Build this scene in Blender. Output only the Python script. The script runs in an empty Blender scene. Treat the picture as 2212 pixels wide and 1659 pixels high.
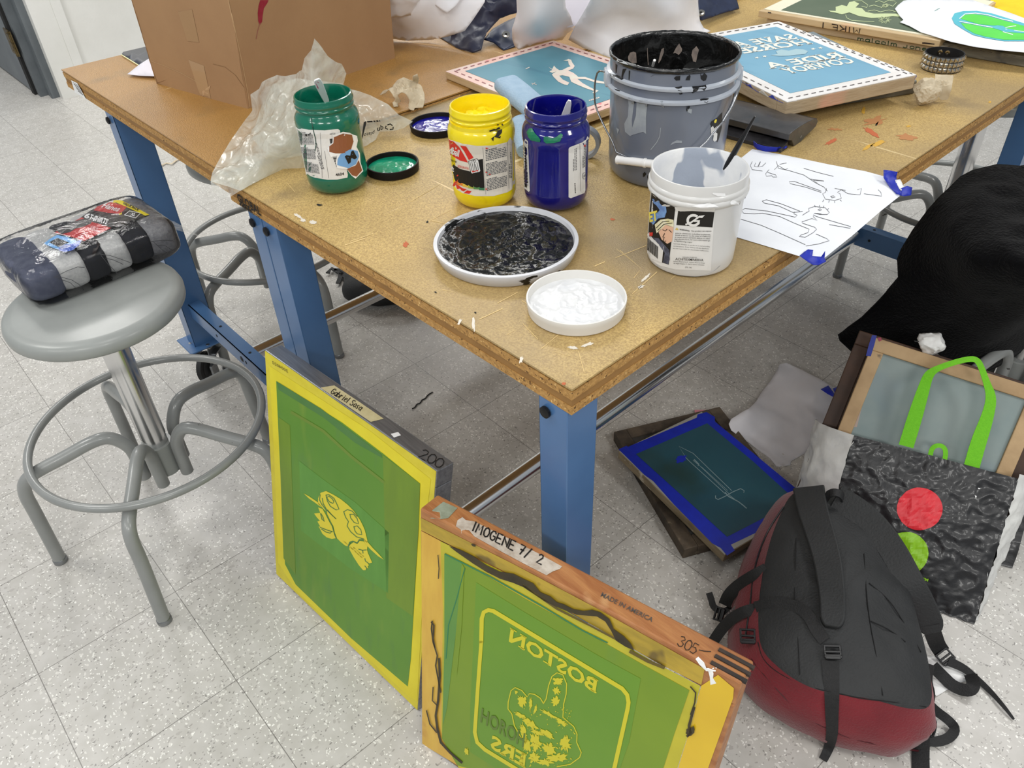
import bpy, bmesh, math, random
import numpy as np
from mathutils import Vector, Matrix, noise
from mathutils.bvhtree import BVHTree
from mathutils.geometry import delaunay_2d_cdt, tessellate_polygon
random.seed(7)
SC = bpy.context.scene
COL = SC.collection
PI = math.pi

# ------------------------------------------------------------------ camera
W, H = 2212, 1659
F, YAW, PIT, ROL = 1720.746, 0.86939, 0.68578, -0.04632
CAM = Vector((1.39251, 0.17695, 1.51211))
fw = Vector((-math.cos(PIT)*math.sin(YAW), math.cos(PIT)*math.cos(YAW), -math.sin(PIT)))
r0 = fw.cross(Vector((0, 0, 1))).normalized(); u0 = r0.cross(fw)
rt = math.cos(ROL)*r0 + math.sin(ROL)*u0
up = -math.sin(ROL)*r0 + math.cos(ROL)*u0
cd = bpy.data.cameras.new('camera'); cam = bpy.data.objects.new('camera', cd); COL.objects.link(cam)
cd.sensor_width = 36; cd.lens = F/W*36; cd.clip_start = .02
M = Matrix((rt, up, -fw)).transposed().to_4x4(); M.translation = CAM
cam.matrix_world = M
SC.camera = cam

# ------------------------------------------------------------------ light and exposure
SC.view_settings.view_transform = 'Standard'; SC.view_settings.look = 'None'
SC.view_settings.gamma = 1; SC.view_settings.use_curve_mapping = False
SC.view_settings.exposure = 0.0
wd = bpy.data.worlds.new('world'); SC.world = wd; wd.use_nodes = True
wd.node_tree.nodes['Background'].inputs[0].default_value = (.86, .93, 1, 1)
wd.node_tree.nodes['Background'].inputs[1].default_value = 0.34
LIGHTS = []
for lx, ly, pw in ((-3.4, .9, 40), (-1.5, -.6, 34), (-1.4, 2.6, 34), (.9, .2, 16), (1.2, 3.4, 36), (-3.6, 3.6, 34), (3.4, 1.6, 44), (2.1, -1.9, 50), (3.6, -.7, 48), (.2, -2.6, 34)):  # ceiling panels; those behind the camera are added as frontal fill
    ld = bpy.data.lights.new('ceiling_and_fill_light', 'AREA'); ld.shape = 'RECTANGLE'; ld.size = 1.2; ld.size_y = .55
    ld.energy = pw; ld.color = (1, .985, .95)
    lo = bpy.data.objects.new('ceiling_and_fill_light', ld); lo.location = (lx, ly, 2.86); COL.objects.link(lo); LIGHTS.append(lo)

# ------------------------------------------------------------------ helpers: rays
def ray(px, py):
    return (fw + rt*((px-W/2)/F) - up*((py-H/2)/F))
def at(px, py, z):
    d = ray(px, py); t = (z-CAM.z)/d.z
    return CAM + d*t
def on_plane(px, py, O, n):
    d = ray(px, py); n = Vector(n); return CAM + d*((Vector(O)-CAM).dot(n)/d.dot(n))
class Surf:
    def __init__(s, verts, faces, O=None, n=None):
        s.plane = None
        if verts is None: s.plane = (Vector(O), Vector(n).normalized())
        else: s.b = BVHTree.FromPolygons([Vector(v) for v in verts], faces)
        s.last = None
    def hit(s, px, py, off=.0004):
        if s.plane:
            O, n = s.plane; return on_plane(px, py, O, n) + n*off
        d = ray(px, py).normalized()
        h, n, i, dist = s.b.ray_cast(CAM, d)
        if h is None:
            h, n, i, dist = s.b.find_nearest(CAM + d*(s.last or 1.5))
            return h + n*off
        s.last = dist
        if n.dot(d) > 0: n = -n
        return h + n*off

# ------------------------------------------------------------------ helpers: materials
def lin(c):
    return tuple(((x/255)/12.92 if x/255 <= .04045 else ((x/255+.055)/1.055)**2.4) for x in c[:3]) + (1,)
MATS = {}
def mat(name, c1, c2=None, scale=20, rough=.5, metal=0, bump=0, bscale=60, coat=0, detail=4, contrast=(.35, .65), stretch=(1, 1, 1),
        trans=0, alpha=1, sheen=0, spec=.5, extra=None, ior=1.45, emit=None, coatr=.1, coords='Object'):
    if name in MATS: return MATS[name]
    m = bpy.data.materials.new(name); m.use_nodes = True; nt = m.node_tree; N = nt.nodes; L = nt.links
    b = N['Principled BSDF']
    b.inputs['Base Color'].default_value = lin(c1); b.inputs['Roughness'].default_value = rough
    b.inputs['Metallic'].default_value = metal; b.inputs['Coat Weight'].default_value = coat; b.inputs['Coat Roughness'].default_value = coatr
    b.inputs['Specular IOR Level'].default_value = spec; b.inputs['IOR'].default_value = ior
    b.inputs['Transmission Weight'].default_value = trans; b.inputs['Alpha'].default_value = alpha
    b.inputs['Sheen Weight'].default_value = sheen
    tc = N.new('ShaderNodeTexCoord'); mp = N.new('ShaderNodeMapping'); mp.inputs['Scale'].default_value = stretch
    L.new(tc.outputs[coords], mp.inputs[0])
    col = None
    if c2 is not None:
        n = N.new('ShaderNodeTexNoise'); n.inputs['Scale'].default_value = scale; n.inputs['Detail'].default_value = detail
        n.inputs['Roughness'].default_value = .6
        L.new(mp.outputs[0], n.inputs['Vector'])
        r = N.new('ShaderNodeValToRGB'); r.color_ramp.elements[0].position = contrast[0]; r.color_ramp.elements[1].position = contrast[1]
        r.color_ramp.elements[0].color = lin(c1); r.color_ramp.elements[1].color = lin(c2)
        L.new(n.outputs[0], r.inputs[0]); col = r.outputs[0]
    if extra:   # list of (color, scale, threshold, softness, stretch)
        for (ec, es, th, so, st) in extra:
            m2 = N.new('ShaderNodeMapping'); m2.inputs['Scale'].default_value = st[:3]
            if len(st) > 3: m2.inputs['Rotation'].default_value = (0, 0, st[3])
            L.new(tc.outputs[coords], m2.inputs[0])
            n = N.new('ShaderNodeTexNoise'); n.inputs['Scale'].default_value = es; n.inputs['Detail'].default_value = 3
            m2.inputs['Location'].default_value = (es*.37, es*.11, 1.3)
            L.new(m2.outputs[0], n.inputs['Vector'])
            r = N.new('ShaderNodeMapRange'); r.inputs['From Min'].default_value = th; r.inputs['From Max'].default_value = th+so
            L.new(n.outputs[0], r.inputs['Value'])
            mx = N.new('ShaderNodeMix'); mx.data_type = 'RGBA'
            L.new(r.outputs[0], mx.inputs['Factor'])
            if col is None: mx.inputs['A'].default_value = lin(c1)
            else: L.new(col, mx.inputs['A'])
            mx.inputs['B'].default_value = lin(ec); col = mx.outputs['Result']
    if col is not None: L.new(col, b.inputs['Base Color'])
    if bump:
        n = N.new('ShaderNodeTexNoise'); n.inputs['Scale'].default_value = bscale; n.inputs['Detail'].default_value = 5
        L.new(mp.outputs[0], n.inputs['Vector'])
        bp = N.new('ShaderNodeBump'); bp.inputs['Strength'].default_value = min(1, bump); bp.inputs['Distance'].default_value = .004*max(1, bump)
        L.new(n.outputs[0], bp.inputs['Height']); L.new(bp.outputs[0], b.inputs['Normal'])
    if emit:
        b.inputs['Emission Color'].default_value = lin(c1); b.inputs['Emission Strength'].default_value = emit
    MATS[name] = m
    return m

# ------------------------------------------------------------------ helpers: objects
def tag(o, label=None, cat=None, group=None, kind=None):
    if label: o['label'] = label
    if cat: o['category'] = cat
    if group: o['group'] = group
    if kind: o['kind'] = kind
    return o
def thing(name, label, cat, loc, group=None):
    o = bpy.data.objects.new(name, None); o.empty_display_size = .05; COL.objects.link(o); o.location = loc
    return tag(o, label, cat, group)
def wloc(o):
    v = Vector(o.location)
    while o.parent: o = o.parent; v = v + Vector(o.location)
    return v
def copy_tree(o, parent=None):
    c = o.copy(); COL.objects.link(c); c.parent = parent
    for ch in list(o.children): copy_tree(ch, c)
    return c
class MB:
    def __init__(s): s.v = []; s.f = []; s.m = []; s.mats = []
    def mi(s, m):
        if m not in s.mats: s.mats.append(m)
        return s.mats.index(m)
    def add(s, verts, faces, m=None):
        o = len(s.v); s.v += [Vector(v) for v in verts]; s.f += [tuple(i+o for i in f) for f in faces]
        s.m += [s.mi(m) if m else 0]*len(faces); return s
    def box(s, c, d, X=Vector((1, 0, 0)), Y=Vector((0, 1, 0)), Z=Vector((0, 0, 1)), m=None):
        c = Vector(c); vs = []
        for sz in (-1, 1):
            for sx, sy in ((-1, -1), (1, -1), (1, 1), (-1, 1)):
                vs.append(c + X*(sx*d[0]/2) + Y*(sy*d[1]/2) + Z*(sz*d[2]/2))
        return s.add(vs, [(3, 2, 1, 0), (4, 5, 6, 7), (0, 1, 5, 4), (1, 2, 6, 5), (2, 3, 7, 6), (3, 0, 4, 7)], m)
    def prism(s, poly, vec, m=None):     # poly: list of 3d points, extruded by vec
        n = len(poly); poly = [Vector(p) for p in poly]; vec = Vector(vec)
        tr = tessellate_polygon([poly])
        vs = poly + [p+vec for p in poly]
        fs = [tuple(t) for t in tr] + [tuple(i+n for i in reversed(t)) for t in tr]
        fs += [(i, (i+1) % n, (i+1) % n+n, i+n) for i in range(n)]
        return s.add(vs, fs, m)
    def tube(s, pts, r, seg=14, m=None, closed=False, smooth=0, caps=True, flat=None):
        pts = [Vector(p) for p in pts]
        rs = list(r) if isinstance(r, (list, tuple)) else [r]*len(pts)
        for _ in range(smooth):     # Chaikin keeps the ends
            q = [] if closed else [pts[0]]; qr = [] if closed else [rs[0]]
            n = len(pts)
            for i in range(n if closed else n-1):
                a, b = pts[i], pts[(i+1) % n]; ra, rb = rs[i], rs[(i+1) % n]
                q += [a*.75+b*.25, a*.25+b*.75]; qr += [ra*.75+rb*.25, ra*.25+rb*.75]
            if not closed: q.append(pts[-1]); qr.append(rs[-1])
            pts, rs = q, qr
        n = len(pts); vs = []; nrm = None
        for i, p in enumerate(pts):
            if closed: t = (pts[(i+1) % n]-pts[i-1])
            else: t = pts[min(i+1, n-1)]-pts[max(i-1, 0)]
            if t.length < 1e-9: t = Vector((0, 0, 1))
            t.normalize()
            if nrm is None:
                nrm = flat if flat is not None else t.orthogonal()
                nrm = Vector(nrm)
            nrm = (nrm - t*nrm.dot(t))
            if nrm.length < 1e-6: nrm = t.orthogonal()
            nrm.normalize(); bn = t.cross(nrm)
            for k in range(seg):
                a = 2*PI*k/seg
                vs.append(p + (nrm*math.cos(a) + bn*math.sin(a))*rs[i])
        fs = []
        for i in range(n if closed else n-1):
            j = (i+1) % n
            for k in range(seg):
                l = (k+1) % seg
                fs.append((i*seg+k, i*seg+l, j*seg+l, j*seg+k))
        if not closed and caps:
            fs.append(tuple(reversed(range(seg)))); fs.append(tuple((n-1)*seg+k for k in range(seg)))
        return s.add(vs, fs, m)
    def lathe(s, prof, c, seg=64, m=None, ax=None, cap0=True, cap1=True, wob=None):    # prof: [(r, z)]
        c = Vector(c); vs = []; fs = []
        if ax is None: X, Y, Z = Vector((1, 0, 0)), Vector((0, 1, 0)), Vector((0, 0, 1))
        else:
            Z = Vector(ax).normalized(); X = Z.orthogonal().normalized(); Y = Z.cross(X)
        for r, z in prof:
            for k in range(seg):
                a = 2*PI*k/seg; rr = r; zz = z
                if wob: rr, zz = wob(r, z, a)
                vs.append(c + X*(rr*math.cos(a)) + Y*(rr*math.sin(a)) + Z*zz)
        n = len(prof)
        for i in range(n-1):
            for k in range(seg):
                l = (k+1) % seg; fs.append((i*seg+k, i*seg+l, (i+1)*seg+l, (i+1)*seg+k))
        if cap0 and prof[0][0] > 1e-5: fs.append(tuple(reversed(range(seg))))
        if cap1 and prof[-1][0] > 1e-5: fs.append(tuple((n-1)*seg+k for k in range(seg)))
        return s.add(vs, fs, m)
    def ribbon(s, pts, nrm, width, m=None, thick=.0012):   # flat strap following 3d points
        pts = [Vector(p) for p in pts]; n = len(pts); vs = []
        for i, p in enumerate(pts):
            t = (pts[min(i+1, n-1)]-pts[max(i-1, 0)]).normalized()
            nn = Vector(nrm[i] if isinstance(nrm, list) else nrm).normalized(); sd = t.cross(nn).normalized(); w = width[i] if isinstance(width, list) else width
            nn = sd.cross(t)
            vs += [p-sd*w/2-nn*thick/2, p+sd*w/2-nn*thick/2, p+sd*w/2+nn*thick/2, p-sd*w/2+nn*thick/2]
        fs = []
        for i in range(n-1):
            a = i*4; b = a+4
            for k in range(4): fs.append((a+k, a+(k+1) % 4, b+(k+1) % 4, b+k))
        fs += [(3, 2, 1, 0), ((n-1)*4, (n-1)*4+1, (n-1)*4+2, (n-1)*4+3)]
        return s.add(vs, fs, m)
    def surf(s): return Surf(s.v, s.f)
    def build(s, name, m=None, parent=None, smooth=True, sharp=40, bevel=0, subsurf=0, solid=0, label=None, fixn=True):
        me = bpy.data.meshes.new(name)
        off = wloc(parent) if parent else Vector((0, 0, 0))
        me.from_pydata([tuple(v-off) for v in s.v], [], s.f)
        mats = s.mats if s.mats else [m]
        for x in mats: me.materials.append(x)
        if s.mats:
            for i, p in enumerate(me.polygons): p.material_index = s.m[i]
        bm = bmesh.new(); bm.from_mesh(me)
        if fixn: bmesh.ops.recalc_face_normals(bm, faces=bm.faces)
        if smooth:
            for f in bm.faces: f.smooth = True
            for e in bm.edges:
                if len(e.link_faces) == 2 and e.calc_face_angle(0) > math.radians(sharp): e.smooth = False
        bm.to_mesh(me); bm.free(); me.update()
        o = bpy.data.objects.new(name, me); COL.objects.link(o)
        if parent: o.parent = parent
        if solid:
            md = o.modifiers.new('solid', 'SOLIDIFY'); md.thickness = solid; md.offset = -1
        if bevel:
            md = o.modifiers.new('bevel', 'BEVEL'); md.width = bevel; md.segments = 2; md.limit_method = 'ANGLE'; md.angle_limit = math.radians(35)
        if subsurf:
            md = o.modifiers.new('sub', 'SUBSURF'); md.levels = subsurf; md.render_levels = subsurf
        if label: o['label'] = label
        return o
def offset_thing(mb):   # lowest centre of a mesh builder
    c = sum(mb.v, Vector())/len(mb.v); return Vector((c.x, c.y, min(v.z for v in mb.v)))
def single(mb, name, m, label, cat, group=None, **kw):
    base = offset_thing(mb)
    o = mb.build(name, m, None, **kw)
    for v in o.data.vertices: v.co = v.co - base
    o.location = base
    return tag(o, label, cat, group)

# ------------------------------------------------------------------ helpers: marks on surfaces (writing, labels, prints)
_TX = {}
def text_mesh(s, bold=0, shear=0):
    k = (s, bold, shear)
    if k in _TX: return _TX[k]
    cu = bpy.data.curves.new('t', 'FONT'); cu.body = s; cu.size = 1; cu.offset = bold; cu.shear = shear; cu.resolution_u = 2
    o = bpy.data.objects.new('t', cu); COL.objects.link(o)
    dg = bpy.context.evaluated_depsgraph_get(); me = bpy.data.meshes.new_from_object(o.evaluated_get(dg))
    vs = [(v.co.x, v.co.y) for v in me.vertices]; fs = [tuple(p.vertices) for p in me.polygons]
    bpy.data.objects.remove(o); bpy.data.curves.remove(cu); bpy.data.meshes.remove(me)
    if vs:
        x0 = min(v[0] for v in vs); x1 = max(v[0] for v in vs)
        y1 = .73 if any(ch.isupper() or ch.isdigit() or ch in 'bdfhklt' for ch in s) else .52
        vs = [((x-x0)/(x1-x0), y/y1) for x, y in vs]
    _TX[k] = (vs, fs); return _TX[k]
HAND = {
 'A': '0,0 2,6 4,0;.8,2.2 3.2,2.2', 'B': '0,0 0,6;0,6 2.6,5.8 3,4.6 2.2,3.3 0,3.1;2.2,3.3 3.6,2.6 3.6,1 2.4,0 0,0',
 'C': '3.7,4.8 2.6,6 1,5.6 .1,4 .1,2 1,.3 2.6,0 3.8,1.2', 'D': '0,0 0,6;0,6 2.4,5.7 3.8,4 3.8,2 2.4,.3 0,0', 'E': '3.4,6 0,6 0,0 3.6,0;0,3.1 2.8,3.1',
 'G': '3.6,4.8 2.6,6 1,5.6 .1,4 .1,2 1,.3 2.6,0 3.8,1 3.8,2.8 2.2,2.8', 'H': '0,0 0,6;4,0 4,6;0,3 4,3', 'I': '.8,0 .8,6', 'i': '.8,0 .8,3.8;.8,5 .8,5.4',
 'J': '3,4 3,1 2,0 .6,.4', 'K': '0,0 0,6;3.8,6 0,2.6;1.2,3.6 3.9,0', 'L': '0,6 0,0 3,0', 'M': '0,0 .4,6 2,2 3.7,6 4.2,0', 'N': '0,0 0,6 3.8,0 3.8,6',
 'O': '2,6 .6,5.2 0,3 .6,.8 2,0 3.4,.8 4,3 3.4,5.2 2,6', 'R': '0,0 0,6;0,6 2.8,5.8 3.4,4.5 2.6,3.2 0,3;1.8,3.1 3.8,0', 'S': '3.6,5 2.6,6 .9,5.8 .2,4.6 1,3.5 3,2.7 3.8,1.5 2.8,.2 1,0 .1,1',
 'T': '0,6 4,6;2,6 2,0', 'V': '0,6 2,0 4,6', 'W': '0,6 1,0 2,4.4 3,0 4.2,6', 'X': '0,0 4,6;0,6 4,0', 'Y': '0,6 2,3 4,6;2,3 2,0', '-': '.4,2.9 2.4,2.9', '/': '0,-.6 3,6.4', "'": '1,6 1,5',
 '0': '2,6 .6,5.2 0,3 .6,.8 2,0 3.4,.8 4,3 3.4,5.2 2,6', '2': '.2,5 1.4,6 3,5.6 3.2,4.2 0,0 3.8,.1', '3': '.2,5.4 2,6 3.3,4.8 1.4,3.2 3.4,2.2 3,.6 1.4,0 0,.8', '5': '3.4,6 .6,6 .4,3.4 2.4,3.8 3.6,2.2 2.4,.2 .2,.4',
 '7': '0,6 3.4,6 1.4,0;.8,3 3,3', '4': '2.8,0 2.8,6 0,2 3.8,2', '6': '3,6 .6,4 .2,1.6 1.6,0 3.4,1 3,2.8 1,2.8', '\\': '0,6 3,0',
 'a': '3,3.4 1.4,4 .2,2.8 .2,1 1.4,0 3,1;3,4 3,.4 3.6,0', 'l': '.6,6 .6,0', 'c': '3,3.2 1.6,4 .2,2.8 .2,1.2 1.4,0 3,.8', 'o': '1.6,4 .2,3 .2,1 1.6,0 3,1 3,3 1.6,4', 'm': '0,0 0,4;0,3.2 1,4 1.8,3.2 1.8,0;1.8,3.2 2.8,4 3.6,3.2 3.6,0',
 'n': '0,0 0,4;0,3 1.4,4 2.8,3.2 2.8,0', 'e': '.2,2.2 3,2.4 2.4,4 .8,3.8 .1,2 .9,.2 2.9,.5', 'b': '0,6 0,0;0,2.8 1.6,3.8 3,2.6 2.6,.6 0,.2', 'r': '0,0 0,4;0,2.8 1,3.8 2.2,3.8', 's': '2.6,3.6 1.2,4 .3,3 2.4,1.4 1.6,0 .1,.6', 'g': '3,3.4 1.4,4 .2,2.8 1.2,1.2 3,2;3,4 3,-1.4 1.2,-2 .1,-1.2', ' ': '',
}
HW = {'I': 1.6, 'i': 1.6, 'l': 1.4, 'M': 4.4, 'm': 3.8, 'W': 4.4, ' ': 1.6, "'": 1.4}
def hand_strokes(s, gap=1.3):
    x = 0; out = []
    for ch in s:
        d = HAND.get(ch, '')
        for st in d.split(';'):
            if st.strip(): out.append([(x+float(p.split(',')[0]), float(p.split(',')[1])) for p in st.split()])
        x += HW.get(ch, 3.8 if ch.isupper() or ch.isdigit() else 3.0) + gap
    w = x-gap
    return [[(a/w, b/6) for a, b in st] for st in out]
# slab letters: polygons strokes with slabs at stroke ends
SLAB = {'A': 'd 0 2', 'B': '', 'O': ''}
class Decal:
    def __init__(s, surf, off=.0004): s.s = surf; s.mb = MB(); s.off = off
    def P(s, x, y): return s.s.hit(x, y, s.off)
    def poly(s, m, pts, step=14):
        pts = [Vector(p[:2]) for p in pts]; n = len(pts)
        # subdivide the border and fill for curved surfaces
        if s.s.plane is None:
            q = []
            for i in range(n):
                a, b = pts[i], pts[(i+1) % n]; k = max(1, int((b-a).length/step))
                q += [a.lerp(b, j/k) for j in range(k)]
            pts = q; n = len(pts)
            xs = [p.x for p in pts]; ys = [p.y for p in pts]; inner = []
            x = min(xs)+step/2
            while x < max(xs):
                y = min(ys)+step/2
                while y < max(ys):
                    if inside(x, y, pts) and min((Vector((x, y))-p).length for p in pts) > step*.4: inner.append(Vector((x, y)))
                    y += step
                x += step
            V, E, Fc, *_ = delaunay_2d_cdt(pts+inner, [], [list(range(n))], 1, 1e-5)
            s.mb.add([s.P(v.x, v.y) for v in V], Fc, m)
        else:
            V = [Vector((p.x, p.y, 0)) for p in pts]
            s.mb.add([s.P(p.x, p.y) for p in pts], [tuple(t) for t in tessellate_polygon([V])], m)
        return s
    def stroke(s, m, pts, w, closed=False, step=None):
        pts = [Vector(p[:2]) for p in pts]
        if closed: pts = pts + [pts[0]]
        if s.s.plane is None or step:
            st = step or 12; q = [pts[0]]
            for a, b in zip(pts[:-1], pts[1:]):
                k = max(1, int((b-a).length/st)); q += [a.lerp(b, (j+1)/k) for j in range(k)]
            pts = q
        n = len(pts); vs = []
        ws = w if isinstance(w, list) else [w]*n
        if len(ws) != n: ws = [ws[0]+(ws[-1]-ws[0])*i/(n-1) for i in range(n)]
        for i, p in enumerate(pts):
            if closed and i in (0, n-1): t = pts[1]-pts[-2]
            else: t = pts[min(i+1, n-1)]-pts[max(i-1, 0)]
            if t.length < 1e-6: t = Vector((1, 0))
            t.normalize(); nn = Vector((-t.y, t.x))*ws[i]/2
            e = Vector((0, 0))
            if not closed and i == 0: e = -t*ws[i]*.3
            if not closed and i == n-1: e = t*ws[i]*.3
            a, b = p+nn+e, p-nn+e
            vs += [s.P(a.x, a.y), s.P(b.x, b.y)]
        s.mb.add(vs, [(2*i, 2*i+1, 2*i+3, 2*i+2) for i in range(n-1)], m)
        return s
    def text(s, m, st, p00, p10, p01, bold=0, shear=0):
        vs, fs = text_mesh(st, bold, shear)
        if not vs: return s
        a, b, c = Vector(p00), Vector(p10)-Vector(p00), Vector(p01)-Vector(p00)
        s.mb.add([s.P(*(a+b*u+c*v)) for u, v in vs], fs, m); return s
    def hand(s, m, st, p00, p10, p01, w, gap=1.3, wob=0):
        a, b, c = Vector(p00), Vector(p10)-Vector(p00), Vector(p01)-Vector(p00)
        for sk in hand_strokes(st, gap): s.stroke(m, [a+b*u+c*v for u, v in sk], w)
        return s
    def lines(s, m, p00, p10, p01, n, fill=.5, seed=1, words=True):   # fine print: rows of unreadably small words
        rd = random.Random(seed); a, b, c = Vector(p00), Vector(p10)-Vector(p00), Vector(p01)-Vector(p00)
        for i in range(n):
            v0 = (i+.2)/n; v1 = v0+fill/n; u = 0; end = 1 if i < n-1 else .55
            while u < end:
                w = rd.uniform(.05, .16); u2 = min(end, u+w)
                if u2-u > .02:
                    q = [a+b*u+c*v0, a+b*u2+c*v0, a+b*u2+c*v1, a+b*u+c*v1]
                    s.mb.add([s.P(*x) for x in q], [(0, 1, 2, 3)], m)
                u = u2+.025
        return s
    def build(s, name, parent, label=None):
        o = s.mb.build(name, None, parent, smooth=False, label=label, fixn=False)
        if name in ('paint_stains', 'ink_drips', 'ink_stains', 'staples', 'bare_patches'): o['kind'] = 'stuff'
        return o
def inside(x, y, poly):
    c = False; n = len(poly); j = n-1
    for i in range(n):
        xi, yi = poly[i][0], poly[i][1]; xj, yj = poly[j][0], poly[j][1]
        if (yi > y) != (yj > y) and x < (xj-xi)*(y-yi)/(yj-yi)+xi: c = not c
        j = i
    return c
def rbf(pts, lam=1e-3):    # thin-plate fit of the third coordinate
    P = np.array([[p[0], p[1]] for p in pts], float)/200; z = np.array([p[2] for p in pts], float)
    def U(r2): return np.where(r2 > 0, r2*np.log(np.maximum(r2, 1e-12)), 0)
    n = len(P); K = U(((P[:, None]-P[None])**2).sum(-1))+np.eye(n)*lam
    A = np.zeros((n+3, n+3)); A[:n, :n] = K; A[:n, n] = 1; A[:n, n+1:] = P; A[n, :n] = 1; A[n+1:, :n] = P.T
    w = np.linalg.lstsq(A, np.r_[z, 0, 0, 0], rcond=None)[0]
    def f(x, y):
        q = np.array([x, y])/200; d = ((P-q)**2).sum(-1)
        return float(U(d)@w[:n]+w[n]+w[n+1:]@q)
    return f
def crease(p, s, seed=0.):     # crumple: sharp ridges
    q = Vector(p)*s+Vector((seed, seed*1.7, seed*.3)); a = 0; amp = 1
    for _ in range(3):
        a += amp*(1-abs(noise.noise(q))*2.4); q = q*2.03+Vector((3.1, 1.7, 9.2)); amp *= .5
    return a/1.75
def sheet(outline, inner=(), step=9, amp=.004, cs=14, seed=0, lam=1e-3, edge=.35, zmin=None, push=(0, 0, 1), fade=22):
    """a cloth or paper surface through points (px, py, height) given as real heights in the room"""
    f = rbf(list(outline)+list(inner), lam)
    pts = [Vector(p[:2]) for p in outline]; q = []
    n = len(pts)
    rd = random.Random(seed)
    for i in range(n):
        a, b = pts[i], pts[(i+1) % n]; k = max(1, int((b-a).length/step)); q += [a.lerp(b, j/k) for j in range(k)]
    n = len(q); xs = [p.x for p in q]; ys = [p.y for p in q]; inn = []
    arr = np.array([[p.x, p.y] for p in q])
    x = min(xs); row = 0
    while x < max(xs):
        y = min(ys) + (step/2 if row % 2 else 0)
        while y < max(ys):
            if inside(x, y, q) and ((arr-[x, y])**2).sum(-1).min() > (step*.45)**2: inn.append(Vector((x, y)))
            y += step
        x += step*.87; row += 1
    V, E, Fc, *_ = delaunay_2d_cdt(q+inn, [], [list(range(n))], 1, 1e-5)
    push = Vector(push); vs = []
    for v in V:
        w = at(v.x, v.y, f(v.x, v.y)); d = crease(w, cs, seed)-.5
        df = math.sqrt(((arr-[v.x, v.y])**2).sum(-1).min())
        w = w + push*d*amp*min(1, .15+df/fade)
        if zmin is not None and w.z < zmin: w.z = zmin
        vs.append(w)
    mb = MB(); mb.add(vs, Fc); return mb
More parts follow.
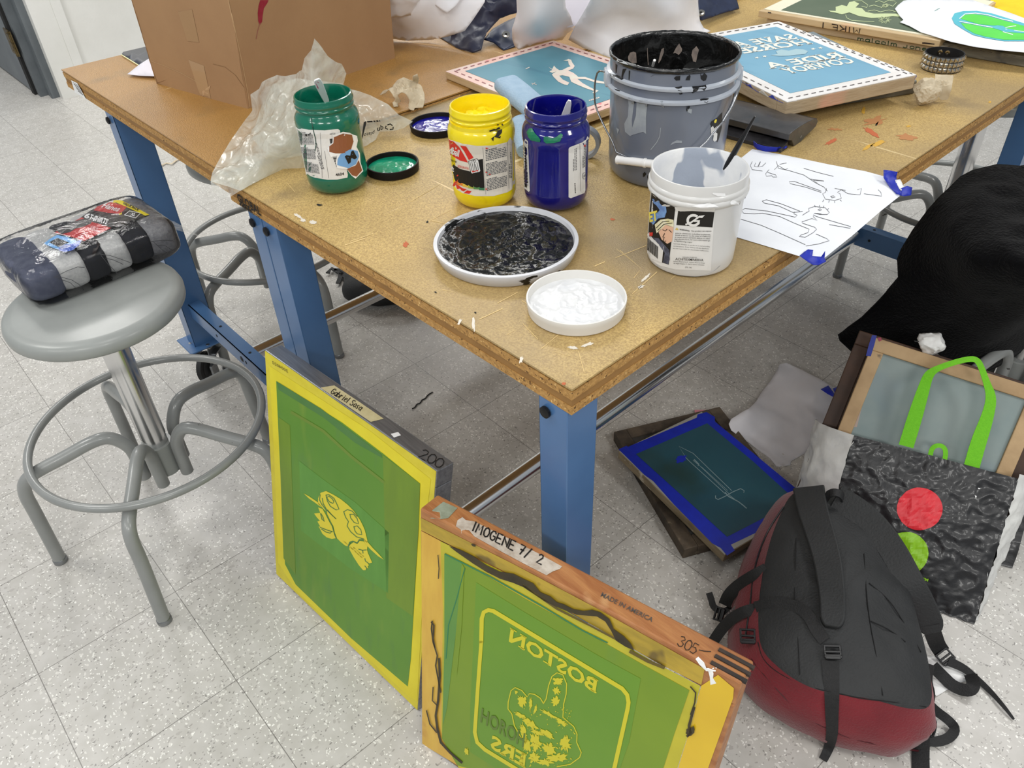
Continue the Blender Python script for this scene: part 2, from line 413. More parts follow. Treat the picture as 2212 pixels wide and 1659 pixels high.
# ------------------------------------------------------------------ floor, wall, door
def floor_mat():
    m = bpy.data.materials.new('vinyl_tiles'); m.use_nodes = True; nt = m.node_tree; N = nt.nodes; L = nt.links; b = N['Principled BSDF']
    tc = N.new('ShaderNodeTexCoord')
    def math_(op, a, bb=None, c=None):
        n = N.new('ShaderNodeMath'); n.operation = op
        for i, v in enumerate((a, bb, c)):
            if v is None: continue
            if isinstance(v, (int, float)): n.inputs[i].default_value = v
            else: L.new(v, n.inputs[i])
        return n.outputs[0]
    sp = N.new('ShaderNodeSeparateXYZ'); L.new(tc.outputs['Object'], sp.inputs[0])
    T = .3048
    gx = math_('DIVIDE', sp.outputs[0], T); gy = math_('DIVIDE', sp.outputs[1], T)
    fx = math_('FRACT', gx); fy = math_('FRACT', gy)
    ex = math_('MINIMUM', fx, math_('SUBTRACT', 1, fx)); ey = math_('MINIMUM', fy, math_('SUBTRACT', 1, fy))
    seam = math_('LESS_THAN', math_('MINIMUM', ex, ey), .0028)
    cid = N.new('ShaderNodeCombineXYZ'); L.new(math_('FLOOR', gx), cid.inputs[0]); L.new(math_('FLOOR', gy), cid.inputs[1])
    wn = N.new('ShaderNodeTexWhiteNoise'); wn.noise_dimensions = '3D'; L.new(cid.outputs[0], wn.inputs[0])
    def vor(scale, st, rot=0):
        mp = N.new('ShaderNodeMapping'); mp.inputs['Scale'].default_value = st; mp.inputs['Rotation'].default_value = (0, 0, rot); L.new(tc.outputs['Object'], mp.inputs[0])
        nz = N.new('ShaderNodeTexNoise'); nz.inputs['Scale'].default_value = 60; L.new(tc.outputs['Object'], nz.inputs['Vector'])
        ad = N.new('ShaderNodeMix'); ad.data_type = 'VECTOR'; ad.inputs['Factor'].default_value = .02
        L.new(mp.outputs[0], ad.inputs['A']); L.new(nz.outputs['Color'], ad.inputs['B'])
        v = N.new('ShaderNodeTexVoronoi'); v.inputs['Scale'].default_value = scale; v.inputs['Randomness'].default_value = 1; L.new(ad.outputs['Result'], v.inputs['Vector'])
        sc = N.new('ShaderNodeSeparateColor'); L.new(v.outputs['Color'], sc.inputs[0])
        return sc.outputs[0], sc.outputs[1], v.outputs['Distance']
    def mixc(f, a, c):
        mx = N.new('ShaderNodeMix'); mx.data_type = 'RGBA'
        for s_, v in (('Factor', f), ('A', a), ('B', c)):
            if isinstance(v, tuple): mx.inputs[s_].default_value = v
            elif isinstance(v, (int, float)): mx.inputs[s_].default_value = v
            else: L.new(v, mx.inputs[s_])
        return mx.outputs['Result']
    nz = N.new('ShaderNodeTexNoise'); nz.inputs['Scale'].default_value = 26; nz.inputs['Detail'].default_value = 5; L.new(tc.outputs['Object'], nz.inputs['Vector'])
    rr = N.new('ShaderNodeMapRange'); rr.inputs['From Min'].default_value = .35; rr.inputs['From Max'].default_value = .65; L.new(nz.outputs[0], rr.inputs[0])
    col = mixc(rr.outputs[0], lin((181, 178, 172)), lin((191, 188, 183)))
    for sc_, st, rot, th, c_ in ((150, (1, 1.7, 1), .5, .9, (222, 220, 214)), (150, (1.9, 1, 1), .2, .91, (158, 154, 149)), (210, (1.2, 1, 1), .9, .93, (233, 231, 226)), (230, (1, 1, 1), 0, .94, (136, 133, 129)),
                                 (90, (1, 1.5, 1), 1.2, .93, (208, 205, 199)), (90, (1.4, 1, 1), 2.2, .93, (172, 168, 163))):
        a, g, d = vor(sc_, st, rot)
        msk = math_('MULTIPLY', math_('GREATER_THAN', a, th), math_('LESS_THAN', d, .42))
        col = mixc(msk, col, lin(c_))
    v = math_('MULTIPLY_ADD', wn.outputs[0], .07, .965)
    vm = N.new('ShaderNodeVectorMath'); vm.operation = 'SCALE'; L.new(col, vm.inputs[0]); L.new(v, vm.inputs[3])
    col = mixc(math_('MULTIPLY', seam, .75), vm.outputs[0], lin((92, 88, 84)))
    n2 = N.new('ShaderNodeTexNoise'); n2.inputs['Scale'].default_value = 1.6; n2.inputs['Detail'].default_value = 6; L.new(tc.outputs['Object'], n2.inputs['Vector'])
    r2 = N.new('ShaderNodeMapRange'); r2.inputs['From Min'].default_value = .5; r2.inputs['From Max'].default_value = .8; r2.inputs['To Max'].default_value = .16; L.new(n2.outputs[0], r2.inputs[0])
    col = mixc(r2.outputs[0], col, lin((170, 162, 150)))
    L.new(col, b.inputs['Base Color'])
    b.inputs['Roughness'].default_value = .32; b.inputs['Specular IOR Level'].default_value = .35
    bp = N.new('ShaderNodeBump'); bp.inputs['Strength'].default_value = .12; bp.inputs['Distance'].default_value = .002
    L.new(nz.outputs[0], bp.inputs['Height']); L.new(bp.outputs[0], b.inputs['Normal'])
    return m
def struct(name, mb, m, **kw):
    o = mb.build(name, m, None, smooth=False, **kw); o['kind'] = 'structure'; return o
mb = MB(); mb.box((-1, 2, -.05), (11, 11, .1)); struct('floor', mb, floor_mat())
DARKGAP = mat('door_gap_shade', (38, 38, 38), None, rough=.8)
WHITE_WALL = mat('white_wall_paint', (232, 231, 226), (224, 223, 217), 3, .55, bump=.2, bscale=90)
GREY_PAINT = mat('grey_door_paint', (112, 118, 122), (98, 104, 108), 6, .45)
mb = MB()
mb.box((-3.76, 4.4, 1.4), (.12, 6.1, 2.8)); mb.box((-3.76, 1.31, 1.4), (.17, .12, 2.8)); mb.box((-3.735, 1.39, 1.4), (.13, .05, 2.8))
struct('wall_left', mb, WHITE_WALL)
mb = MB(); mb.box((-3.80, 1.235, 1.2), (.14, .05, 2.4)); mb.box((-3.84, 1.2, 1.2), (.05, .06, 2.4)); mb.box((-3.75, 1.222, 1.2), (.03, .03, 2.4))
struct('trim_1', mb, GREY_PAINT)
mb = MB(); mb.box((-4.42, 1.185, 1.2), (.93, .045, 2.38)); d1 = struct('door_1', mb, mat('grey_door_leaf', (128, 134, 138), (116, 122, 127), 5, .5))
mb = MB(); mb.box((-3.905, 1.172, 1.2), (.055, .03, 2.4)); struct('door_shade_strip', mb, DARKGAP)  # dark strip added to paint the shade in the gap beside the door
mb = MB(); HB = at(60, 82, .4); hp = Vector((-3.885, 1.150, .29))
mb.box(hp, (.125, .006, .13)); mb.tube([hp+Vector((.045, -.004, -.065)), hp+Vector((.045, -.004, .065))], .008)
for dz in (-.045, 0, .045): mb.lathe([(.004, 0), (.004, .002)], hp+Vector((-.02, -.003, dz)), 10, ax=(0, -1, 0))
mb.build('hinge', mat('brass_hinge', (120, 104, 70), (80, 66, 42), 60, .4, .7), d1)

# ------------------------------------------------------------------ worktables
def top_mat(name, a, b_, c_, rough, coat, warm):
    m = mat(name, a, b_, 300, rough, coat=coat, coatr=.22, detail=3, contrast=(.37, .63), bump=.25, bscale=420,
        extra=[(c_, 420, .56, .16, (1, 1, 1)), (warm, 2.1, .5, .25, (1, 1, 1)), ((118, 98, 66), 6, .62, .2, (1, 1, 1)), ((128, 114, 90), 2.6, .56, .16, (1, 1, 1)),
               ((232, 206, 150), 5, .74, .015, (.22, 9, 1, .6)), ((238, 216, 166), 4, .745, .012, (11, .3, 1, .25)), ((232, 208, 156), 6, .74, .012, (.25, 8, 1, 2.2)),
               ((236, 214, 166), 7, .745, .01, (.3, 12, 1, 1.5)), ((206, 198, 186), 60, .8, .01, (1, 1, 1))])
    return m
TOPM = top_mat('hardboard_worktop', (172, 142, 86), (206, 176, 112), (138, 108, 60), .42, .06, (160, 132, 80))
TOPR = top_mat('varnished_worktop', (158, 118, 60), (180, 136, 76), (136, 98, 48), .38, .16, (152, 110, 56))
def wear(m, x0, x1, col, amt):     # grime rubbed into the board along the working edge
    nt = m.node_tree; N = nt.nodes; L = nt.links; b = N['Principled BSDF']; src = b.inputs['Base Color'].links[0].from_socket
    tc = N.new('ShaderNodeTexCoord'); sp = N.new('ShaderNodeSeparateXYZ'); L.new(tc.outputs['Object'], sp.inputs[0])
    r = N.new('ShaderNodeMapRange'); r.inputs['From Min'].default_value = x0; r.inputs['From Max'].default_value = x1; L.new(sp.outputs[0], r.inputs[0])
    n = N.new('ShaderNodeTexNoise'); n.inputs['Scale'].default_value = 5; n.inputs['Detail'].default_value = 6; L.new(tc.outputs['Object'], n.inputs['Vector'])
    r2 = N.new('ShaderNodeMapRange'); r2.inputs['From Min'].default_value = .3; r2.inputs['From Max'].default_value = .6; L.new(n.outputs[0], r2.inputs[0])
    mu = N.new('ShaderNodeMath'); mu.operation = 'MULTIPLY'; L.new(r.outputs[0], mu.inputs[0]); L.new(r2.outputs[0], mu.inputs[1])
    m2 = N.new('ShaderNodeMath'); m2.operation = 'MULTIPLY'; L.new(mu.outputs[0], m2.inputs[0]); m2.inputs[1].default_value = amt
    mx = N.new('ShaderNodeMix'); mx.data_type = 'RGBA'; L.new(m2.outputs[0], mx.inputs['Factor']); L.new(src, mx.inputs['A']); mx.inputs['B'].default_value = lin(col); L.new(mx.outputs['Result'], b.inputs['Base Color'])
wear(TOPM, 0, .38, (146, 126, 94), .6)
EDGE = mat('chipboard_edge', (164, 122, 66), (190, 146, 84), 130, .7, bump=.8, bscale=160, extra=[((88, 58, 26), 220, .62, .04, (1, 1, 1)), ((222, 184, 120), 180, .64, .05, (1, 1, 1))])
BAND = mat('edge_core_band', (152, 112, 60), (138, 100, 52), 20, .6, bump=.2, bscale=60)
BLUE = mat('blue_steel_paint', (74, 112, 158), (68, 105, 150), 6, .3, coat=.35, coatr=.15, bump=.04, bscale=30)
CHROME = mat("chrome", (225, 225, 226), None, rough=.2, metal=1)
RUBBER = mat('black_rubber', (22, 22, 23), (34, 34, 34), 40, .6)
DARKBOLT = mat('dark_bolt', (28, 28, 30), None, rough=.4, metal=.4)
ZINC = mat('zinc_steel', (150, 152, 154), (120, 122, 124), 30, .35, metal=.9)
def worktop(parent, P0, X, Y, w, l, z, m):
    mb = MB(); Z = Vector((0, 0, 1)); C = P0+X*(w/2)+Y*(l/2)
    th = .0445
    mb.box(C+Z*(z-.0015), (w, l, .003), X, Y, Z, m)
    mb.box(C+Z*(z-.003-.0095), (w-.001, l-.001, .013), X, Y, Z, EDGE)
    mb.box(C+Z*(z-.0235), (w-.0035, l-.0035, .0155), X, Y, Z, BAND)
    mb.box(C+Z*(z-th+.0065), (w-.001, l-.001, .013), X, Y, Z, EDGE)
    return mb.build('tabletop', None, parent, smooth=False)
def leg(parent, c, X, Y, ztop, zb, toward, lx=.05, ly=.052, plate=True):     # folded steel channel leg with a caster under its foot plate
    mb = MB(); Z = Vector((0, 0, 1)); t = .0035; h = ztop-zb; cz = (ztop+zb)/2
    C = c+X*(lx/2)+Y*(ly/2)
    mb.box(C-Y*(ly/2-t/2)+Z*cz, (lx, t, h), X, Y, Z); mb.box(C+X*(lx/2-t/2)+Z*cz, (t, ly, h), X, Y, Z)
    mb.box(C-X*(lx/2-t/2)+Z*cz, (t, ly, h), X, Y, Z); mb.box(C+Y*(ly/2-t/2)+Z*cz, (lx, t, h), X, Y, Z)
    mb.box(C+Z*(zb+.0025), (lx+.05, ly+.05, .005), X, Y, Z)
    lg = mb.build('leg', BLUE, parent, smooth=False, bevel=.0022)
    mb = MB()
    for q in (Vector((.01, 0)), ):
        p = c+X*.016+Y*(-.002)+Z*(ztop-.02); mb.lathe([(.009, 0), (.009, .004), (.005, .006)], p, 14, ax=-Y)
    mb.build('bolt', DARKBOLT, lg)
    return lg, C
def caster(parent, C, ztop, ang):
    Z = Vector((0, 0, 1)); d = Vector((math.cos(ang), math.sin(ang), 0)); a = Vector((-d.y, d.x, 0)); R = .048
    wc = C+d*.028; wc.z = R
    mb = MB(); mb.lathe([(.012, 0), (.03, .002), (.034, .006), (R-.004, .006), (R, .009), (R, .023), (R-.004, .026), (.034, .026), (.03, .03), (.012, .032)], wc-a*.016, 40, ax=a, m=RUBBER)
    mb.lathe([(.004, -.004), (.012, -.004), (.012, .036), (.004, .036)], wc-a*.016, 16, ax=a, m=ZINC)
    cst = MB(); cst.box(C+Z*(ztop-.003), (.075, .075, .005), d, a, Z); cst.lathe([(.03, ztop-.016), (.03, ztop-.006)], C, 24)
    for s_ in (-1, 1):
        p = [C+a*(s_*.021)+Z*(ztop-.014)-d*.02, C+a*(s_*.021)+Z*(ztop-.014)+d*.03, wc+a*(s_*.021)+d*.014-Z*.012, wc+a*(s_*.021)-d*.014-Z*.012]
        cst.prism(p, a*(s_*.003))
    cst.box(wc-d*.03+Z*.045+a*.03, (.055, .022, .006), d, a, (Z-d*.4).normalized()); cst.box(wc+a*.03-Z*.0+d*.01, (.03, .008, .04), d, a, Z)
    for sx in (-1, 1):
        for sy in (-1, 1): cst.lathe([(.006, 0), (.006, .006)], C+d*(sx*.028)+a*(sy*.028)+Z*(ztop), 8)
    o = cst.build('caster', ZINC, parent, bevel=.001); mb.build('wheel', None, o)
def brace(parent, A, B, z, h=.045, facing=Vector((0, -1, 0))):     # L-section lower rail with holes between the legs
    X = (B-A).normalized(); Z = Vector((0, 0, 1)); Y = Z.cross(X); L = (B-A).length; C = (A+B)/2
    mb = MB(); mb.box(C+Z*(z-.0015), (L, .035, .003), X, Y, Z); mb.box(C-Y*.016+Z*(z-h/2), (L, .003, h), X, Y, Z)
    hb = mb; mb.m = [mb.mi(BLUE)]*len(mb.f)
    k = int(L/.17)
    for i in range(1, k+1):
        p = A+X*(L*i/(k+1)); hb.lathe([(.0042, 0), (.0042, .0006)], p+Z*(z+.0002), 12, m=DARKBOLT); hb.lathe([(.0042, 0), (.0042, .0006)], p-Y*.0178+Z*(z-h/2), 12, ax=-Y, m=DARKBOLT)
    hb.build('lower_rail', None, parent, smooth=False)
def stringer(parent, A, B, r=.0185):
    mb = MB(); mb.tube([A, B], r, 24); o = mb.build('stringer_tube', CHROME, parent)
    mb = MB(); d = (B-A).normalized(); mb.lathe([(.0, 0), (.009, 0), (.009, .006), (.004, .008)], B, 12, ax=d); mb.build('end_bolt', DARKBOLT, o); mb = MB(); mb.lathe([(.0, 0), (.009, 0), (.009, .006), (.004, .008)], A, 12, ax=-d)
    mb.build('end_bolt', DARKBOLT, o)

rot = .029; Xf = Vector((math.cos(rot), math.sin(rot), 0)); Yf = Vector((-math.sin(rot), math.cos(rot), 0))
NC = Vector((.8494, .7347, 0)); HT = .8644; LEN = 1.829
P0 = NC - Xf*.914
ft = thing('worktable', 'hardboard-topped worktable on blue legs, nearer of the two, holding the paint jars and buckets', 'table', P0+Xf*.457+Yf*LEN/2)
worktop(ft, P0, Xf, Yf, .914, LEN, HT, TOPM)
ZB = HT-.0445; ZL = .128
lx, ly = .054, .06
legs = {}
for nm, u, v, a in (('near', .914-.008-lx, .001, -.6), ('left', .114, .001, 2.2), ('far', .914-.008-lx, LEN-.06-ly, .5), ('farleft', .114, LEN-.06-ly, 1.5)):
    lg, C = leg(ft, P0+Xf*u+Yf*v, Xf, Yf, ZB, ZL, None, lx, ly); legs[nm] = C; caster(lg, C, ZL, a)
RZ = .262
brace(ft, legs['left']+Xf*.027, legs['near']-Xf*.027, RZ+.012); brace(ft, legs['farleft']+Xf*.027, legs['far']-Xf*.027, RZ+.012, h=.06)
stringer(ft, (legs['left']+legs['near'])/2+Vector((.024, 0, RZ-.012))+Yf*-.012, (legs['farleft']+legs['far'])/2+Vector((.024, 0, RZ-.012))-Yf*.03)
# cross rails just beneath the top carry the boards
for k, (a, b_) in enumerate(()):
    mb = MB(); A = legs[a]; B = legs[b_]; mb.box((A+B)/2+Yf*.0+Vector((0, 0, ZB-.02)), ((B-A).length-.056, .04, .038), Xf, Yf, Vector((0, 0, 1))); mb.build('upper_rail', BLUE, ft, smooth=False)
dc = Decal(Surf(None, None, P0+Vector((0, 0, .8)), -Yf), .0016)
INK = mat('black_ink', (24, 20, 16), None, rough=.6)
dc.text(INK, 'GLOBAL', (516, 434), (566, 466), (512, 415), bold=.03)
dc.lines(INK, (520, 444), (566, 473), (519, 437), 1, .8, 3); dc.text(INK, '1-800-645-1232', (526, 449), (564, 473), (525, 443)); dc.build('maker_stamp', ft)
# paint stains and crumbs on the worktop
ST = Decal(Surf(None, None, Vector((0, 0, HT)), Vector((0, 0, 1))), .0005)
WP = mat('white_paint_mark', (218, 210, 196), None, rough=.7); BK = mat('black_speck', (20, 22, 20), None, rough=.7)
RS = mat('red_stain', (186, 96, 56), None, rough=.6); YS = mat('yellow_stain', (206, 160, 60), None, rough=.6); GS = mat('faded_red_stain', (178, 122, 74), None, rough=.6)
rd = random.Random(4)
def blob(d, m, x, y, rx, ry, an=0, seed=0, n=18, jag=.35):
    r_ = random.Random(seed+int(x)*7+int(y)); p = []
    for k in range(n):
        a = 2*PI*k/n; q = 1+r_.uniform(-jag, jag); u, v = math.cos(a)*rx*q, math.sin(a)*ry*q
        p.append((x+u*math.cos(an)-v*math.sin(an), y+u*math.sin(an)+v*math.cos(an)))
    d.poly(m, p)
for x, y, rx, ry, an in ((644, 467, 10, 3, .5), (655, 476, 6, 4, .3), (676, 480, 7, 4, .1), (1238, 752, 11, 3.5, .1), (1268, 745, 12, 3, -.3), (993, 696, 3, 8, .6), (1023, 700, 3, 14, -.1), (1126, 778, 4, 7, .3), (1395, 600, 14, 3, -.7), (1384, 620, 8, 3, -.4), (1135, 465, 6, 3, 0)):
    blob(ST, WP, x, y, rx, ry, an)
for x, y, rx, ry, an in ((690, 443, 8, 2, .1), (923, 480, 2.6, 2.4, 0), (941, 632, 3, 1.5, .5), (1027, 676, 2.5, 1.6, .9), (1894, 268, 2, 5, .6), (1000, 346, 6, 3, .3)): blob(ST, BK, x, y, rx, ry, an)
for x, y, rx, ry, an in ((1795, 306, 14, 3.5, -.5), (1883, 286, 18, 5, .5), (877, 528, 6, 5, 0), (1218, 829, 4, 3, 0), (1323, 474, 5, 2, 0)): blob(ST, RS, x, y, rx, ry, an)
for x, y, rx, ry, an in ((1865, 240, 4, 7, .1), (1897, 310, 18, 4, -.4), (1875, 318, 14, 3, -.5), (2138, 221, 3, 2, 0), (1962, 273, 5, 2, 0)): blob(ST, YS, x, y, rx, ry, an)
for x, y, rx, ry, an in ((1890, 262, 22, 8, -.2), (1960, 296, 20, 6, .1), (1802, 280, 12, 3, .1)): blob(ST, GS, x, y, rx, ry, an, jag=.5)
SCR = mat('scratch_in_board', (226, 198, 140), None, rough=.7)
for k in range(46):
    x = rd.uniform(880, 1750); y = rd.uniform(420, 760) if x < 1250 else rd.uniform(240, 700)
    if (x-505)*.61+420 < y-20 and False: continue
    w = at(x, y, HT); q = w-P0; u, v = q.dot(Xf), q.dot(Yf)
    if not (.02 < u < .89 and .02 < v < 1.8): continue
    a = rd.choice([-.7, -.5, .75, .2, -.9])+rd.uniform(-.12, .12); l = rd.uniform(15, 95)
    e = at(x+math.cos(a)*l, y+math.sin(a)*l, HT)-P0
    if not (.01 < e.dot(Xf) < .9 and 0.01 < e.dot(Yf) < 1.8): continue
    ST.stroke(SCR, [(x, y), (x+math.cos(a)*l, y+math.sin(a)*l)], [rd.uniform(.5, 1.4), .3])
for a, b_, w in (((1170, 753), (1235, 700), 1), ((1250, 760), (1262, 805), 1.2), ((1130, 700), (1162, 733), 1), ((1036, 690), (1085, 667), 1.4), ((1366, 635), (1419, 588), 1.3), ((1365, 700), (1386, 682), 1), ((1285, 575), (1306, 566), 1.6), ((1330, 557), (1396, 531), 1), ((620, 395), (637, 415), 1), ((745, 530), (790, 515), 1.4), ((757, 522), (806, 505), 1.2), ((1075, 655), (1118, 632), 1.2)):
    ST.stroke(SCR, [a, b_], w)
ST.build('paint_stains', ft, label='paint drips, specks and scratches')

rr_ = .01; Xr = Vector((math.cos(rr_), math.sin(rr_), 0)); Yr = Vector((-math.sin(rr_), math.cos(rr_), 0)); HR = .8741
R0 = Vector((-.9875, .7025, 0))
rtb = thing('worktable', 'varnished worktable carrying the big cardboard box, barcode sticker on its edge', 'table', R0+Xr*.457+Yr*LEN/2)
worktop(rtb, R0, Xr, Yr, .914, LEN, HR, TOPR)
lr = {}
for nm, u, v, a in (('l', -.733+.9875, .001, 2.6), ('r', -.733+.9875+.73, -.001, 1.0), ('fl', -.733+.9875, LEN-.1, .3), ('fr', -.733+.9875+.73, LEN-.1, 1)):
    lg, C = leg(rtb, R0+Xr*u+Yr*v, Xr, Yr, (HR-.0445) if nm in ('l', 'fl') else ZB-.0005, ZL, None, .052, .075); lr[nm] = C; caster(lg, C, ZL, a if nm != 'l' else -.9)
brace(rtb, lr['l']+Xr*.026, lr['r']-Xr*.026, RZ+.012); brace(rtb, lr['fl']+Xr*.026, lr['fr']-Xr*.026, RZ+.012)
stringer(rtb, (lr['l']+lr['r'])/2+Vector((-.024, 0, RZ-.012))-Yr*.012, (lr['fl']+lr['fr'])/2+Vector((-.024, 0, RZ-.012)))
for a, b_ in ():
    mb = MB(); A = lr[a]; B = lr[b_]; mb.box((A+B)/2+Vector((0, 0, ZB-.022)), ((B-A).length-.054, .04, .038), Xr, Yr, Vector((0, 0, 1))); mb.build('upper_rail', BLUE, rtb, smooth=False)
dc = Decal(Surf(None, None, R0, -Yr), .0016); PAPERM = mat('white_paper', (240, 240, 238), (232, 232, 231), 30, .6)
dc.poly(PAPERM, [(155, 173), (168, 179), (188, 215), (163, 199)])
for k in range(6): dc.stroke(INK, [(159+k*2.2, 178+k*3.6), (170+k*2.2, 184+k*4.2)], 1.3 if k % 2 else .8)
dc.build('barcode_sticker', rtb)

# ------------------------------------------------------------------ stools
GREY = mat('grey_stool_paint', (150, 153, 150), (142, 145, 142), 8, .4, coat=.15, coatr=.15)
GREYR = mat('grey_stool_paint_scuffed', (140, 142, 140), (130, 132, 130), 9, .33, coat=.25, extra=[((52, 48, 44), 26, .735, .01, (1, 1, 1))])
def make_stool(name, label, group, x, y, hseat, a0, hring=.308, rring=.255, angs=None, rf=.04, rfs=None):
    root = thing(name, label, 'stool', (x, y, 0), group); C = Vector((x, y, 0))
    mb = MB(); t = .034
    mb.lathe([(.0, hseat-t+.006), (.15, hseat-t+.006), (.154, hseat-t), (.168, hseat-t), (.1735, hseat-t+.006), (.1745, hseat-.016), (.171, hseat-.006), (.163, hseat-.0015), (.15, hseat), (.0, hseat-.002)], C, 72)
    mb.build('seat', GREY, root, sharp=60)
    mb = MB(); mb.lathe([(.014, hseat-.15), (.014, hseat-t+.004)], C, 24); mb.build('piston', ZINC, root)
    mb = MB(); zt = hseat-.09; mb.lathe([(.027, .17), (.027, .275), (.0285, .278), (.0285, zt-.012), (.0285, zt)], C, 36, m=CHROME)
    mb.build('gas_cylinder', None, root)
    mb = MB(); mb.lathe([(.029, zt-.014), (.0295, zt+.003), (.026, zt+.006), (.015, zt+.006)], C, 32); mb.build('cylinder_collar', RUBBER, root)
    mb = MB(); mb.lathe([(.034, .17), (.034, .255)], C, 32); mb.build('hub', GREY, root)
    mb = MB(); mb.tube([C+Vector((rring*math.cos(a), rring*math.sin(a), hring)) for a in [2*PI*k/72 for k in range(72)]], .0095, 14, closed=True)
    mb.build('foot_ring', GREYR, root)
    for k in range(5):
        rf = rfs[k] if rfs else rf
        a = math.radians(angs[k]) if angs else a0+k*2*PI/5; d = Vector((math.cos(a), math.sin(a), 0)); P = lambda r, z: C+d*r+Vector((0, 0, z))
        mb = MB()
        mb.tube([P(.052, .165), P(.052, .235), P(.056, .27), P(.085, .312), P(.125, .312), P(.18, .296), P(rring-.01, hring-.026), P(rring+.022, hring-.04), P(rring+.035, hring-.075), P(rring+.036, hring-.12), P(rring+rf, .012)], .0145, 16, smooth=2)
        lg = mb.build('leg', GREYR, root)
        mb = MB(); mb.lathe([(.0145, 0), (.0162, .002), (.0162, .012), (.0148, .014)], P(rring+rf, 0), 20); mb.build('foot_glide', ZINC, lg)
    return root
A0 = math.radians(-102.5)
make_stool('stool', 'grey steel stool in the left foreground with a pack of shirts on its seat', 'grey round lab stools', -.207, .428, .655, A0, angs=(-104, -33, 38, 110, 182), rfs=(.044, .064, .05, .05, .05))
make_stool('stool', 'grey steel stool pushed half under the varnished table, behind the stool with the shirts', 'grey round lab stools', -.80, 1.06, .60, math.radians(2))
make_stool('stool', 'grey steel stool with a chrome column beyond the right edge of the nearer table', 'grey round lab stools', .55, 2.78, .66, math.radians(-137))
make_stool('stool', 'grey steel stool hidden under the black fleece coat', 'grey round lab stools', 1.03, 2.15, .60, math.radians(-30))
# ------------------------------------------------------------------ silk screens
YEL = mat('yellow_screen_fabric', (206, 190, 44), (214, 200, 58), 30, .45, bump=.1, bscale=500)
YEL2 = mat('bright_yellow_fabric', (222, 208, 40), (214, 198, 34), 12, .4)
GRN = mat('green_emulsion', (84, 132, 36), (96, 140, 42), 3, .42, coat=.05, extra=[((84, 128, 52), 9, .55, .2, (4, 4, .35)), ((122, 148, 46), 5, .6, .2, (3, 3, .3))])
GRN2 = mat('lighter_green_emulsion', (92, 146, 54), (84, 138, 48), 6, .42, coat=.05, stretch=(4, 4, .4))
OLV = mat('olive_green_emulsion', (110, 140, 32), (102, 132, 32), 6, .42, coat=.05, stretch=(4, 4, .4))
ALU = mat('aluminium_frame', (158, 160, 164), (134, 136, 140), 26, .38, metal=.75, stretch=(.4, 6, 6))
class Scr:
    def __init__(s, name, label, O, ux, uy, w, h, depth, bar, fmat, group=None, cat='silk screen', bev=.002, inset=.0, panel=None, face_mat=None):
        s.O = Vector(O); s.ux = Vector(ux).normalized(); uy = Vector(uy); s.uy = (uy-s.ux*uy.dot(s.ux)).normalized(); s.n = s.ux.cross(s.uy).normalized()
        s.w, s.h, s.d = w, h, depth
        if s.n.dot(CAM-s.O) < 0: s.n = -s.n
        C = s.O+s.ux*w/2+s.uy*h/2-s.n*depth/2
        corners = [s.O+s.ux*a*w+s.uy*b*h-s.n*c*depth for a in (0, 1) for b in (0, 1) for c in (0, 1)]
        s.root = thing(name, label, cat, (C.x, C.y, min(c.z for c in corners)), group)
        mb = MB(); X, Y, Z = s.ux, s.uy, s.n
        for q, dd in ((s.O+X*w/2+Y*bar/2, (w, bar, depth)), (s.O+X*w/2+Y*(h-bar/2), (w, bar, depth)), (s.O+X*bar/2+Y*h/2, (bar, h-2*bar, depth)), (s.O+X*(w-bar/2)+Y*h/2, (bar, h-2*bar, depth))):
            mb.box(q-Z*depth/2, dd, X, Y, Z)
        s.fr = mb; s.frame = mb.build('frame', fmat, s.root, smooth=False, bevel=bev)
        s.sides = mb.surf()
        if panel:
            pm = MB(); e = bar-.004 if inset else .0015
            pm.box(s.O+X*w/2+Y*h/2+Z*(.0004-inset), (w-2*e, h-2*e, .0008), X, Y, Z); pm.build('mesh_fabric', panel, s.root, smooth=False)
    def face(s, off=.0012): return Decal(Surf(None, None, s.O, s.n), off)
    def side(s, off=.0008): return Decal(s.sides, off)
def ln(pts, sc, ox, oy): return [(ox+x/sc, oy+y/sc) for x, y in pts]

# tall yellow-green screen in an aluminium frame, leaning on the table legs
h_ = .0831; al = .214
ux = Vector((math.cos(h_), math.sin(h_), 0)); nb = Vector((-ux.y, ux.x, 0)); uy = Vector((0, 0, math.cos(al)))+nb*math.sin(al)
G = Scr('silk_screen', 'tall yellow and green silk screen in an aluminium frame, leaning on the table legs', (.12, .5014, .003), ux, uy, .5026, .5984, .038, .036, ALU, 'silk screens leaning on the worktable', panel=YEL)
d = G.face()
d.poly(YEL2, [(583, 790), (800, 930), (932, 1035), (925, 1090), (902, 1515), (880, 1500), (640, 1275), (602, 1215), (594, 1000)]); d.build('emulsion_border', G.root)
d = G.face(.0016)
d.poly(GRN, [(598, 823), (740, 912), (830, 980), (909, 1044), (905, 1150), (889, 1420), (882, 1482), (760, 1378), (640, 1262), (617, 1218), (606, 1000)])
DGRN = mat('dark_green_emulsion', (62, 112, 48), (70, 120, 50), 6, .36, coat=.2)
d.off = .0019; d.poly(DGRN, ln([(115, 245), (400, 420), (790, 715), (790, 735), (620, 640), (420, 480), (130, 300)], 2.963, 560, 740)); d.poly(GRN2, [(648, 995), (700, 1035), (770, 1085), (842, 1150), (840, 1280), (755, 1225), (652, 1145)])
d.poly(OLV, [(829, 982), (909, 1044), (906, 1140), (893, 1330), (836, 1290)]); d.poly(OLV, [(603, 900), (628, 918), (640, 1240), (614, 1205)])
REDF = mat('faint_red_stain', (104, 132, 42), None, rough=.4); d.off = .0022; d.stroke(REDF, [(632, 890), (700, 930), (760, 985), (830, 1040)], 6); d.build('emulsion', G.root, label='green emulsion')
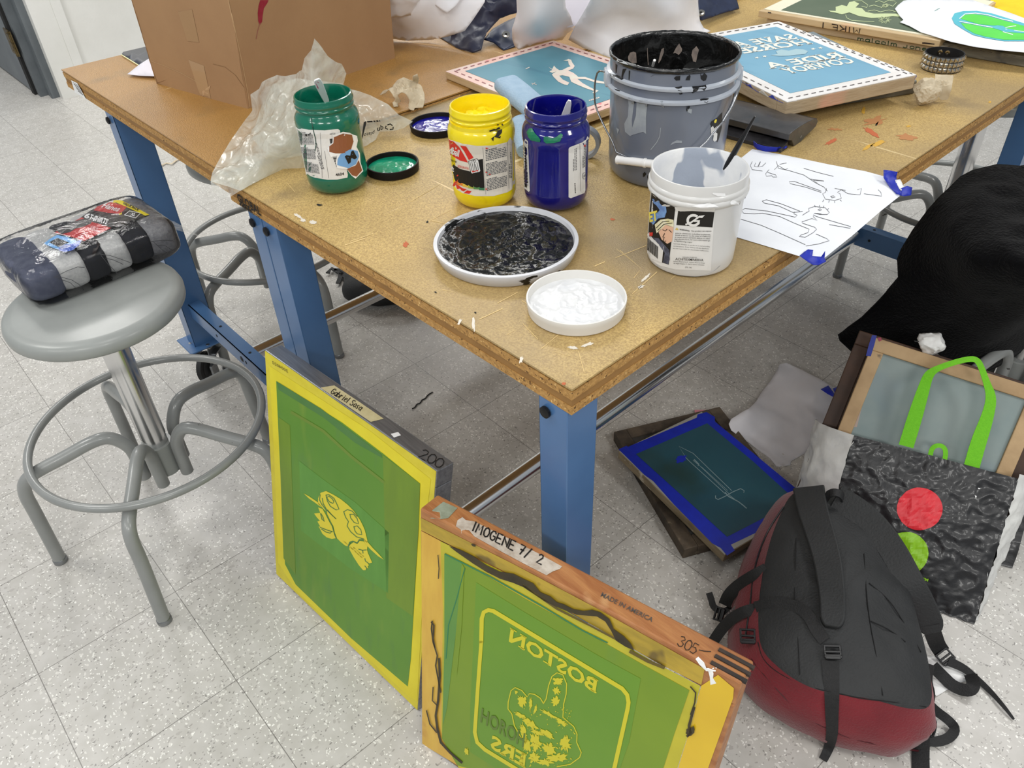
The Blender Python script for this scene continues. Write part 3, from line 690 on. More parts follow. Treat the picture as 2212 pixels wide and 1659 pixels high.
d = G.face(.0025); Q = lambda p: ln(p, 6.38, 600, 1000); YD = mat('open_yellow_print', (214, 198, 48), None, rough=.4)
for p in ([(570, 560), (570, 480), (605, 405), (680, 380), (780, 430), (880, 490), (980, 570), (1060, 650), (1120, 735), (1150, 780), (1190, 860), (1215, 920), (1235, 1000), (1250, 1060), (1245, 1100), (1195, 1050), (1140, 1045), (1110, 1095), (1050, 1070), (1010, 1085), (985, 1145), (940, 1130), (880, 1080), (830, 1030), (800, 950), (780, 860), (740, 800), (700, 720), (680, 660), (620, 600)],
          [(1000, 1180), (1010, 1120), (1060, 1085), (1110, 1110), (1145, 1065), (1200, 1075), (1250, 1140), (1245, 1190), (1260, 1240), (1300, 1330), (1315, 1365), (1280, 1375), (1250, 1370), (1270, 1400), (1255, 1420), (1265, 1445), (1235, 1440), (1225, 1470), (1190, 1470), (1130, 1400), (1060, 1290)],
          [(515, 690), (600, 680), (570, 605), (630, 625), (672, 700), (722, 800), (768, 880), (790, 980), (812, 1030), (760, 1040), (690, 1020), (630, 970), (595, 900), (575, 870), (600, 870), (560, 800), (595, 790), (550, 740)],
          [(370, 412), (440, 450), (560, 530), (620, 590), (600, 595), (540, 550), (440, 480)], [(1190, 1025), (1250, 1080), (1330, 1170), (1400, 1240), (1475, 1325), (1400, 1280), (1300, 1190), (1220, 1110)]):
    d.poly(YD, Q(p))
d.lines(YD, (783, 1205), (742, 1168), (790, 1200), 2, .6, 5)
d.off = .0028; K = lambda p, w=12: d.stroke(DGRN, Q(p), w/6.38)
for p in ([(680, 435), (720, 430), (790, 480), (830, 560), (860, 630), (820, 640), (740, 590), (700, 520), (680, 440)], [(690, 470), (720, 450), (770, 490), (790, 530), (775, 550), (730, 530), (695, 480)], [(630, 480), (640, 550), (690, 640), (750, 700), (820, 765), (770, 720), (700, 640)],
          [(600, 430), (590, 500), (620, 560), (680, 640), (690, 700), (760, 840), (790, 950), (820, 1030)], [(925, 665), (975, 635), (1040, 655), (1110, 730)], [(925, 665), (950, 740), (990, 800), (970, 860), (1020, 940), (1100, 1010), (1200, 1040)],
          [(1010, 700), (1060, 700), (1110, 760), (1130, 830), (1070, 815), (1020, 750), (1010, 700)], [(1065, 870), (1110, 860), (1160, 910), (1175, 980), (1110, 970), (1080, 930), (1065, 870)],
          [(1130, 1180), (1180, 1195), (1235, 1190)], [(1185, 1195), (1190, 1235)], [(1215, 1310), (1225, 1345), (1260, 1370)], [(1215, 1410), (1240, 1440)], [(605, 690), (625, 770), (655, 800), (640, 740), (610, 690)], [(600, 880), (650, 900), (720, 925), (770, 940)], [(620, 905), (680, 945), (740, 960), (760, 935)]): K(p)
K([(985, 1145), (1010, 1085), (1050, 1070), (1110, 1095), (1140, 1050), (1190, 1050)], 18)
d.build('printed_design', G.root, label='yellow two-faced head print')
d = G.side(.0006); TAPE = mat('masking_tape', (205, 194, 150), (192, 180, 134), 50, .7)
d.poly(TAPE, [(692, 838), (722, 833), (775, 868), (829, 905), (801, 912), (745, 874)]); d.off = .0012
d.hand(INK, 'Gabriel Sosa', (713, 850), (777, 888), (722, 840), 1.6); d.build('name_tape', G.root)
d = G.side(); d.hand(INK, '200', (903, 988), (950, 1013), (915, 970), 2, gap=.6); d.poly(PAPERM, [(844, 938), (860, 934), (866, 941), (851, 946)]); d.build('frame_number', G.root)
d = G.face(.002); d.text(mat('brown_ink', (96, 84, 20), None), '2004022', (624, 805), (590, 785), (623, 798)); d.build('screen_number', G.root)

# wooden screen with the reversed BOSTON print
h_ = .225; al = .155
ux = Vector((math.cos(h_), math.sin(h_), 0)); nb = Vector((-ux.y, ux.x, 0)); uy = Vector((0, 0, math.cos(al)))+nb*math.sin(al)
WST = mat('stained_frame_wood', (176, 122, 74), (150, 94, 54), 7, .45, bump=.25, bscale=40, stretch=(1.2, 8, 8), extra=[((104, 62, 38), 5, .62, .08, (1, 1, 1)), ((196, 152, 104), 12, .66, .06, (1, 1, 1))])
I = Scr('silk_screen', 'yellow-stained wooden silk screen with reversed BOSTON print, leaning in front of the near table leg', (.678, .511, .003), ux, uy, .523, .594, .043, .044, WST, 'silk screens leaning on the worktable', bev=.003)
R = lambda p: ln(p, 2.77, 880, 1060)
BARY = mat('emulsion_stained_wood', (158, 134, 40), (186, 156, 48), 9, .4, coat=.2, stretch=(1, 6, 6), extra=[((110, 90, 34), 14, .66, .06, (1, 1, 1))])
BARO = mat('orange_yellow_stained_wood', (206, 162, 58), (216, 176, 66), 8, .4, coat=.2, stretch=(6, 6, 1), extra=[((184, 130, 52), 12, .64, .1, (1, 1, 1))])
BARR = mat('bright_yellow_stained_wood', (226, 190, 34), (214, 176, 30), 5, .35, coat=.3)
d = I.face(.0006)
d.poly(BARO, R([(85, 240), (200, 300), (215, 700), (205, 1440), (330, 1659), (90, 1515)])); d.poly(BARY, R([(80, 160), (640, 440), (1140, 705), (1780, 1065), (1760, 1160), (1500, 1030), (1000, 740), (560, 470), (200, 295), (85, 235)]))
d.poly(BARR, R([(1760, 1165), (1860, 1100), (1955, 1180), (1950, 1240), (1800, 1659), (1620, 1659), (1700, 1400), (1740, 1230)])); d.build('emulsion_stain', I.root, label='yellow and brown dried emulsion')
d = I.face(.001); YF = mat('olive_yellow_fabric', (196, 186, 50), (178, 170, 44), 10, .42)
d.poly(YF, R([(200, 300), (560, 475), (1000, 745), (1500, 1035), (1755, 1165), (1735, 1240), (1700, 1400), (1610, 1680), (1400, 1900), (330, 1700), (205, 1440), (215, 700)])); d.build('mesh_fabric', I.root)
d = I.face(.0014); OG = mat('yellow_green_emulsion', (112, 142, 28), (122, 150, 32), 3, .42, coat=.08, extra=[((104, 140, 46), 4, .55, .15, (2, 2, .4))]); OG2 = mat('film_shape_emulsion', (98, 142, 34), (106, 148, 36), 4, .42, coat=.08)
DG = mat('green_edge_emulsion', (84, 136, 52), (92, 142, 52), 6, .34, coat=.25)
d.poly(OG, R([(225, 375), (330, 420), (700, 640), (1180, 905), (1400, 1030), (1690, 1190), (1600, 1450), (1520, 1700), (1300, 1900), (300, 1640), (210, 1480), (225, 900)])); d.off = .0017
d.poly(DG, R([(225, 375), (330, 420), (300, 800), (240, 1300), (215, 1400), (225, 900)])); d.poly(OG2, R([(415, 545), (700, 720), (1150, 985), (1400, 1120), (1330, 1500), (1260, 1700), (600, 1700), (380, 1560), (380, 1300)]))
d.off = .002; d.poly(OG, R([(330, 430), (345, 455), (330, 800), (300, 1100), (290, 900)])); TEAL = mat('teal_emulsion_line', (46, 122, 76), None, rough=.35)
d.stroke(TEAL, R([(230, 375), (500, 510), (800, 680), (1050, 830), (1200, 905)]), 3); d.stroke(TEAL, R([(348, 460), (300, 640), (250, 800), (235, 1000)]), 2)
d.build('emulsion', I.root, label='yellow-green emulsion')
d = I.face(.0023); YP = mat('yellow_print', (206, 196, 38), None, rough=.4)
d.stroke(YP, R([(447, 900), (450, 760), (462, 722), (490, 708), (520, 715), (1290, 1178), (1320, 1215), (1328, 1260), (1322, 1300), (1232, 1700)]), 9)
d.stroke(YP, R([(447, 900), (428, 1150), (408, 1440), (422, 1500), (470, 1545), (650, 1655), (720, 1700)]), 8)
def slab(d, m, st, p00, p10, p01, bold=.03):     # letters with slab serifs
    d.text(m, st, p00, p10, p01, bold=bold)
    n = len(st); a, b, c = Vector(p00), Vector(p10)-Vector(p00), Vector(p01)-Vector(p00)
    vs, fs = text_mesh(st, bold); wd = {}
    # slabs: short bars under and over the stems
    adv = []; tot = 0
    for ch in st:
        w = {'I': .35, 'W': 1.3, 'M': 1.15, ' ': .45, 'O': 1.05, 'A': .95, 'N': 1, 'H': 1}.get(ch, .9); adv.append((tot, w)); tot += w
    for ch, (x0, w) in zip(st, adv):
        L_, R_ = x0/tot, (x0+w)/tot; e = .05*w/tot; s_ = .2*w/tot
        ends = {'B': 'lL', 'R': 'lLr', 'E': 'lL', 'D': 'lL', 'H': 'lLrR', 'N': 'lLR', 'A': 'lr', 'T': 'm', 'I': 'mM', 'V': 'LR', 'Y': 'LRm', 'W': 'LR'}.get(ch, '')
        for z in ends:
            u = {'l': L_+s_*.75, 'r': R_-s_*.9, 'm': (L_+R_)/2, 'L': L_+s_*.75, 'R': R_-s_*.9, 'M': (L_+R_)/2}[z]; v = .045 if z in 'lrm' else .955
            hw = .22*w/tot if w > .5 else .5*w/tot
            q = [a+b*(u-hw)+c*(v-.045), a+b*(u+hw)+c*(v-.045), a+b*(u+hw)+c*(v+.045), a+b*(u-hw)+c*(v+.045)]
            d.mb.add([d.P(*x) for x in q], [(0, 1, 2, 3)], m)
t = R([(1130, 1203), (612, 893), (1142, 1125)]); slab(d, YP, 'BOSTON', *t)
t = R([(705, 1650), (500, 1530), (715, 1570)]); slab(d, YP, 'ERS', *t)
st = lambda p, w=6: d.stroke(YP, R(p), w/2.77)
st([(820, 1265), (835, 1240), (850, 1160), (870, 1105), (900, 1083), (935, 1095), (958, 1150), (955, 1210), (940, 1270), (935, 1350), (1000, 1405), (1020, 1450), (1018, 1500), (1045, 1560), (1035, 1590), (980, 1630), (900, 1645)])
st([(820, 1268), (800, 1235), (765, 1212), (735, 1208), (722, 1228), (690, 1190), (650, 1172), (625, 1190), (608, 1260), (607, 1300), (630, 1330), (645, 1400), (690, 1480)])
rd = random.Random(3)
for x, y, rx, ry, an in ((905, 1135, 26, 22, 0), (895, 1190, 24, 20, .4), (890, 1255, 24, 26, .2), (690, 1250, 22, 34, -.3), (655, 1200, 8, 10, 0), (742, 1270, 9, 38, 0), (772, 1300, 8, 26, .3), (850, 1330, 46, 12, .55), (930, 1380, 40, 14, .5), (680, 1340, 34, 12, .5), (740, 1390, 46, 18, .6), (700, 1450, 16, 52, -.2), (770, 1500, 30, 50, -.2), (840, 1450, 44, 18, .5), (950, 1510, 30, 44, -.2), (850, 1540, 40, 30, .4), (900, 1590, 60, 22, -.1), (720, 1520, 20, 40, 0), (690, 1600, 12, 40, .1), (760, 1590, 30, 30, .3), (830, 1620, 40, 20, 0), (780, 1440, 34, 12, .4)):
    x_, y_ = R([(x, y)])[0]; blob(d, YP, x_, y_, rx/2.77, ry/2.77, an, seed=5, n=30, jag=.42)
for k in range(120):
    x, y = rd.uniform(620, 1010), rd.uniform(1290, 1650)
    if x < 660+(y-1290)*.2: continue
    x_, y_ = R([(x, y)])[0]; blob(d, YP, x_, y_, rd.uniform(.5, 2.4), rd.uniform(.5, 1.6), rd.uniform(0, 3), seed=k, n=7)
x_, y_ = R([(360, 1555)])[0]; blob(d, YP, x_, y_, 5, 7, 0)
d.build('printed_design', I.root, label='yellow reversed BOSTON lettering over a raised hand')
d = I.face(.0026); GH = mat('ghost_image', (92, 118, 40), None, rough=.4); t = R([(440, 1375), (700, 1530), (452, 1290)]); d.text(GH, 'HOROH', *t, bold=.02); d.build('ghost_lettering', I.root, label='dark leftover lettering')
d = I.face(.0029); BST = mat('dried_black_ink', (42, 36, 22), (66, 56, 28), 20, .5)
d.poly(BST, R([(255, 325), (330, 350), (400, 385), (480, 440), (560, 478), (640, 490), (700, 520), (760, 548), (800, 600), (860, 625), (900, 660), (940, 672), (1000, 702), (1060, 712), (1110, 705), (1160, 720), (1215, 760), (1240, 820), (1300, 862), (1340, 905), (1365, 950), (1310, 925), (1255, 890), (1225, 830), (1190, 775), (1140, 745), (1080, 740), (1020, 735), (940, 705), (880, 680), (820, 650), (760, 610), (700, 570), (640, 545), (560, 520), (480, 480), (400, 430), (300, 360)]))
for p, w in (([(190, 380), (196, 460), (192, 520)], 5), ([(155, 775), (150, 820), (160, 900), (185, 980), (175, 1040), (190, 1120), (205, 1200)], 8), ([(195, 1000), (200, 1100), (190, 1250), (175, 1340), (185, 1420), (205, 1500), (260, 1560), (330, 1620)], 13), ([(160, 1170), (155, 1250), (185, 1280)], 6), ([(120, 1310), (140, 1390), (180, 1440)], 7), ([(1700, 1165), (1730, 1200), (1725, 1260), (1700, 1330)], 8), ([(1720, 1290), (1690, 1400), (1700, 1440), (1680, 1460)], 16), ([(150, 780), (165, 800), (160, 880), (170, 930)], 9)):
    d.stroke(BST, R(p), w/2.77)
x_, y_ = R([(1700, 1430)])[0]; blob(d, BST, x_, y_, 9, 10, 0); x_, y_ = R([(405, 320)])[0]; blob(d, BST, x_, y_, 5, 2.5, .4)
BRD = mat('dark_brown_ink', (96, 82, 30), None, rough=.5)
d.stroke(BRD, R([(1340, 955), (1440, 1010), (1540, 1050)]), 7); d.stroke(BRD, R([(700, 560), (900, 700), (1100, 800), (1270, 890)]), 4)
d.build('ink_stains', I.root, label='black ink creeping along the frame edge')
d = I.side(.0007); TT = mat('torn_white_tape', (196, 186, 172), (168, 154, 138), 70, .8)
d.poly(TT, R([(300, 178), (330, 160), (350, 178), (400, 186), (600, 285), (780, 375), (925, 455), (912, 470), (870, 485), (832, 508), (700, 440), (560, 365), (400, 275), (370, 240), (345, 235), (325, 255), (320, 235), (290, 215)]))
d.poly(mat('grey_green_tape', (150, 158, 138), (124, 130, 108), 40, .7), R([(150, 118), (215, 68), (300, 105), (245, 165), (205, 172), (140, 165)]))
for p in ([(1725, 1005), (1740, 995), (1775, 1030), (1790, 1060), (1850, 1060), (1845, 1080), (1790, 1078), (1750, 1040)], [(1800, 1070), (1835, 1060), (1830, 1120), (1850, 1150), (1815, 1160), (1810, 1110)]): d.poly(PAPERM, R(p))
d.off = .0014; d.hand(INK, 'IMOGENE 7/12', R([(385, 240)])[0], R([(800, 446)])[0], R([(405, 188)])[0], 3.2); d.build('name_tape', I.root)
GI = mat('faded_stamp_ink', (84, 76, 70), None); d = I.side(); d.text(GI, 'MADE IN AMERICA', *R([(1155, 633), (1462, 788), (1168, 608)]), bold=.01); d.hand(INK, '305', R([(1612, 925)])[0], R([(1720, 985)])[0], R([(1640, 868)])[0], 1.8, gap=.5); d.stroke(INK, R([(1745, 955), (1775, 962), (1815, 965)]), 1.6)
d.build('stamp_and_number', I.root)
mb = MB(); TRW = I.O+I.ux*I.w+I.uy*I.h    # finger-jointed corner blocks
for k in range(3): mb.box(TRW-I.ux*(.02+.0)-I.n*(.006+k*.0127)-I.uy*.0, (.048, .004, .0055), I.ux, I.uy, I.n)
mb.build('corner_joint', mat('dark_joint_wood', (62, 50, 42), (40, 34, 30), 40, .6), I.root)

# two screens lying on the floor
DW = mat('dirty_dark_wood', (92, 80, 66), (62, 54, 46), 20, .65, bump=.4, bscale=60, extra=[((128, 116, 98), 30, .64, .08, (1, 1, 1)), ((34, 30, 28), 24, .66, .05, (1, 1, 1))])
L0 = Vector((.357, 1.405, .033)); e1 = (Vector((.758, 1.217, .033))-L0).normalized(); e2 = Vector((-e1.y, e1.x, 0))
S0 = Scr('silk_screen', 'grimy dark wooden silk screen on the floor, under the one with the sword', L0, e1, e2, .425, .318, .033, .036, DW, 'silk screens on the floor', panel=mat('dark_grey_mesh', (86, 86, 84), (66, 66, 66), 20, .5), inset=.006)
A = at(1336, 975, .078); B = at(1520, 893, .072); Cc = at(1565, 1200, .062)
WD = mat('weathered_frame_wood', (150, 134, 108), (122, 108, 86), 16, .6, bump=.3, bscale=60, stretch=(1, 1, 5), extra=[((196, 186, 168), 24, .64, .05, (1, 1, 1)), ((76, 64, 50), 20, .7, .05, (1, 1, 1))])
S1 = Scr('silk_screen', 'silk screen with a thin sword drawing inside blue tape, lying on the floor', A, Cc-A, B-A, (Cc-A).length, (B-A).length, .024, .03, WD, 'silk screens on the floor', panel=mat('taupe_mesh', (150, 148, 140), None, rough=.5))
BT = mat('blue_painters_tape', (12, 38, 168), (10, 32, 152), 30, .5); TE = mat('dark_teal_emulsion', (34, 76, 88), (28, 66, 80), 4, .35, coat=.25, extra=[((30, 56, 52), 5, .58, .2, (1, 1, 1))])
Z2 = lambda p: ln(p, 3.607, 1300, 760)
d = S1.face(.0012); d.poly(BT, Z2([(130, 762), (190, 735), (205, 742), (740, 515), (745, 490), (815, 472), (880, 510), (880, 545), (1540, 1090), (1560, 1110), (1330, 1350), (1005, 1505), (1035, 1550), (975, 1590), (925, 1530), (860, 1495), (580, 1210), (560, 1190), (400, 1010), (330, 960), (200, 830)]))
d.off = .0016; d.poly(TE, Z2([(265, 800), (820, 560), (1170, 850), (1478, 1130), (1470, 1190), (975, 1445), (620, 1120)])); d.build('blue_tape_border', S1.root, label='blue tape round dark teal emulsion')
d = S1.face(.002); SW = mat('pale_line_print', (112, 134, 138), None, rough=.5)
for p, w in (([(655, 830), (600, 740), (710, 795), (1010, 1085)], 5), ([(655, 830), (690, 865), (960, 1110)], 5), ([(710, 850), (760, 890), (990, 1110)], 4), ([(720, 845), (755, 880), (750, 890)], 9), ([(775, 900), (980, 1085)], 3), ([(885, 1125), (885, 1145), (905, 1155), (960, 1130), (1020, 1095), (1080, 1070), (1108, 1085), (1105, 1100)], 6), ([(960, 1100), (985, 1130), (1060, 1170), (1100, 1200), (1125, 1222)], 8), ([(985, 1115), (1070, 1180)], 4)): d.stroke(SW, Z2(p), w/3.607)
x_, y_ = Z2([(620, 840)])[0]; blob(d, BT, x_, y_, 11, 8, -.3); d.build('sword_drawing', S1.root, label='thin pale sword outline')
mb = MB(); PK = mat('pink_paper', (226, 150, 160), (214, 140, 150), 20, .7)
q = [at(1500, 886, .004), at(1541, 886, .004), at(1543, 896, .004), at(1502, 897, .004)]; mb.prism(q, (0, 0, .001)); single(mb, 'paper_scrap', PK, 'small pink paper scrap on the floor behind the sword screen', 'paper', smooth=False)

# screens on the tables
def fab(name, c, c2=None): return mat(name, c, c2 or c, 14, .75, bump=.5, bscale=120)
def stitches(d, m, pts, w=1.6, l=8, gap=8):
    for a, b in zip(pts[:-1], pts[1:]):
        a, b = Vector(a), Vector(b); L_ = (b-a).length; u = 0
        while u < L_-l: d.stroke(m, [a+(b-a)*(u/L_), a+(b-a)*((u+l)/L_)], w); u += l+gap
STM = mat('staple_marks', (84, 76, 74), None, rough=.6)
PW = mat('pale_pine_wood', (206, 182, 144), (190, 164, 124), 8, .6, bump=.2, bscale=40, stretch=(1, 1, 6), extra=[((226, 150, 116), 6, .62, .15, (1, 1, 1)), ((120, 84, 56), 22, .72, .04, (1, 1, 1))])
O = at(962, 155, .8915); 
D = Scr('silk_screen', 'teal silk screen with a pale horned figure, stained pink round its border, on the table', O, Vector((.9985, -.055, 0)), Vector((.04, 1, 0)), .44, .34, .0165, .03, PW, 'silk screens on the worktables')
d = D.face(.0006); PKB = mat('pink_stained_white_fabric', (236, 214, 204), (240, 196, 184), 12, .8, bump=.5, bscale=80, extra=[((232, 120, 130), 16, .68, .06, (1, 1, 1)), ((246, 226, 216), 7, .55, .1, (1, 1, 1))])
V3 = lambda p: ln(p, 5.267, 930, 50)
X_ = D.ux; Y_ = D.uy
mb = MB(); mb.box(D.O+X_*D.w/2+Y_*D.h/2+D.n*.0006, (D.w-.002, D.h-.002, .0012), X_, Y_, D.n); mb.build('mesh_fabric', PKB, D.root, smooth=False)
d = D.face(.0016); TQ = mat('teal_emulsion', (84, 138, 156), (92, 146, 162), 5, .5, extra=[((74, 126, 146), 5, .6, .2, (1, 6, 1))])
def inner_poly(s, e): return [s.O+s.ux*a+s.uy*b for a, b in ((e, e), (s.w-e, e), (s.w-e, s.h-e), (e, s.h-e))]
mb = MB(); q = [p+D.n*.0016 for p in inner_poly(D, .034)]; mb.prism(q, D.n*.0004); mb.build('emulsion', TQ, D.root, smooth=False, label='teal emulsion')
d = D.face(.0026); CR = mat('pale_open_print', (226, 220, 206), (228, 206, 196), 40, .7)
d.poly(CR, V3([(1340, 510), (1385, 535), (1405, 495), (1430, 525), (1465, 548), (1500, 545), (1560, 515), (1592, 505), (1572, 480), (1565, 442), (1510, 438), (1555, 428), (1565, 418), (1600, 430), (1612, 460), (1640, 500), (1622, 530), (1565, 552), (1620, 575), (1660, 605), (1680, 625), (1760, 625), (1860, 660), (2000, 683), (2060, 690), (2060, 712), (1880, 690), (1760, 650), (1672, 648), (1730, 695), (1820, 745), (1870, 770), (1912, 780), (1870, 812), (1840, 808), (1858, 785), (1760, 752), (1650, 705), (1600, 680), (1580, 625), (1500, 605), (1465, 612), (1505, 655), (1578, 690), (1560, 718), (1520, 712), (1455, 680), (1400, 625), (1380, 595), (1430, 562), (1385, 580), (1352, 562), (1385, 545)]))
d.stroke(CR, V3([(1085, 532), (1125, 515)]), 1.6); d.stroke(CR, V3([(1150, 695), (1205, 712)]), 1); d.stroke(CR, V3([(1160, 712), (1190, 690)]), 1); d.lines(CR, *V3([(1805, 905), (2020, 838), (1800, 888)]), 1, .8, 4)
d.build('printed_design', D.root, label='pale horned running figure')
d = D.face(.002); e = .016; q = [D.O+D.ux*a+D.uy*b for a, b in ((e, e), (D.w-e, e), (D.w-e, D.h-e), (e, D.h-e), (e, e))]
def proj(p):
    v = Vector(p)-CAM; z = v.dot(fw); return (W/2+F*v.dot(rt)/z, H/2-F*v.dot(up)/z)
stitches(d, mat('pink_staple_marks', (150, 84, 90), None), [proj(p) for p in q]); d.build('staples', D.root)

# two stacked screens, reversed cowboy print
OW = mat('old_pine_wood', (184, 164, 134), (168, 146, 116), 9, .6, bump=.3, bscale=50, stretch=(1, 1, 5), extra=[((206, 152, 128), 5, .6, .1, (1, 1, 1)), ((78, 66, 58), 18, .7, .04, (1, 1, 1))])
GW = mat('grey_dirty_wood', (122, 116, 100), (98, 94, 84), 12, .65, bump=.3, bscale=50, stretch=(1, 1, 5), extra=[((64, 66, 66), 14, .62, .06, (1, 1, 1))])
B0 = at(1735, 240, HT); B1 = at(1972, 203, HT); e1 = (B1-B0).normalized(); e2 = Vector((-e1.y, e1.x, 0))
U = Scr('silk_screen', 'grey-stained wooden screen under the blue SAVE A HORSE one', B0+Vector((0, 0, .0275)), e1, e2, .275, .40, .027, .03, GW, 'silk screens on the worktables', panel=mat('grey_mesh', (120, 130, 134), None, rough=.6))
c0 = at(1700, 222, .922); c1 = at(1980, 163, .922); e1 = (c1-c0).normalized(); e2 = Vector((-e1.y, e1.x, 0))
C_ = Scr('silk_screen', 'blue silk screen with reversed SAVE A HORSE RIDE A COWBOY lettering and stitched white edge', c0, e1, e2, (c1-c0).length, .46, .0275, .03, OW, 'silk screens on the worktables')
mb = MB(); mb.box(C_.O+C_.ux*C_.w/2+C_.uy*C_.h/2+C_.n*.0008, (C_.w-.001, C_.h-.001, .0016), C_.ux, C_.uy, C_.n); mb.build('mesh_fabric', fab('white_screen_cloth', (232, 231, 230), (222, 218, 214)), C_.root, smooth=False)
LB = mat('light_blue_emulsion', (116, 164, 190), (124, 172, 196), 4, .55, extra=[((104, 152, 178), 4, .6, .2, (1, 5, 1))])
mb = MB(); q = [p+C_.n*.0019 for p in inner_poly(C_, .036)]; mb.prism(q, C_.n*.0004); mb.build('emulsion', LB, C_.root, smooth=False, label='light blue emulsion')
d = C_.face(.003); CP = mat('cream_lettering', (226, 226, 216), None, rough=.7); J = lambda *p: ln(p, 5.027, 1560, 20)
for st_, a, b_, c_ in (('SAVE A', (828, 332), (160, 428), (735, 278)), ('HORSE', (975, 388), (235, 494), (862, 336)), ('RIDE A', (1330, 535), (525, 660), (1215, 478)), ('COWBOY', (1455, 590), (725, 716), (1340, 535))):
    slab(d, CP, st_, *J(a, b_, c_), bold=.024)
HATM = mat('faded_cream_print', (164, 192, 200), None, rough=.7)
d.poly(HATM, J((520, 515), (600, 500), (580, 470), (640, 450), (720, 465), (800, 445), (880, 450), (930, 470), (900, 500), (800, 510), (720, 520), (620, 522))); pass
for x, y in ((375, 540), (460, 525), (985, 445), (1065, 434)):
    p = []
    for k in range(10):
        r_ = 26 if k % 2 == 0 else 11; a = PI*k/5-.2; p.append((x+math.cos(a)*r_*1.2, y+math.sin(a)*r_*.5))
    d.poly(CP, J(*p))
d.build('printed_design', C_.root, label='cream reversed cowboy lettering')
d = C_.face(.0025); e = .014; q = [C_.O+C_.ux*a+C_.uy*b for a, b in ((e, e), (C_.w-e, e), (C_.w-e, C_.h-e), (e, C_.h-e), (e, e))]; stitches(d, STM, [proj(p) for p in q], 1.3, 9, 8)
e = .006; q = [C_.O+C_.ux*a+C_.uy*b for a, b in ((C_.w-e, e), (C_.w-e, C_.h-e))]; stitches(d, STM, [proj(p) for p in q], 1., 7, 12); d.build('staples', C_.root)
d = C_.side(.0009); BT2 = mat('navy_tape', (38, 52, 140), (44, 58, 150), 30, .6)
d.poly(BT2, J((205, 715), (400, 830), (400, 905), (205, 780))); d.poly(BT2, J((510, 900), (640, 950), (690, 950), (665, 1020), (510, 950))); d.poly(PAPERM, J((690, 950), (810, 905), (805, 995), (668, 1022))); d.poly(mat('grey_tape_patch', (190, 184, 172), None), J((402, 850), (510, 900), (505, 955), (402, 900)))
d.poly(BT2, J((812, 905), (840, 900), (840, 985), (810, 990))); d.poly(BT2, J((2085, 712), (2125, 705), (2125, 735), (2085, 760))); d.build('corner_tape', C_.root)

# screens at the far end
a0, a1 = Vector((.125, 2.165, .9245)), Vector((.598, 2.205, .9245)); e1 = (a1-a0).normalized(); e2 = Vector((-e1.y, e1.x, 0))
m0 = at(1655, 54, HT)+Vector((0, 0, .0182)); m1 = at(2030, 118, HT)+Vector((0, 0, .0182)); f1 = (m1-m0).normalized(); f2 = Vector((-f1.y, f1.x, 0))
ML = Scr('silk_screen', 'wooden screen lettered malcolm Jone in green, under the dark green one', m0, f1, f2, (m1-m0).length+.012, .42, .018, .03, OW, 'silk screens on the worktables', panel=fab('cream_cloth', (206, 200, 186)))
M1 = at(1639, 23, HT+.0355); M2 = at(2032, 88, HT+.0355); e1 = (M2-M1).normalized(); e2 = Vector((-e1.y, e1.x, 0))
MK = Scr('silk_screen', 'dark green silk screen with a pale flower drawing, MIKE written upside down on its edge', M1, e1, e2, (M2-M1).length, .42, .0165, .03, PW, 'silk screens on the worktables')
mb = MB(); mb.box(MK.O+MK.ux*MK.w/2+MK.uy*(MK.h/2+.008)+MK.n*.0008, (MK.w-.012, MK.h-.02, .0016), MK.ux, MK.uy, MK.n); mb.build('mesh_fabric', fab('cream_screen_cloth', (226, 220, 196)), MK.root, smooth=False)
mb = MB(); q = [MK.O+MK.ux*a+MK.uy*b+MK.n*.0019 for a, b in ((.05, .03), (MK.w-.04, .03), (MK.w-.04, MK.h-.03), (.05, MK.h-.03))]; mb.prism(q, MK.n*.0004); mb.build('emulsion', mat('dark_olive_emulsion', (88, 102, 82), (98, 110, 90), 6, .5), MK.root, smooth=False, label='dark green emulsion')
d = MK.face(.003); PG = mat('pale_green_print', (196, 208, 160), None, rough=.6); Y3 = lambda *p: ln(p, 3.736, 1620, 0)
d.poly(PG, Y3((632, 95), (690, 98), (690, 65), (740, 50), (780, 60), (800, 25), (840, 20), (880, 40), (850, 70), (900, 75), (930, 105), (1000, 120), (1100, 118), (1180, 120), (1240, 148), (1150, 140), (1080, 150), (980, 155), (880, 140), (800, 110), (740, 125), (690, 112), (650, 105)))
for p in ([(770, 130), (780, 155), (820, 175), (900, 180), (1000, 185)], [(830, 20), (900, 15), (950, 50), (940, 70), (900, 60)], [(960, 60), (1000, 50), (1060, 70), (1100, 40), (1150, 60), (1180, 30)], [(1010, 25), (1040, 15), (1080, 30), (1120, 10), (1170, 20)], [(950, 100), (1000, 90), (1050, 105), (1120, 90), (1180, 105)]): d.stroke(PG, Y3(*p), 1.1)
for cx_, cy_, r_ in ((1085, 170, 55), (1090, 55, 30)):
    for k in range(9):
        a = 2*PI*k/9; c_, s_ = math.cos(a), math.sin(a); p = [(cx_+c_*r_*t_-s_*w_*r_, cy_+(s_*r_*t_+c_*w_*r_)*.55) for t_, w_ in ((.3, 0), (.6, .17), (1, 0), (.6, -.17), (.3, 0))]; d.stroke(PG, Y3(*p), .8)
d.lines(PG, *Y3((1000, -8), (1200, 2), (1000, -22)), 1, .7, 3); d.build('printed_design', MK.root, label='pale flower and snake drawing')
DI = mat('brown_black_marker', (44, 30, 24), None, rough=.6)
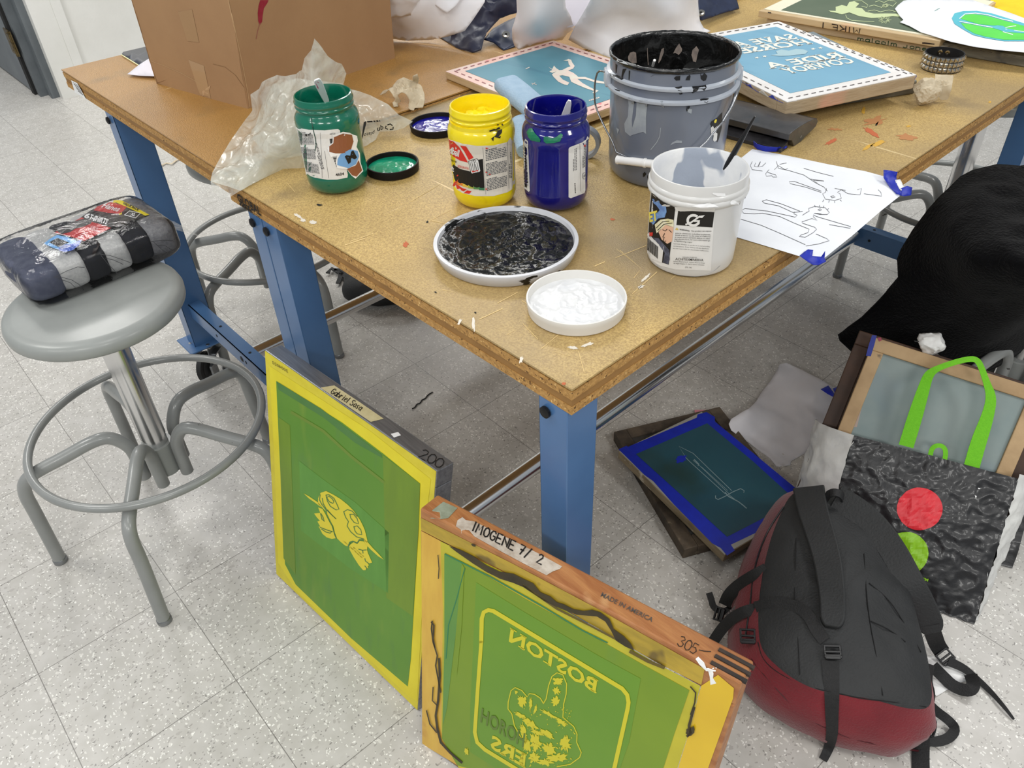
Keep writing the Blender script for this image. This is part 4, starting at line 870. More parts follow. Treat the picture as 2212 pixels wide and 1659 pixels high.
d = MK.side(.0009); d.hand(DI, 'MIKE I', (1858, 62), (1776, 48.5), (1857, 73), 2.2, gap=1.6); d.poly(DI, Y3((1390, 342), (1408, 340), (1490, 352), (1490, 360), (1392, 352))); d.poly(DI, Y3((145, 98), (172, 102), (172, 108), (145, 104))); d.build('name_lettering', MK.root)
d = ML.side(.0009); d.hand(mat('green_marker', (30, 62, 30), None, rough=.6), "malcolm Jone", (1853, 87), (2001, 110), (1854, 78.5), 1.8, gap=1.2); d.build('name_lettering', ML.root)
w0 = at(2088, 124, HT)+Vector((0, 0, .024)); w1 = at(2212, 146, HT)+Vector((0, 0, .024)); e1 = (w1-w0).normalized(); e2 = Vector((-e1.y, e1.x, 0)); w0 = w0-e1*.10
YS_ = Scr('silk_screen', 'bright yellow silk screen in a pale frame under the torn white sheet', w0, e1, e2, .42, .52, .023, .035, GW, 'silk screens on the worktables')
mb = MB(); mb.box(YS_.O+YS_.ux*YS_.w/2+YS_.uy*(YS_.h/2+.012)+YS_.n*.0008, (YS_.w-.012, YS_.h-.03, .0016), YS_.ux, YS_.uy, YS_.n); mb.build('mesh_fabric', fab('bright_yellow_cloth', (232, 204, 30), (226, 190, 24)), YS_.root, smooth=False)
d = YS_.face(.0025); stitches(d, STM, [(2050, 100), (2212, 128)], 1, 9, 8); d.build('staples', YS_.root)
# ------------------------------------------------------------------ things on the worktables
def at_r(px, py, C, r, far=False):     # where the view ray meets an upright cylinder round C
    d = ray(px, py); o = CAM-Vector(C); a = d.x*d.x+d.y*d.y; b = 2*(o.x*d.x+o.y*d.y); c = o.x*o.x+o.y*o.y-r*r
    D_ = b*b-4*a*c
    t = (-b-math.sqrt(max(0, D_)))/(2*a) if not far else (-b+math.sqrt(max(0, D_)))/(2*a)
    return CAM+d*t
def noise_disc(mb, C, R, z, amp, sc, m, n=36, seg=90, seed=0, dome=0, ripple=None):
    vs = [Vector((C.x, C.y, z+amp*crease((C.x, C.y, seed), sc)))]; fs = []
    for i in range(1, n+1):
        r = R*i/n
        for k in range(seg):
            a = 2*PI*k/seg; x, y = C.x+r*math.cos(a), C.y+r*math.sin(a)
            h = crease((x, y, seed), sc)-.5; f = min(1, (R-r)/R*8)
            vs.append(Vector((x, y, z+amp*h*f+dome*(1-(r/R)**2))))
    for k in range(seg): fs.append((0, 1+k, 1+(k+1) % seg))
    for i in range(n-1):
        for k in range(seg): l = (k+1) % seg; fs.append((1+i*seg+k, 1+(i+1)*seg+k, 1+(i+1)*seg+l, 1+i*seg+l))
    mb.add(vs, fs, m)
FINE = mat('fine_print', (90, 90, 92), None, rough=.7)
LABW = mat('white_label', (226, 224, 220), (218, 216, 212), 30, .55)
def jar(name, label, cx, cy, m, mp_, level):
    root = thing(name, label, 'paint jar', (cx, cy, HT), 'open paint jars'); C = Vector((cx, cy, HT)); mb = MB()
    prof = [(0, .001), (.040, .001), (.047, .003), (.0525, .009), (.0555, .018), (.0565, .03), (.0562, .034), (.0556, .036), (.0556, .112), (.0563, .114), (.0572, .119), (.0574, .127), (.0566, .134), (.054, .140), (.0505, .1445), (.0492, .148), (.0497, .1505), (.0515, .1515), (.0517, .1535), (.0502, .155), (.0502, .158), (.052, .160), (.0523, .1625), (.0508, .1645), (.0508, .1685), (.050, .1705), (.0478, .171), (.0468, .168), (.0466, .15), (.052, .13), (.053, .11), (.053, level-.0)]
    mb.lathe(prof, C, 72, m=m, cap1=False); s = mb.surf(); mb2 = MB(); noise_disc(mb2, C, .0529, HT+level, .010, 36, mp_, 18, 60, seed=cx*9)
    mb.build('jar_body', None, root, sharp=50); mb2.build('paint', None, root); return root, s, C
GP = mat('green_jar_paint', (14, 108, 84), (10, 98, 76), 14, .2, coat=.6, coatr=.06, bump=.25, bscale=40); GPW = mat('wet_green_paint', (10, 140, 108), (8, 120, 92), 20, .2, coat=.5, bump=.3, bscale=60)
YPJ = mat('yellow_jar_paint', (240, 220, 20), (232, 206, 18), 12, .25, coat=.5, coatr=.08, bump=.3, bscale=45, extra=[((214, 180, 30), 20, .66, .05, (1, 1, 1))]); YPW = mat('wet_yellow_paint', (250, 226, 10), (240, 208, 8), 20, .3, coat=.4, bump=.5, bscale=70)
BPJ = mat('blue_jar_paint', (16, 18, 122), (12, 12, 100), 14, .14, coat=.8, coatr=.05); BPW = mat('wet_blue_paint', (10, 8, 112), (16, 14, 140), 20, .2, coat=.5)
g, s, C = jar('paint_jar', 'open jar of green paint with a pink-stained white spatula in it', .1176, .8513, GP, GPW, .118)
d = Decal(s, .0006); E1 = lambda *p: ln(p, 5.925, 600, 160)
d.poly(LABW, E1((235, 680), (400, 712), (600, 718), (770, 702), (795, 720), (810, 850), (895, 1290), (890, 1325), (760, 1350), (640, 1352), (480, 1325), (365, 1285), (330, 1100), (280, 850)), 10); d.off = .0009
for a, b_, c_ in (((290, 900), (470, 900), (260, 740)), ((320, 1080), (495, 1090), (300, 930)), ((370, 1250), (540, 1275), (345, 1110))): d.lines(FINE, *E1(a, b_, c_), 9, .5, int(a[0]))
d.lines(FINE, *E1((600, 1215), (505, 880), (555, 1215)), 3, .5, 7)
for p in ([(545, 750), (560, 1000), (572, 1325)], [(600, 980), (655, 1330)]): d.stroke(FINE, E1(*p), .6)
for k in range(11): d.stroke(INK, E1((665+k*.8, 830+k*5.6), (700+k*.8, 824+k*5.6)), .5+(k % 3)*.3)
for k in range(16): d.stroke(INK, E1((705+k*3, 1060+k*8), (750+k*3, 1060+k*8)), .4+(k % 4)*.3)
d.text(INK, '44720', *E1((665, 775), (735, 768), (664, 755))); d.text(INK, '4604', *E1((742, 1305), (848, 1290), (738, 1268)), bold=.02); d.off = .0013; d.stroke(mat('dark_green_drip', (12, 60, 46), None, rough=.3), E1((430, 560), (450, 680), (480, 800), (495, 900), (480, 980)), 1.6)
d.poly(INK, E1((350, 770), (380, 765), (375, 795))); d.poly(INK, E1((390, 775), (425, 745), (425, 760), (400, 780))); d.build('jar_label', g, label='white printed label')
d = Decal(s, .0016); SKW = mat('white_sticker', (240, 240, 240), None, rough=.4)     # plain picture sticker
d.poly(SKW, E1((700, 780), (740, 765), (830, 735), (910, 745), (960, 775), (1005, 790), (1015, 850), (1000, 930), (1040, 1010), (1050, 1130), (1085, 1240), (990, 1335), (940, 1300), (880, 1215), (760, 1200), (740, 1120), (760, 1040), (680, 1060), (635, 950), (700, 870)), 8); d.off = .002
d.poly(mat('sticker_brown', (142, 88, 58), None, rough=.4), E1((715, 800), (830, 755), (940, 775), (960, 860), (930, 960), (860, 1010), (740, 1010), (660, 990), (660, 920), (710, 880)), 8); d.poly(mat('sticker_blue', (116, 166, 218), None, rough=.4), E1((800, 1020), (920, 960), (1010, 980), (1030, 1050), (990, 1150), (900, 1200), (760, 1160), (765, 1080)), 8)
d.poly(mat('sticker_brown', (142, 88, 58)), E1((880, 1210), (990, 1165), (1025, 1100), (1070, 1235), (1000, 1310), (945, 1290)), 8); d.off = .0024; d.text(INK, 'M', *E1((895, 1140), (1000, 1060), (850, 1050)), bold=.05); d.build('sticker', g, label='white-edged brown and blue sticker')
def blade(pts, w, m, name, parent_or_label, thick=.003, nrm=None):
    mb = MB(); mb.ribbon(pts, nrm or (CAM-pts[0]), w, thick=thick); return mb
WPL = mat('white_plastic', (246, 245, 243), None, rough=.35)
a = at(707, 222, 1.0); b_ = at(684, 171, 1.055); q = [a+(b_-a)*t for t in (-1.2, -.5, 0, .4, .75, .93, 1.0)]
mb = MB(); mb.ribbon(q, (CAM-a), [.009, .009, .0095, .0125, .0145, .0135, .009], thick=.003); sp = single(mb, 'spatula', WPL, 'white plastic spatula with a pink stain standing in the green paint jar', 'spatula', bevel=.001)
d = Decal(Surf(mb.v, mb.f), .0005); d.poly(mat('pink_paint_stain', (206, 60, 110), (226, 120, 150), 60, .5), E1((465, 165), (520, 170), (540, 270), (490, 280))); d.stroke(mat('pink_paint_stain', (206, 60, 110)), E1((440, 120), (450, 100), (500, 95), (525, 110)), 1)
o = d.build('paint_stain', None); o.parent = sp; 
for v in o.data.vertices: v.co = v.co-sp.location

y, s, C = jar('paint_jar', 'open jar of yellow paint with a red, white and black label', .3615, 1.0056, YPJ, YPW, .148)
d = Decal(s, .0006); E2 = lambda *p: ln(p, 5.53, 940, 180); RED = mat('label_red', (208, 42, 36), None, rough=.4); OFFW = mat('label_off_white', (222, 214, 200), (214, 206, 192), 20, .5)
d.poly(OFFW, E2((165, 665), (330, 720), (500, 745), (700, 740), (860, 700), (945, 655), (950, 900), (955, 1240), (860, 1300), (700, 1345), (480, 1345), (330, 1310), (215, 1240), (180, 900)), 10); d.off = .0009
d.poly(RED, E2((165, 665), (225, 695), (290, 760), (350, 860), (395, 945), (300, 920), (185, 850)), 8); d.poly(RED, E2((300, 742), (372, 752), (460, 885), (405, 915), (350, 810)), 8)
d.poly(INK, E2((185, 945), (300, 1020), (420, 1050), (500, 1070), (520, 910), (570, 900), (590, 1250), (450, 1240), (330, 1205), (205, 1145)), 8)
for k, c_ in enumerate(((214, 74, 40), (222, 130, 50), (226, 190, 70), (170, 180, 70), (90, 140, 80), (60, 120, 80))):
    x0, x1 = 205+k*64, 205+(k+1)*64; f = lambda x: 1150+(x-205)*.32-(max(0, x-400))*.16; d.poly(mat('label_band_%s' % 'abcdef'[k], c_, None, rough=.4), E2((x0, f(x0)), (x1, f(x1)), (x1, f(x1)+34), (x0, f(x0)+40)), 10)
d.poly(RED, E2((205, 1165), (330, 1250), (380, 1262), (345, 1290), (270, 1262), (215, 1225)), 8); d.poly(RED, E2((385, 1275), (438, 1285), (410, 1320), (345, 1308)), 8)
for a, b_, c_, n in (((605, 930), (850, 870), (600, 790), 7), ((612, 1110), (855, 1050), (605, 955), 9), ((620, 1285), (860, 1220), (612, 1140), 8)): d.lines(FINE, *E2(a, b_, c_), n, .55, n)
d.stroke(FINE, E2((570, 765), (588, 1000), (605, 1325)), .5); d.stroke(FINE, E2((860, 700), (868, 1000), (878, 1255)), .5); d.lines(FINE, *E2((915, 1130), (905, 820), (880, 1130)), 2, .5, 9); d.off = .0012
d.text(LABW, 'dball', *E2((180, 830), (300, 880), (180, 745)), bold=.03, shear=.3); d.text(RED, 'SERIGRAFIA', *E2((272, 1000), (402, 1030), (276, 970))); d.text(INK, 'TING INK', *E2((185, 925), (262, 948), (188, 903)), bold=.02); d.text(LABW, 'IC', *E2((195, 1040), (232, 1055), (195, 995)), bold=.03)
for y_ in (1085, 1110, 1130): d.text(LABW, 'SCREEN', *E2((195, y_), (228, y_+12), (195, y_-18)))
d.poly(INK, E2((398, 925), (500, 893), (520, 915), (548, 1040), (535, 1060), (440, 1080), (425, 1060)), 8); d.off = .0015; d.poly(LABW, E2((405, 930), (498, 900), (515, 920), (540, 1040), (530, 1052), (442, 1072), (432, 1055)), 8); d.off = .0018
for p in ([(420, 935), (445, 1040)], [(440, 925), (465, 1045)], [(465, 915), (480, 1040)], [(450, 925), (470, 910), (490, 915), (475, 945)], [(480, 960), (500, 1030)], [(500, 940), (520, 1030)]): d.stroke(INK, E2(*p), .9)
for x_, y_ in ((615, 770), (610, 1060), (650, 1085), (610, 1258), (275, 1098), (470, 1045), (455, 1050), (500, 1040)): blob(d, RED, *E2((x_, y_))[0], 2.4, 1.4, .2, jag=.6, n=12)
for p in ([(640, 560), (700, 540), (720, 545), (760, 510), (770, 540), (700, 560), (650, 575)], [(740, 480), (760, 500), (730, 500)], [(780, 480), (830, 468), (800, 505)], [(700, 560), (795, 552), (790, 590), (750, 640), (780, 625), (770, 655), (700, 640), (690, 690), (665, 655), (720, 620), (740, 580)]): d.poly(INK, E2(*p), 8)
d.build('jar_label', y, label='red, white and black printed label')

bj, s, C = jar('paint_jar', 'open jar of dark blue paint with a white spoon handle standing in it', .4582, 1.0881, BPJ, BPW, .105)
d = Decal(s, .0006); d.poly(LABW, E2((1042, 640), (1080, 660), (1112, 690), (1120, 900), (1135, 1280), (1122, 1298), (1070, 1255), (1052, 1100), (1045, 850)), 8); d.poly(LABW, E2((1592, 780), (1605, 762), (1750, 705), (1848, 635), (1840, 900), (1828, 1270), (1780, 1310), (1620, 1370), (1592, 1360)), 8); d.off = .0009
for k in range(26): d.stroke(INK, E2((1052+k*.7, 745+k*17), (1084+k*.7, 760+k*17)), (.6, 1.3, .9, 1.7)[k % 4])
d.text(INK, '18622 45001190', *E2((1118, 1215), (1090, 760), (1100, 1215))); d.poly(INK, E2((1072, 1190), (1098, 1210), (1100, 1250), (1076, 1230)))
d.lines(FINE, *E2((1690, 1030), (1690, 770), (1640, 1050)), 3, .4, 3); d.lines(INK, *E2((1680, 1310), (1668, 1090), (1668, 1312)), 1, .8, 4); d.lines(FINE, *E2((1800, 990), (1800, 740), (1755, 1010)), 3, .5, 6)
d.stroke(FINE, [E2((1778+24*math.cos(t), 1105+38*math.sin(t)))[0] for t in [k*PI/6 for k in range(13)]], .7); d.text(FINE, 'AP', *E2((1765, 1125), (1792, 1115), (1765, 1090))); d.stroke(FINE, E2((1725, 720), (1735, 1290)), .5); d.stroke(INK, E2((1838, 800), (1825, 1180)), 2); d.poly(RED, E2((1770, 735), (1795, 728), (1785, 765)))
d.off = .0016; GST = mat('green_paint_smear', (16, 98, 74), (24, 120, 84), 60, .35)
d.poly(GST, E2((1100, 585), (1125, 545), (1165, 535), (1180, 570), (1200, 600), (1240, 640), (1265, 670), (1255, 700), (1200, 690), (1150, 680), (1120, 640)), 6); d.poly(GST, E2((1300, 640), (1340, 635), (1400, 660), (1450, 640), (1500, 600), (1525, 620), (1490, 690), (1420, 710), (1330, 715), (1300, 690)), 6)
d.build('jar_label', bj, label='white labels and green smears')
a = at(1222, 250, 1.0); b_ = at(1230, 218, 1.03); q = [a+(b_-a)*t for t in (-1.6, -.6, 0, .5, .85, 1.05)]
mb = MB(); mb.ribbon(q, (CAM-a), [.018, .0165, .015, .0115, .009, .005], thick=.003); single(mb, 'spoon', WPL, 'white plastic spoon handle standing in the dark blue paint jar', 'spoon', bevel=.001)

def lid(name, label, cx, cy, z, r0_, r1_, h, mo, mi, amp=.004, sc=60, fill=.5, grp='lids', t=.0018, rim=None, seed=1, coat=None):
    root = thing(name, label, 'lid', (cx, cy, z), grp); C = Vector((cx, cy, z)); mb = MB()
    mb.lathe([(0, 0), (r0_-.003, 0), (r0_, .002), (r0_+(r1_-r0_)*.6, h*.6), (r1_, h-.002), (r1_-.0005, h), (r1_-t-.0003, h), (r1_-t-.001, h-.002), (r0_-t, .003)], C, 80, m=mo, cap1=False); mb.build('rim', None, root, sharp=45)
    mb = MB(); noise_disc(mb, C, r0_+(r1_-r0_)*fill-t+.0002, z+h*fill, amp, sc, mi, 50, 110, seed=seed); s = mb.surf(); mb.build('paint', None, root, sharp=80); return root, s
BPLAS = mat('black_lid_plastic', (20, 18, 18), (28, 24, 24), 30, .5, spec=.2)
lid('jar_lid', 'upturned black jar lid coated inside with green paint, beside the green jar', .1406, .9587, HT, .0505, .0512, .0165, BPLAS, mat('green_lid_paint', (14, 168, 128), (10, 140, 104), 24, .2, coat=.5, bump=.15, bscale=50), .0014, 26, .45, 'upturned paint lids', .003)
lid('jar_lid', 'upturned black jar lid coated inside with dark blue paint, behind the yellow jar', .0394, 1.1446, HT, .0555, .057, .0155, BPLAS, mat('blue_lid_paint', (14, 14, 150), (10, 8, 120), 24, .2, coat=.5, bump=.15, bscale=50), .0014, 26, .45, 'upturned paint lids', .003)
BGOO = mat('wet_black_ink', (7, 7, 7), (13, 13, 10), 14, .16, coat=.25, coatr=.03, bump=.5, bscale=110)
WHL = mat('ink_smeared_white_lid', (206, 207, 210), (196, 197, 202), 20, .35, extra=[((20, 20, 20), 22, .61, .02, (1, 1, 2))])
bl, s = lid('round_lid', 'upturned white bucket lid full of glossy black ink at the table front', .5289, .9075, HT, .1105, .1163, .0215, WHL, BGOO, .007, 42, .72, 'upturned paint lids', .006, seed=4)
wl, s = lid('round_lid', 'upturned white lid with thick white paint inside, nearest the table corner', .7254, .8681, HT, .0695, .072, .0222, mat('white_lid_plastic', (218, 216, 211), None, rough=.4), mat('thick_white_paint', (224, 224, 224), (218, 219, 221), 20, .3, bump=.3, bscale=60), .004, 34, .42, 'upturned paint lids', .0022, seed=7)
# ink skins and streaks on the black lid
# big bucket
bk = thing('bucket', 'big translucent grey bucket smeared inside with black ink, with a wire handle', 'bucket', (.507, 1.3266, HT)); C = Vector((.507, 1.3266, HT))
BG = mat('grey_bucket_plastic', (112, 118, 130), (104, 110, 122), 5, .28, coat=.4, coatr=.12, extra=[((126, 132, 144), 8, .6, .2, (1, 1, .3))])
BW = mat('whitish_bucket_flange', (176, 182, 192), (186, 192, 200), 10, .35, coat=.3); BI = mat('black_ink_inside', (10, 10, 10), (16, 16, 15), 20, .2, coat=.5, bump=.8, bscale=70)
mb = MB(); mb.lathe([(0, .001), (.092, .001), (.1, .004), (.1045, .012), (.106, .03), (.1078, .158)], C, 96, m=BG, cap1=False)
mb.lathe([(.1078, .158), (.1155, .1585), (.1165, .161), (.1165, .1635), (.110, .1655)], C, 96, m=BW, cap0=False, cap1=False); mb.lathe([(.110, .1655), (.1095, .18)], C, 96, m=BG, cap0=False, cap1=False)
mb.lathe([(.1095, .18), (.1145, .1805), (.1155, .183), (.1155, .1855), (.110, .1875)], C, 96, m=BW, cap0=False, cap1=False); mb.lathe([(.110, .1875), (.1095, .2075)], C, 96, m=BG, cap0=False, cap1=False); s = mb.surf()
mb.build('bucket_body', None, bk, sharp=40)
mb = MB(); mb.lathe([(.1095, .2070), (.1112, .2078), (.1125, .211), (.1118, .2145), (.1095, .2155), (.1075, .214), (.1065, .208), (.105, .17), (.101, .06)], C, 120, cap0=False, cap1=False, wob=lambda r, z, a: (r+.0012*noise.noise(Vector((math.cos(a)*14, math.sin(a)*14, z*160))), z+(.0022*abs(noise.noise(Vector((math.cos(a)*22, math.sin(a)*22, 3)))) if z > .209 else 0)))
si = mb.surf(); mb.build('inked_rim', BI, bk, sharp=70)
mb = MB(); noise_disc(mb, C, .1012, HT+.06, .01, 30, BI, 20, 70); mb.build('ink', None, bk)
d = Decal(s, .0006); E4 = lambda *p: ln(p, 6.38, 1280, 40); BKI = mat('dry_black_ink', (16, 16, 17), (26, 26, 28), 80, .4); PT = mat('pale_scuffed_plastic', (162, 168, 172), (144, 150, 158), 30, .5)
for p in ([(1485, 760), (1510, 730), (1560, 735), (1580, 790), (1560, 850), (1525, 862), (1490, 830)], [(1280, 850), (1300, 800), (1330, 755), (1350, 790), (1340, 850)], [(1120, 820), (1150, 795), (1210, 790), (1205, 850), (1150, 855)], [(840, 740), (1050, 730), (1080, 760), (1060, 800), (1030, 770), (900, 770), (850, 775), (800, 800)],
          [(1370, 940), (1450, 935), (1560, 910), (1570, 950), (1540, 990), (1490, 1000), (1430, 1000), (1380, 1030), (1365, 1020), (1385, 985)], [(1130, 950), (1230, 930), (1225, 1000), (1240, 1040), (1200, 1050), (1180, 990)], [(1290, 1250), (1320, 1200), (1345, 1210), (1320, 1260), (1295, 1280)], [(1480, 1110), (1600, 1100), (1580, 1180), (1540, 1150), (1480, 1130)],
          [(240, 760), (290, 775), (380, 790), (430, 830), (400, 850), (330, 810), (250, 790)], [(430, 650), (470, 690), (430, 770), (410, 830), (395, 830), (410, 740)], [(320, 620), (345, 640), (330, 750), (322, 750)], [(505, 670), (525, 680), (510, 850), (500, 840)], [(300, 970), (380, 995), (370, 1005), (320, 990)]): d.poly(BKI, E4(*p), 6)
for p in ([(490, 1080), (560, 1090), (580, 1180), (640, 1120), (760, 1130), (740, 1350), (740, 1590), (700, 1560), (560, 1600), (520, 1620), (450, 1560), (440, 1450), (490, 1350), (500, 1200)], [(935, 1140), (970, 1140), (990, 1230), (950, 1220)], [(1310, 1240), (1370, 1250), (1360, 1310), (1310, 1290)], [(330, 1500), (370, 1530), (350, 1590)]): d.poly(PT, E4(*p), 6)
d.off = .0009; d.poly(BG, E4((575, 1170), (610, 1160), (600, 1330), (550, 1500), (545, 1400)), 6)
E5 = lambda *p: ln(p, 8.296, 1380, 240); d.off = .0006
d.poly(PT, E5((600, 560), (680, 520), (770, 530), (770, 570), (650, 570), (560, 610)), 6); d.stroke(PT, E5((390, 300), (375, 450), (320, 560), (215, 690)), 1.4)
d.poly(BKI, E5((1275, 230), (1300, 180), (1400, 120), (1490, 20), (1480, 300), (1430, 500), (1400, 560), (1350, 400), (1290, 260)), 6); d.off = .001; d.poly(LABW, E5((1280, 300), (1320, 260), (1345, 310), (1400, 260), (1410, 300), (1370, 380), (1400, 400), (1390, 520), (1350, 545), (1320, 520), (1335, 430), (1290, 430)), 6); d.poly(YPJ, E5((1340, 180), (1370, 140), (1392, 150), (1380, 200), (1350, 212)), 6)
for x_, y_ in ((100, 1130), (180, 1180)): blob(d, BKI, *E5((x_, y_))[0], 3, 5, .2)
d.build('ink_drips', bk, label='black drips and pale scuffs')
d = Decal(si, .001); GPI = mat('bare_plastic_patch', (142, 128, 118), (112, 102, 96), 90, .5)
for p in ([(480, 530), (510, 470), (560, 455), (595, 470), (605, 610), (540, 610), (490, 580)], [(905, 600), (925, 500), (950, 420), (985, 400), (980, 470), (940, 570), (910, 615)], [(1110, 480), (1150, 400), (1195, 340), (1235, 420), (1230, 450), (1190, 500), (1140, 470)], [(1365, 500), (1380, 430), (1435, 380), (1470, 430), (1450, 500), (1430, 600), (1390, 590)], [(745, 410), (755, 400), (770, 640), (760, 640)]): d.poly(GPI, E4(*p), 6)
WSM = mat('whitish_rim_smear', (170, 172, 172), None, rough=.4); d.stroke(WSM, E4((350, 575), (430, 605), (580, 640)), 5); d.stroke(WSM, E4((1250, 690), (1340, 700), (1460, 690)), 2.4)
d.build('bare_patches', bk, label='paler bare streaks')
hr = Vector((rt.x, rt.y, 0)).normalized(); hf = (Vector((CAM.x, CAM.y, 0))-Vector((C.x, C.y, 0))).normalized()
mb = MB()
for sg in (-1, 1):
    e = C+hr*(sg*.1135)+Vector((0, 0, .172)); mb.box(e, (.012, .034, .026), hr, hr.cross(Vector((0, 0, 1))), Vector((0, 0, 1)))
mb.build('handle_lug', BW, bk, bevel=.003)
WIRE = mat('steel_wire', (150, 152, 156), None, rough=.25, metal=.9)
pts = [C-hr*.119+Vector((0, 0, .181)), at_r(1292, 152, C, .128)]+[at_r(x_, y_, C, r_) for x_, y_, r_ in ((1285, 175, .128), (1284, 215, .129), (1288, 235, .128), (1306, 275, .122), (1324, 308, .118), (1333, 336, .118))]
mb = MB(); mb.tube([p for p in pts if p]+[at_r(1430, 354, C, .118)], .0017, 10, smooth=1); gl = at_r(1334, 345, C, .118); gr_ = at_r(1428, 356, C, .118)
E2p = [at_r(x_, y_, C, r_) for x_, y_, r_ in ((1430, 354, .118), (1475, 345, .118), (1518, 316, .118), (1550, 276, .118), (1562, 262, .119), (1580, 232, .121), (1590, 205, .122))]+[C+hr*.121+Vector((0, 0, .16)), C+hr*.119+Vector((0, 0, .181))]
mb.tube(E2p[:5], .0017, 10, smooth=1); mb.tube(E2p[4:], .0033, 10, smooth=1, m=None); hd = mb.build('handle', WIRE, bk)
mb = MB(); mb.tube([gl, gl.lerp(gr_, .62)], .0072, 16); mb.tube([gl.lerp(gr_, .62), gl.lerp(gr_, .66)], .0083, 16); mb.tube([gl.lerp(gr_, .66), gr_], .007, 16); mb.tube([gl-(gr_-gl).normalized()*.001, gl+(gr_-gl).normalized()*.002], .0078, 16); mb.build('handle_grip', WPL, hd)
mb = MB(); q = at_r(1413, 134, C, .09, True); mb.tube([at(1410, 142, 1.03), at(1414, 130, 1.045)], .0025, 10); single(mb, 'spoon', WPL, 'white spoon handle poking up from the black ink in the bucket', 'spoon')

# white tub with brush
tb = thing('tub', 'open white plastic tub half full of white paint, comic picture on its label', 'tub', (.747, 1.099, HT)); C = Vector((.747, 1.099, HT))
TW = mat('milky_tub_plastic', (214, 213, 210), (206, 205, 203), 8, .3, coat=.3, coatr=.15, spec=.4); TI = mat('paint_smeared_inside', (232, 232, 231), (222, 223, 225), 26, .35, bump=.5, bscale=40, extra=[((158, 166, 180), 13, .56, .02, (1, 1, .6))])
mb = MB(); mb.lathe([(0, .001), (.06, .001), (.0645, .003), (.0662, .008), (.067, .03), (.0686, .112), (.0692, .1135), (.0702, .115), (.0728, .1175), (.0738, .121), (.0736, .1235), (.0722, .1255), (.0728, .128), (.0733, .1305), (.0722, .133), (.0708, .1345), (.0706, .1465), (.070, .149), (.068, .1492)], C, 96, m=TW, cap1=False); s = mb.surf()
mb.lathe([(.068, .1492), (.0668, .1475), (.0664, .135), (.066, .118), (.0645, .04), (.0635, .02)], C, 96, m=TI, cap0=False, cap1=False); mb.build('tub_body', None, tb, sharp=40)
mb = MB(); C2 = C
vs = []; fs = []; n_, sg_ = 24, 80
for i in range(n_+1):
    r = .0638*i/n_
    for k in range(sg_):
        a = 2*PI*k/sg_; x_, y_ = C.x+r*math.cos(a), C.y+r*math.sin(a); h = .034+.020*max(0, crease((x_, y_, 2.2), 24)-.35)+.028*max(0, noise.noise(Vector((x_*38, y_*38, 4))))+.02*(r/.0638)**4*abs(noise.noise(Vector((math.cos(a)*2.4, math.sin(a)*2.4, 7)))*2)
        vs.append(Vector((x_, y_, HT+h)))
for i in range(n_):
    for k in range(sg_): l = (k+1) % sg_; fs.append((i*sg_+k, (i+1)*sg_+k, (i+1)*sg_+l, i*sg_+l))
mb.add(vs, fs); mb.build('paint', mat('white_tub_paint', (240, 240, 239), None, rough=.4), tb, sharp=80)
d = Decal(s, .0006); E6 = lambda *p: ln(p, 7.54, 1380, 400); GB = mat('bare_grey_tub_plastic', (166, 166, 166), None, rough=.35); CMB = mat('comic_blue', (120, 158, 206), (96, 124, 176), 120, .5); CMS = mat('comic_skin', (222, 178, 150), None, rough=.5); CMG = mat('comic_slate', (96, 100, 118), (60, 62, 76), 140, .5)
d.poly(GB, E6((135, 1210), (200, 1270), (230, 1310), (290, 1290), (330, 1340), (370, 1390), (480, 1430), (540, 1410), (570, 1460), (800, 1500), (1050, 1490), (1200, 1470), (1400, 1370), (1500, 1270), (1510, 1310), (1400, 1420), (1200, 1500), (1000, 1530), (700, 1520), (450, 1460), (250, 1360)), 8)
d.poly(LABW, E6((215, 90), (380, 270), (600, 350), (1240, 365), (1215, 700), (1170, 1390), (600, 1370), (350, 1310), (130, 1170), (110, 1130), (160, 700), (185, 300)), 10); d.off = .0009
d.poly(INK, E6((215, 120), (400, 270), (600, 355), (560, 700), (490, 1290), (375, 1255), (400, 1000), (250, 880), (165, 780), (185, 400)), 8)
d.poly(INK, E6((645, 400), (1228, 435), (1195, 685), (615, 645)), 8); d.off = .0012
d.poly(CMB, E6((230, 220), (330, 240), (450, 340), (460, 430), (430, 520), (320, 540), (250, 640), (200, 600), (200, 480), (320, 440), (350, 400), (300, 330), (250, 290)), 6); d.poly(CMS, E6((330, 760), (440, 640), (570, 680), (545, 910), (470, 950), (380, 880)), 6); d.poly(mat('comic_hair', (214, 204, 150), (232, 226, 200), 100, .5), E6((270, 640), (360, 560), (480, 540), (570, 560), (575, 680), (460, 640), (360, 720), (300, 780)), 6)
d.poly(CMG, E6((240, 850), (330, 860), (420, 960), (500, 1050), (510, 1200), (480, 1285), (400, 1250), (430, 1100), (330, 960)), 6); d.poly(RED, E6((175, 770), (240, 765), (235, 820), (190, 830)), 6)
d.poly(LABW, E6((140, 770), (180, 830), (260, 910), (410, 995), (385, 1260), (200, 1190), (120, 1120)), 8); d.off = .0016
for k in range(18): d.stroke(INK, E6((160+k*9.5, 860+k*8), (152+k*9.5, 1050+k*8)), (.6, 1.1, .5, .8)[k % 4])
d.text(mat('comic_yellow', (232, 214, 90), None), 'ET', *E6((190, 595), (320, 560), (180, 440)), bold=.04)
for p in ([(400, 720), (440, 740), (470, 710)], [(430, 780), (400, 840), (430, 850)], [(410, 860), (420, 920), (450, 900)], [(500, 720), (540, 760)], [(300, 690), (400, 590), (500, 580)], [(320, 730), (420, 630), (550, 610)], [(240, 380), (330, 420), (300, 440)]): d.stroke(INK, E6(*p), 1.4)
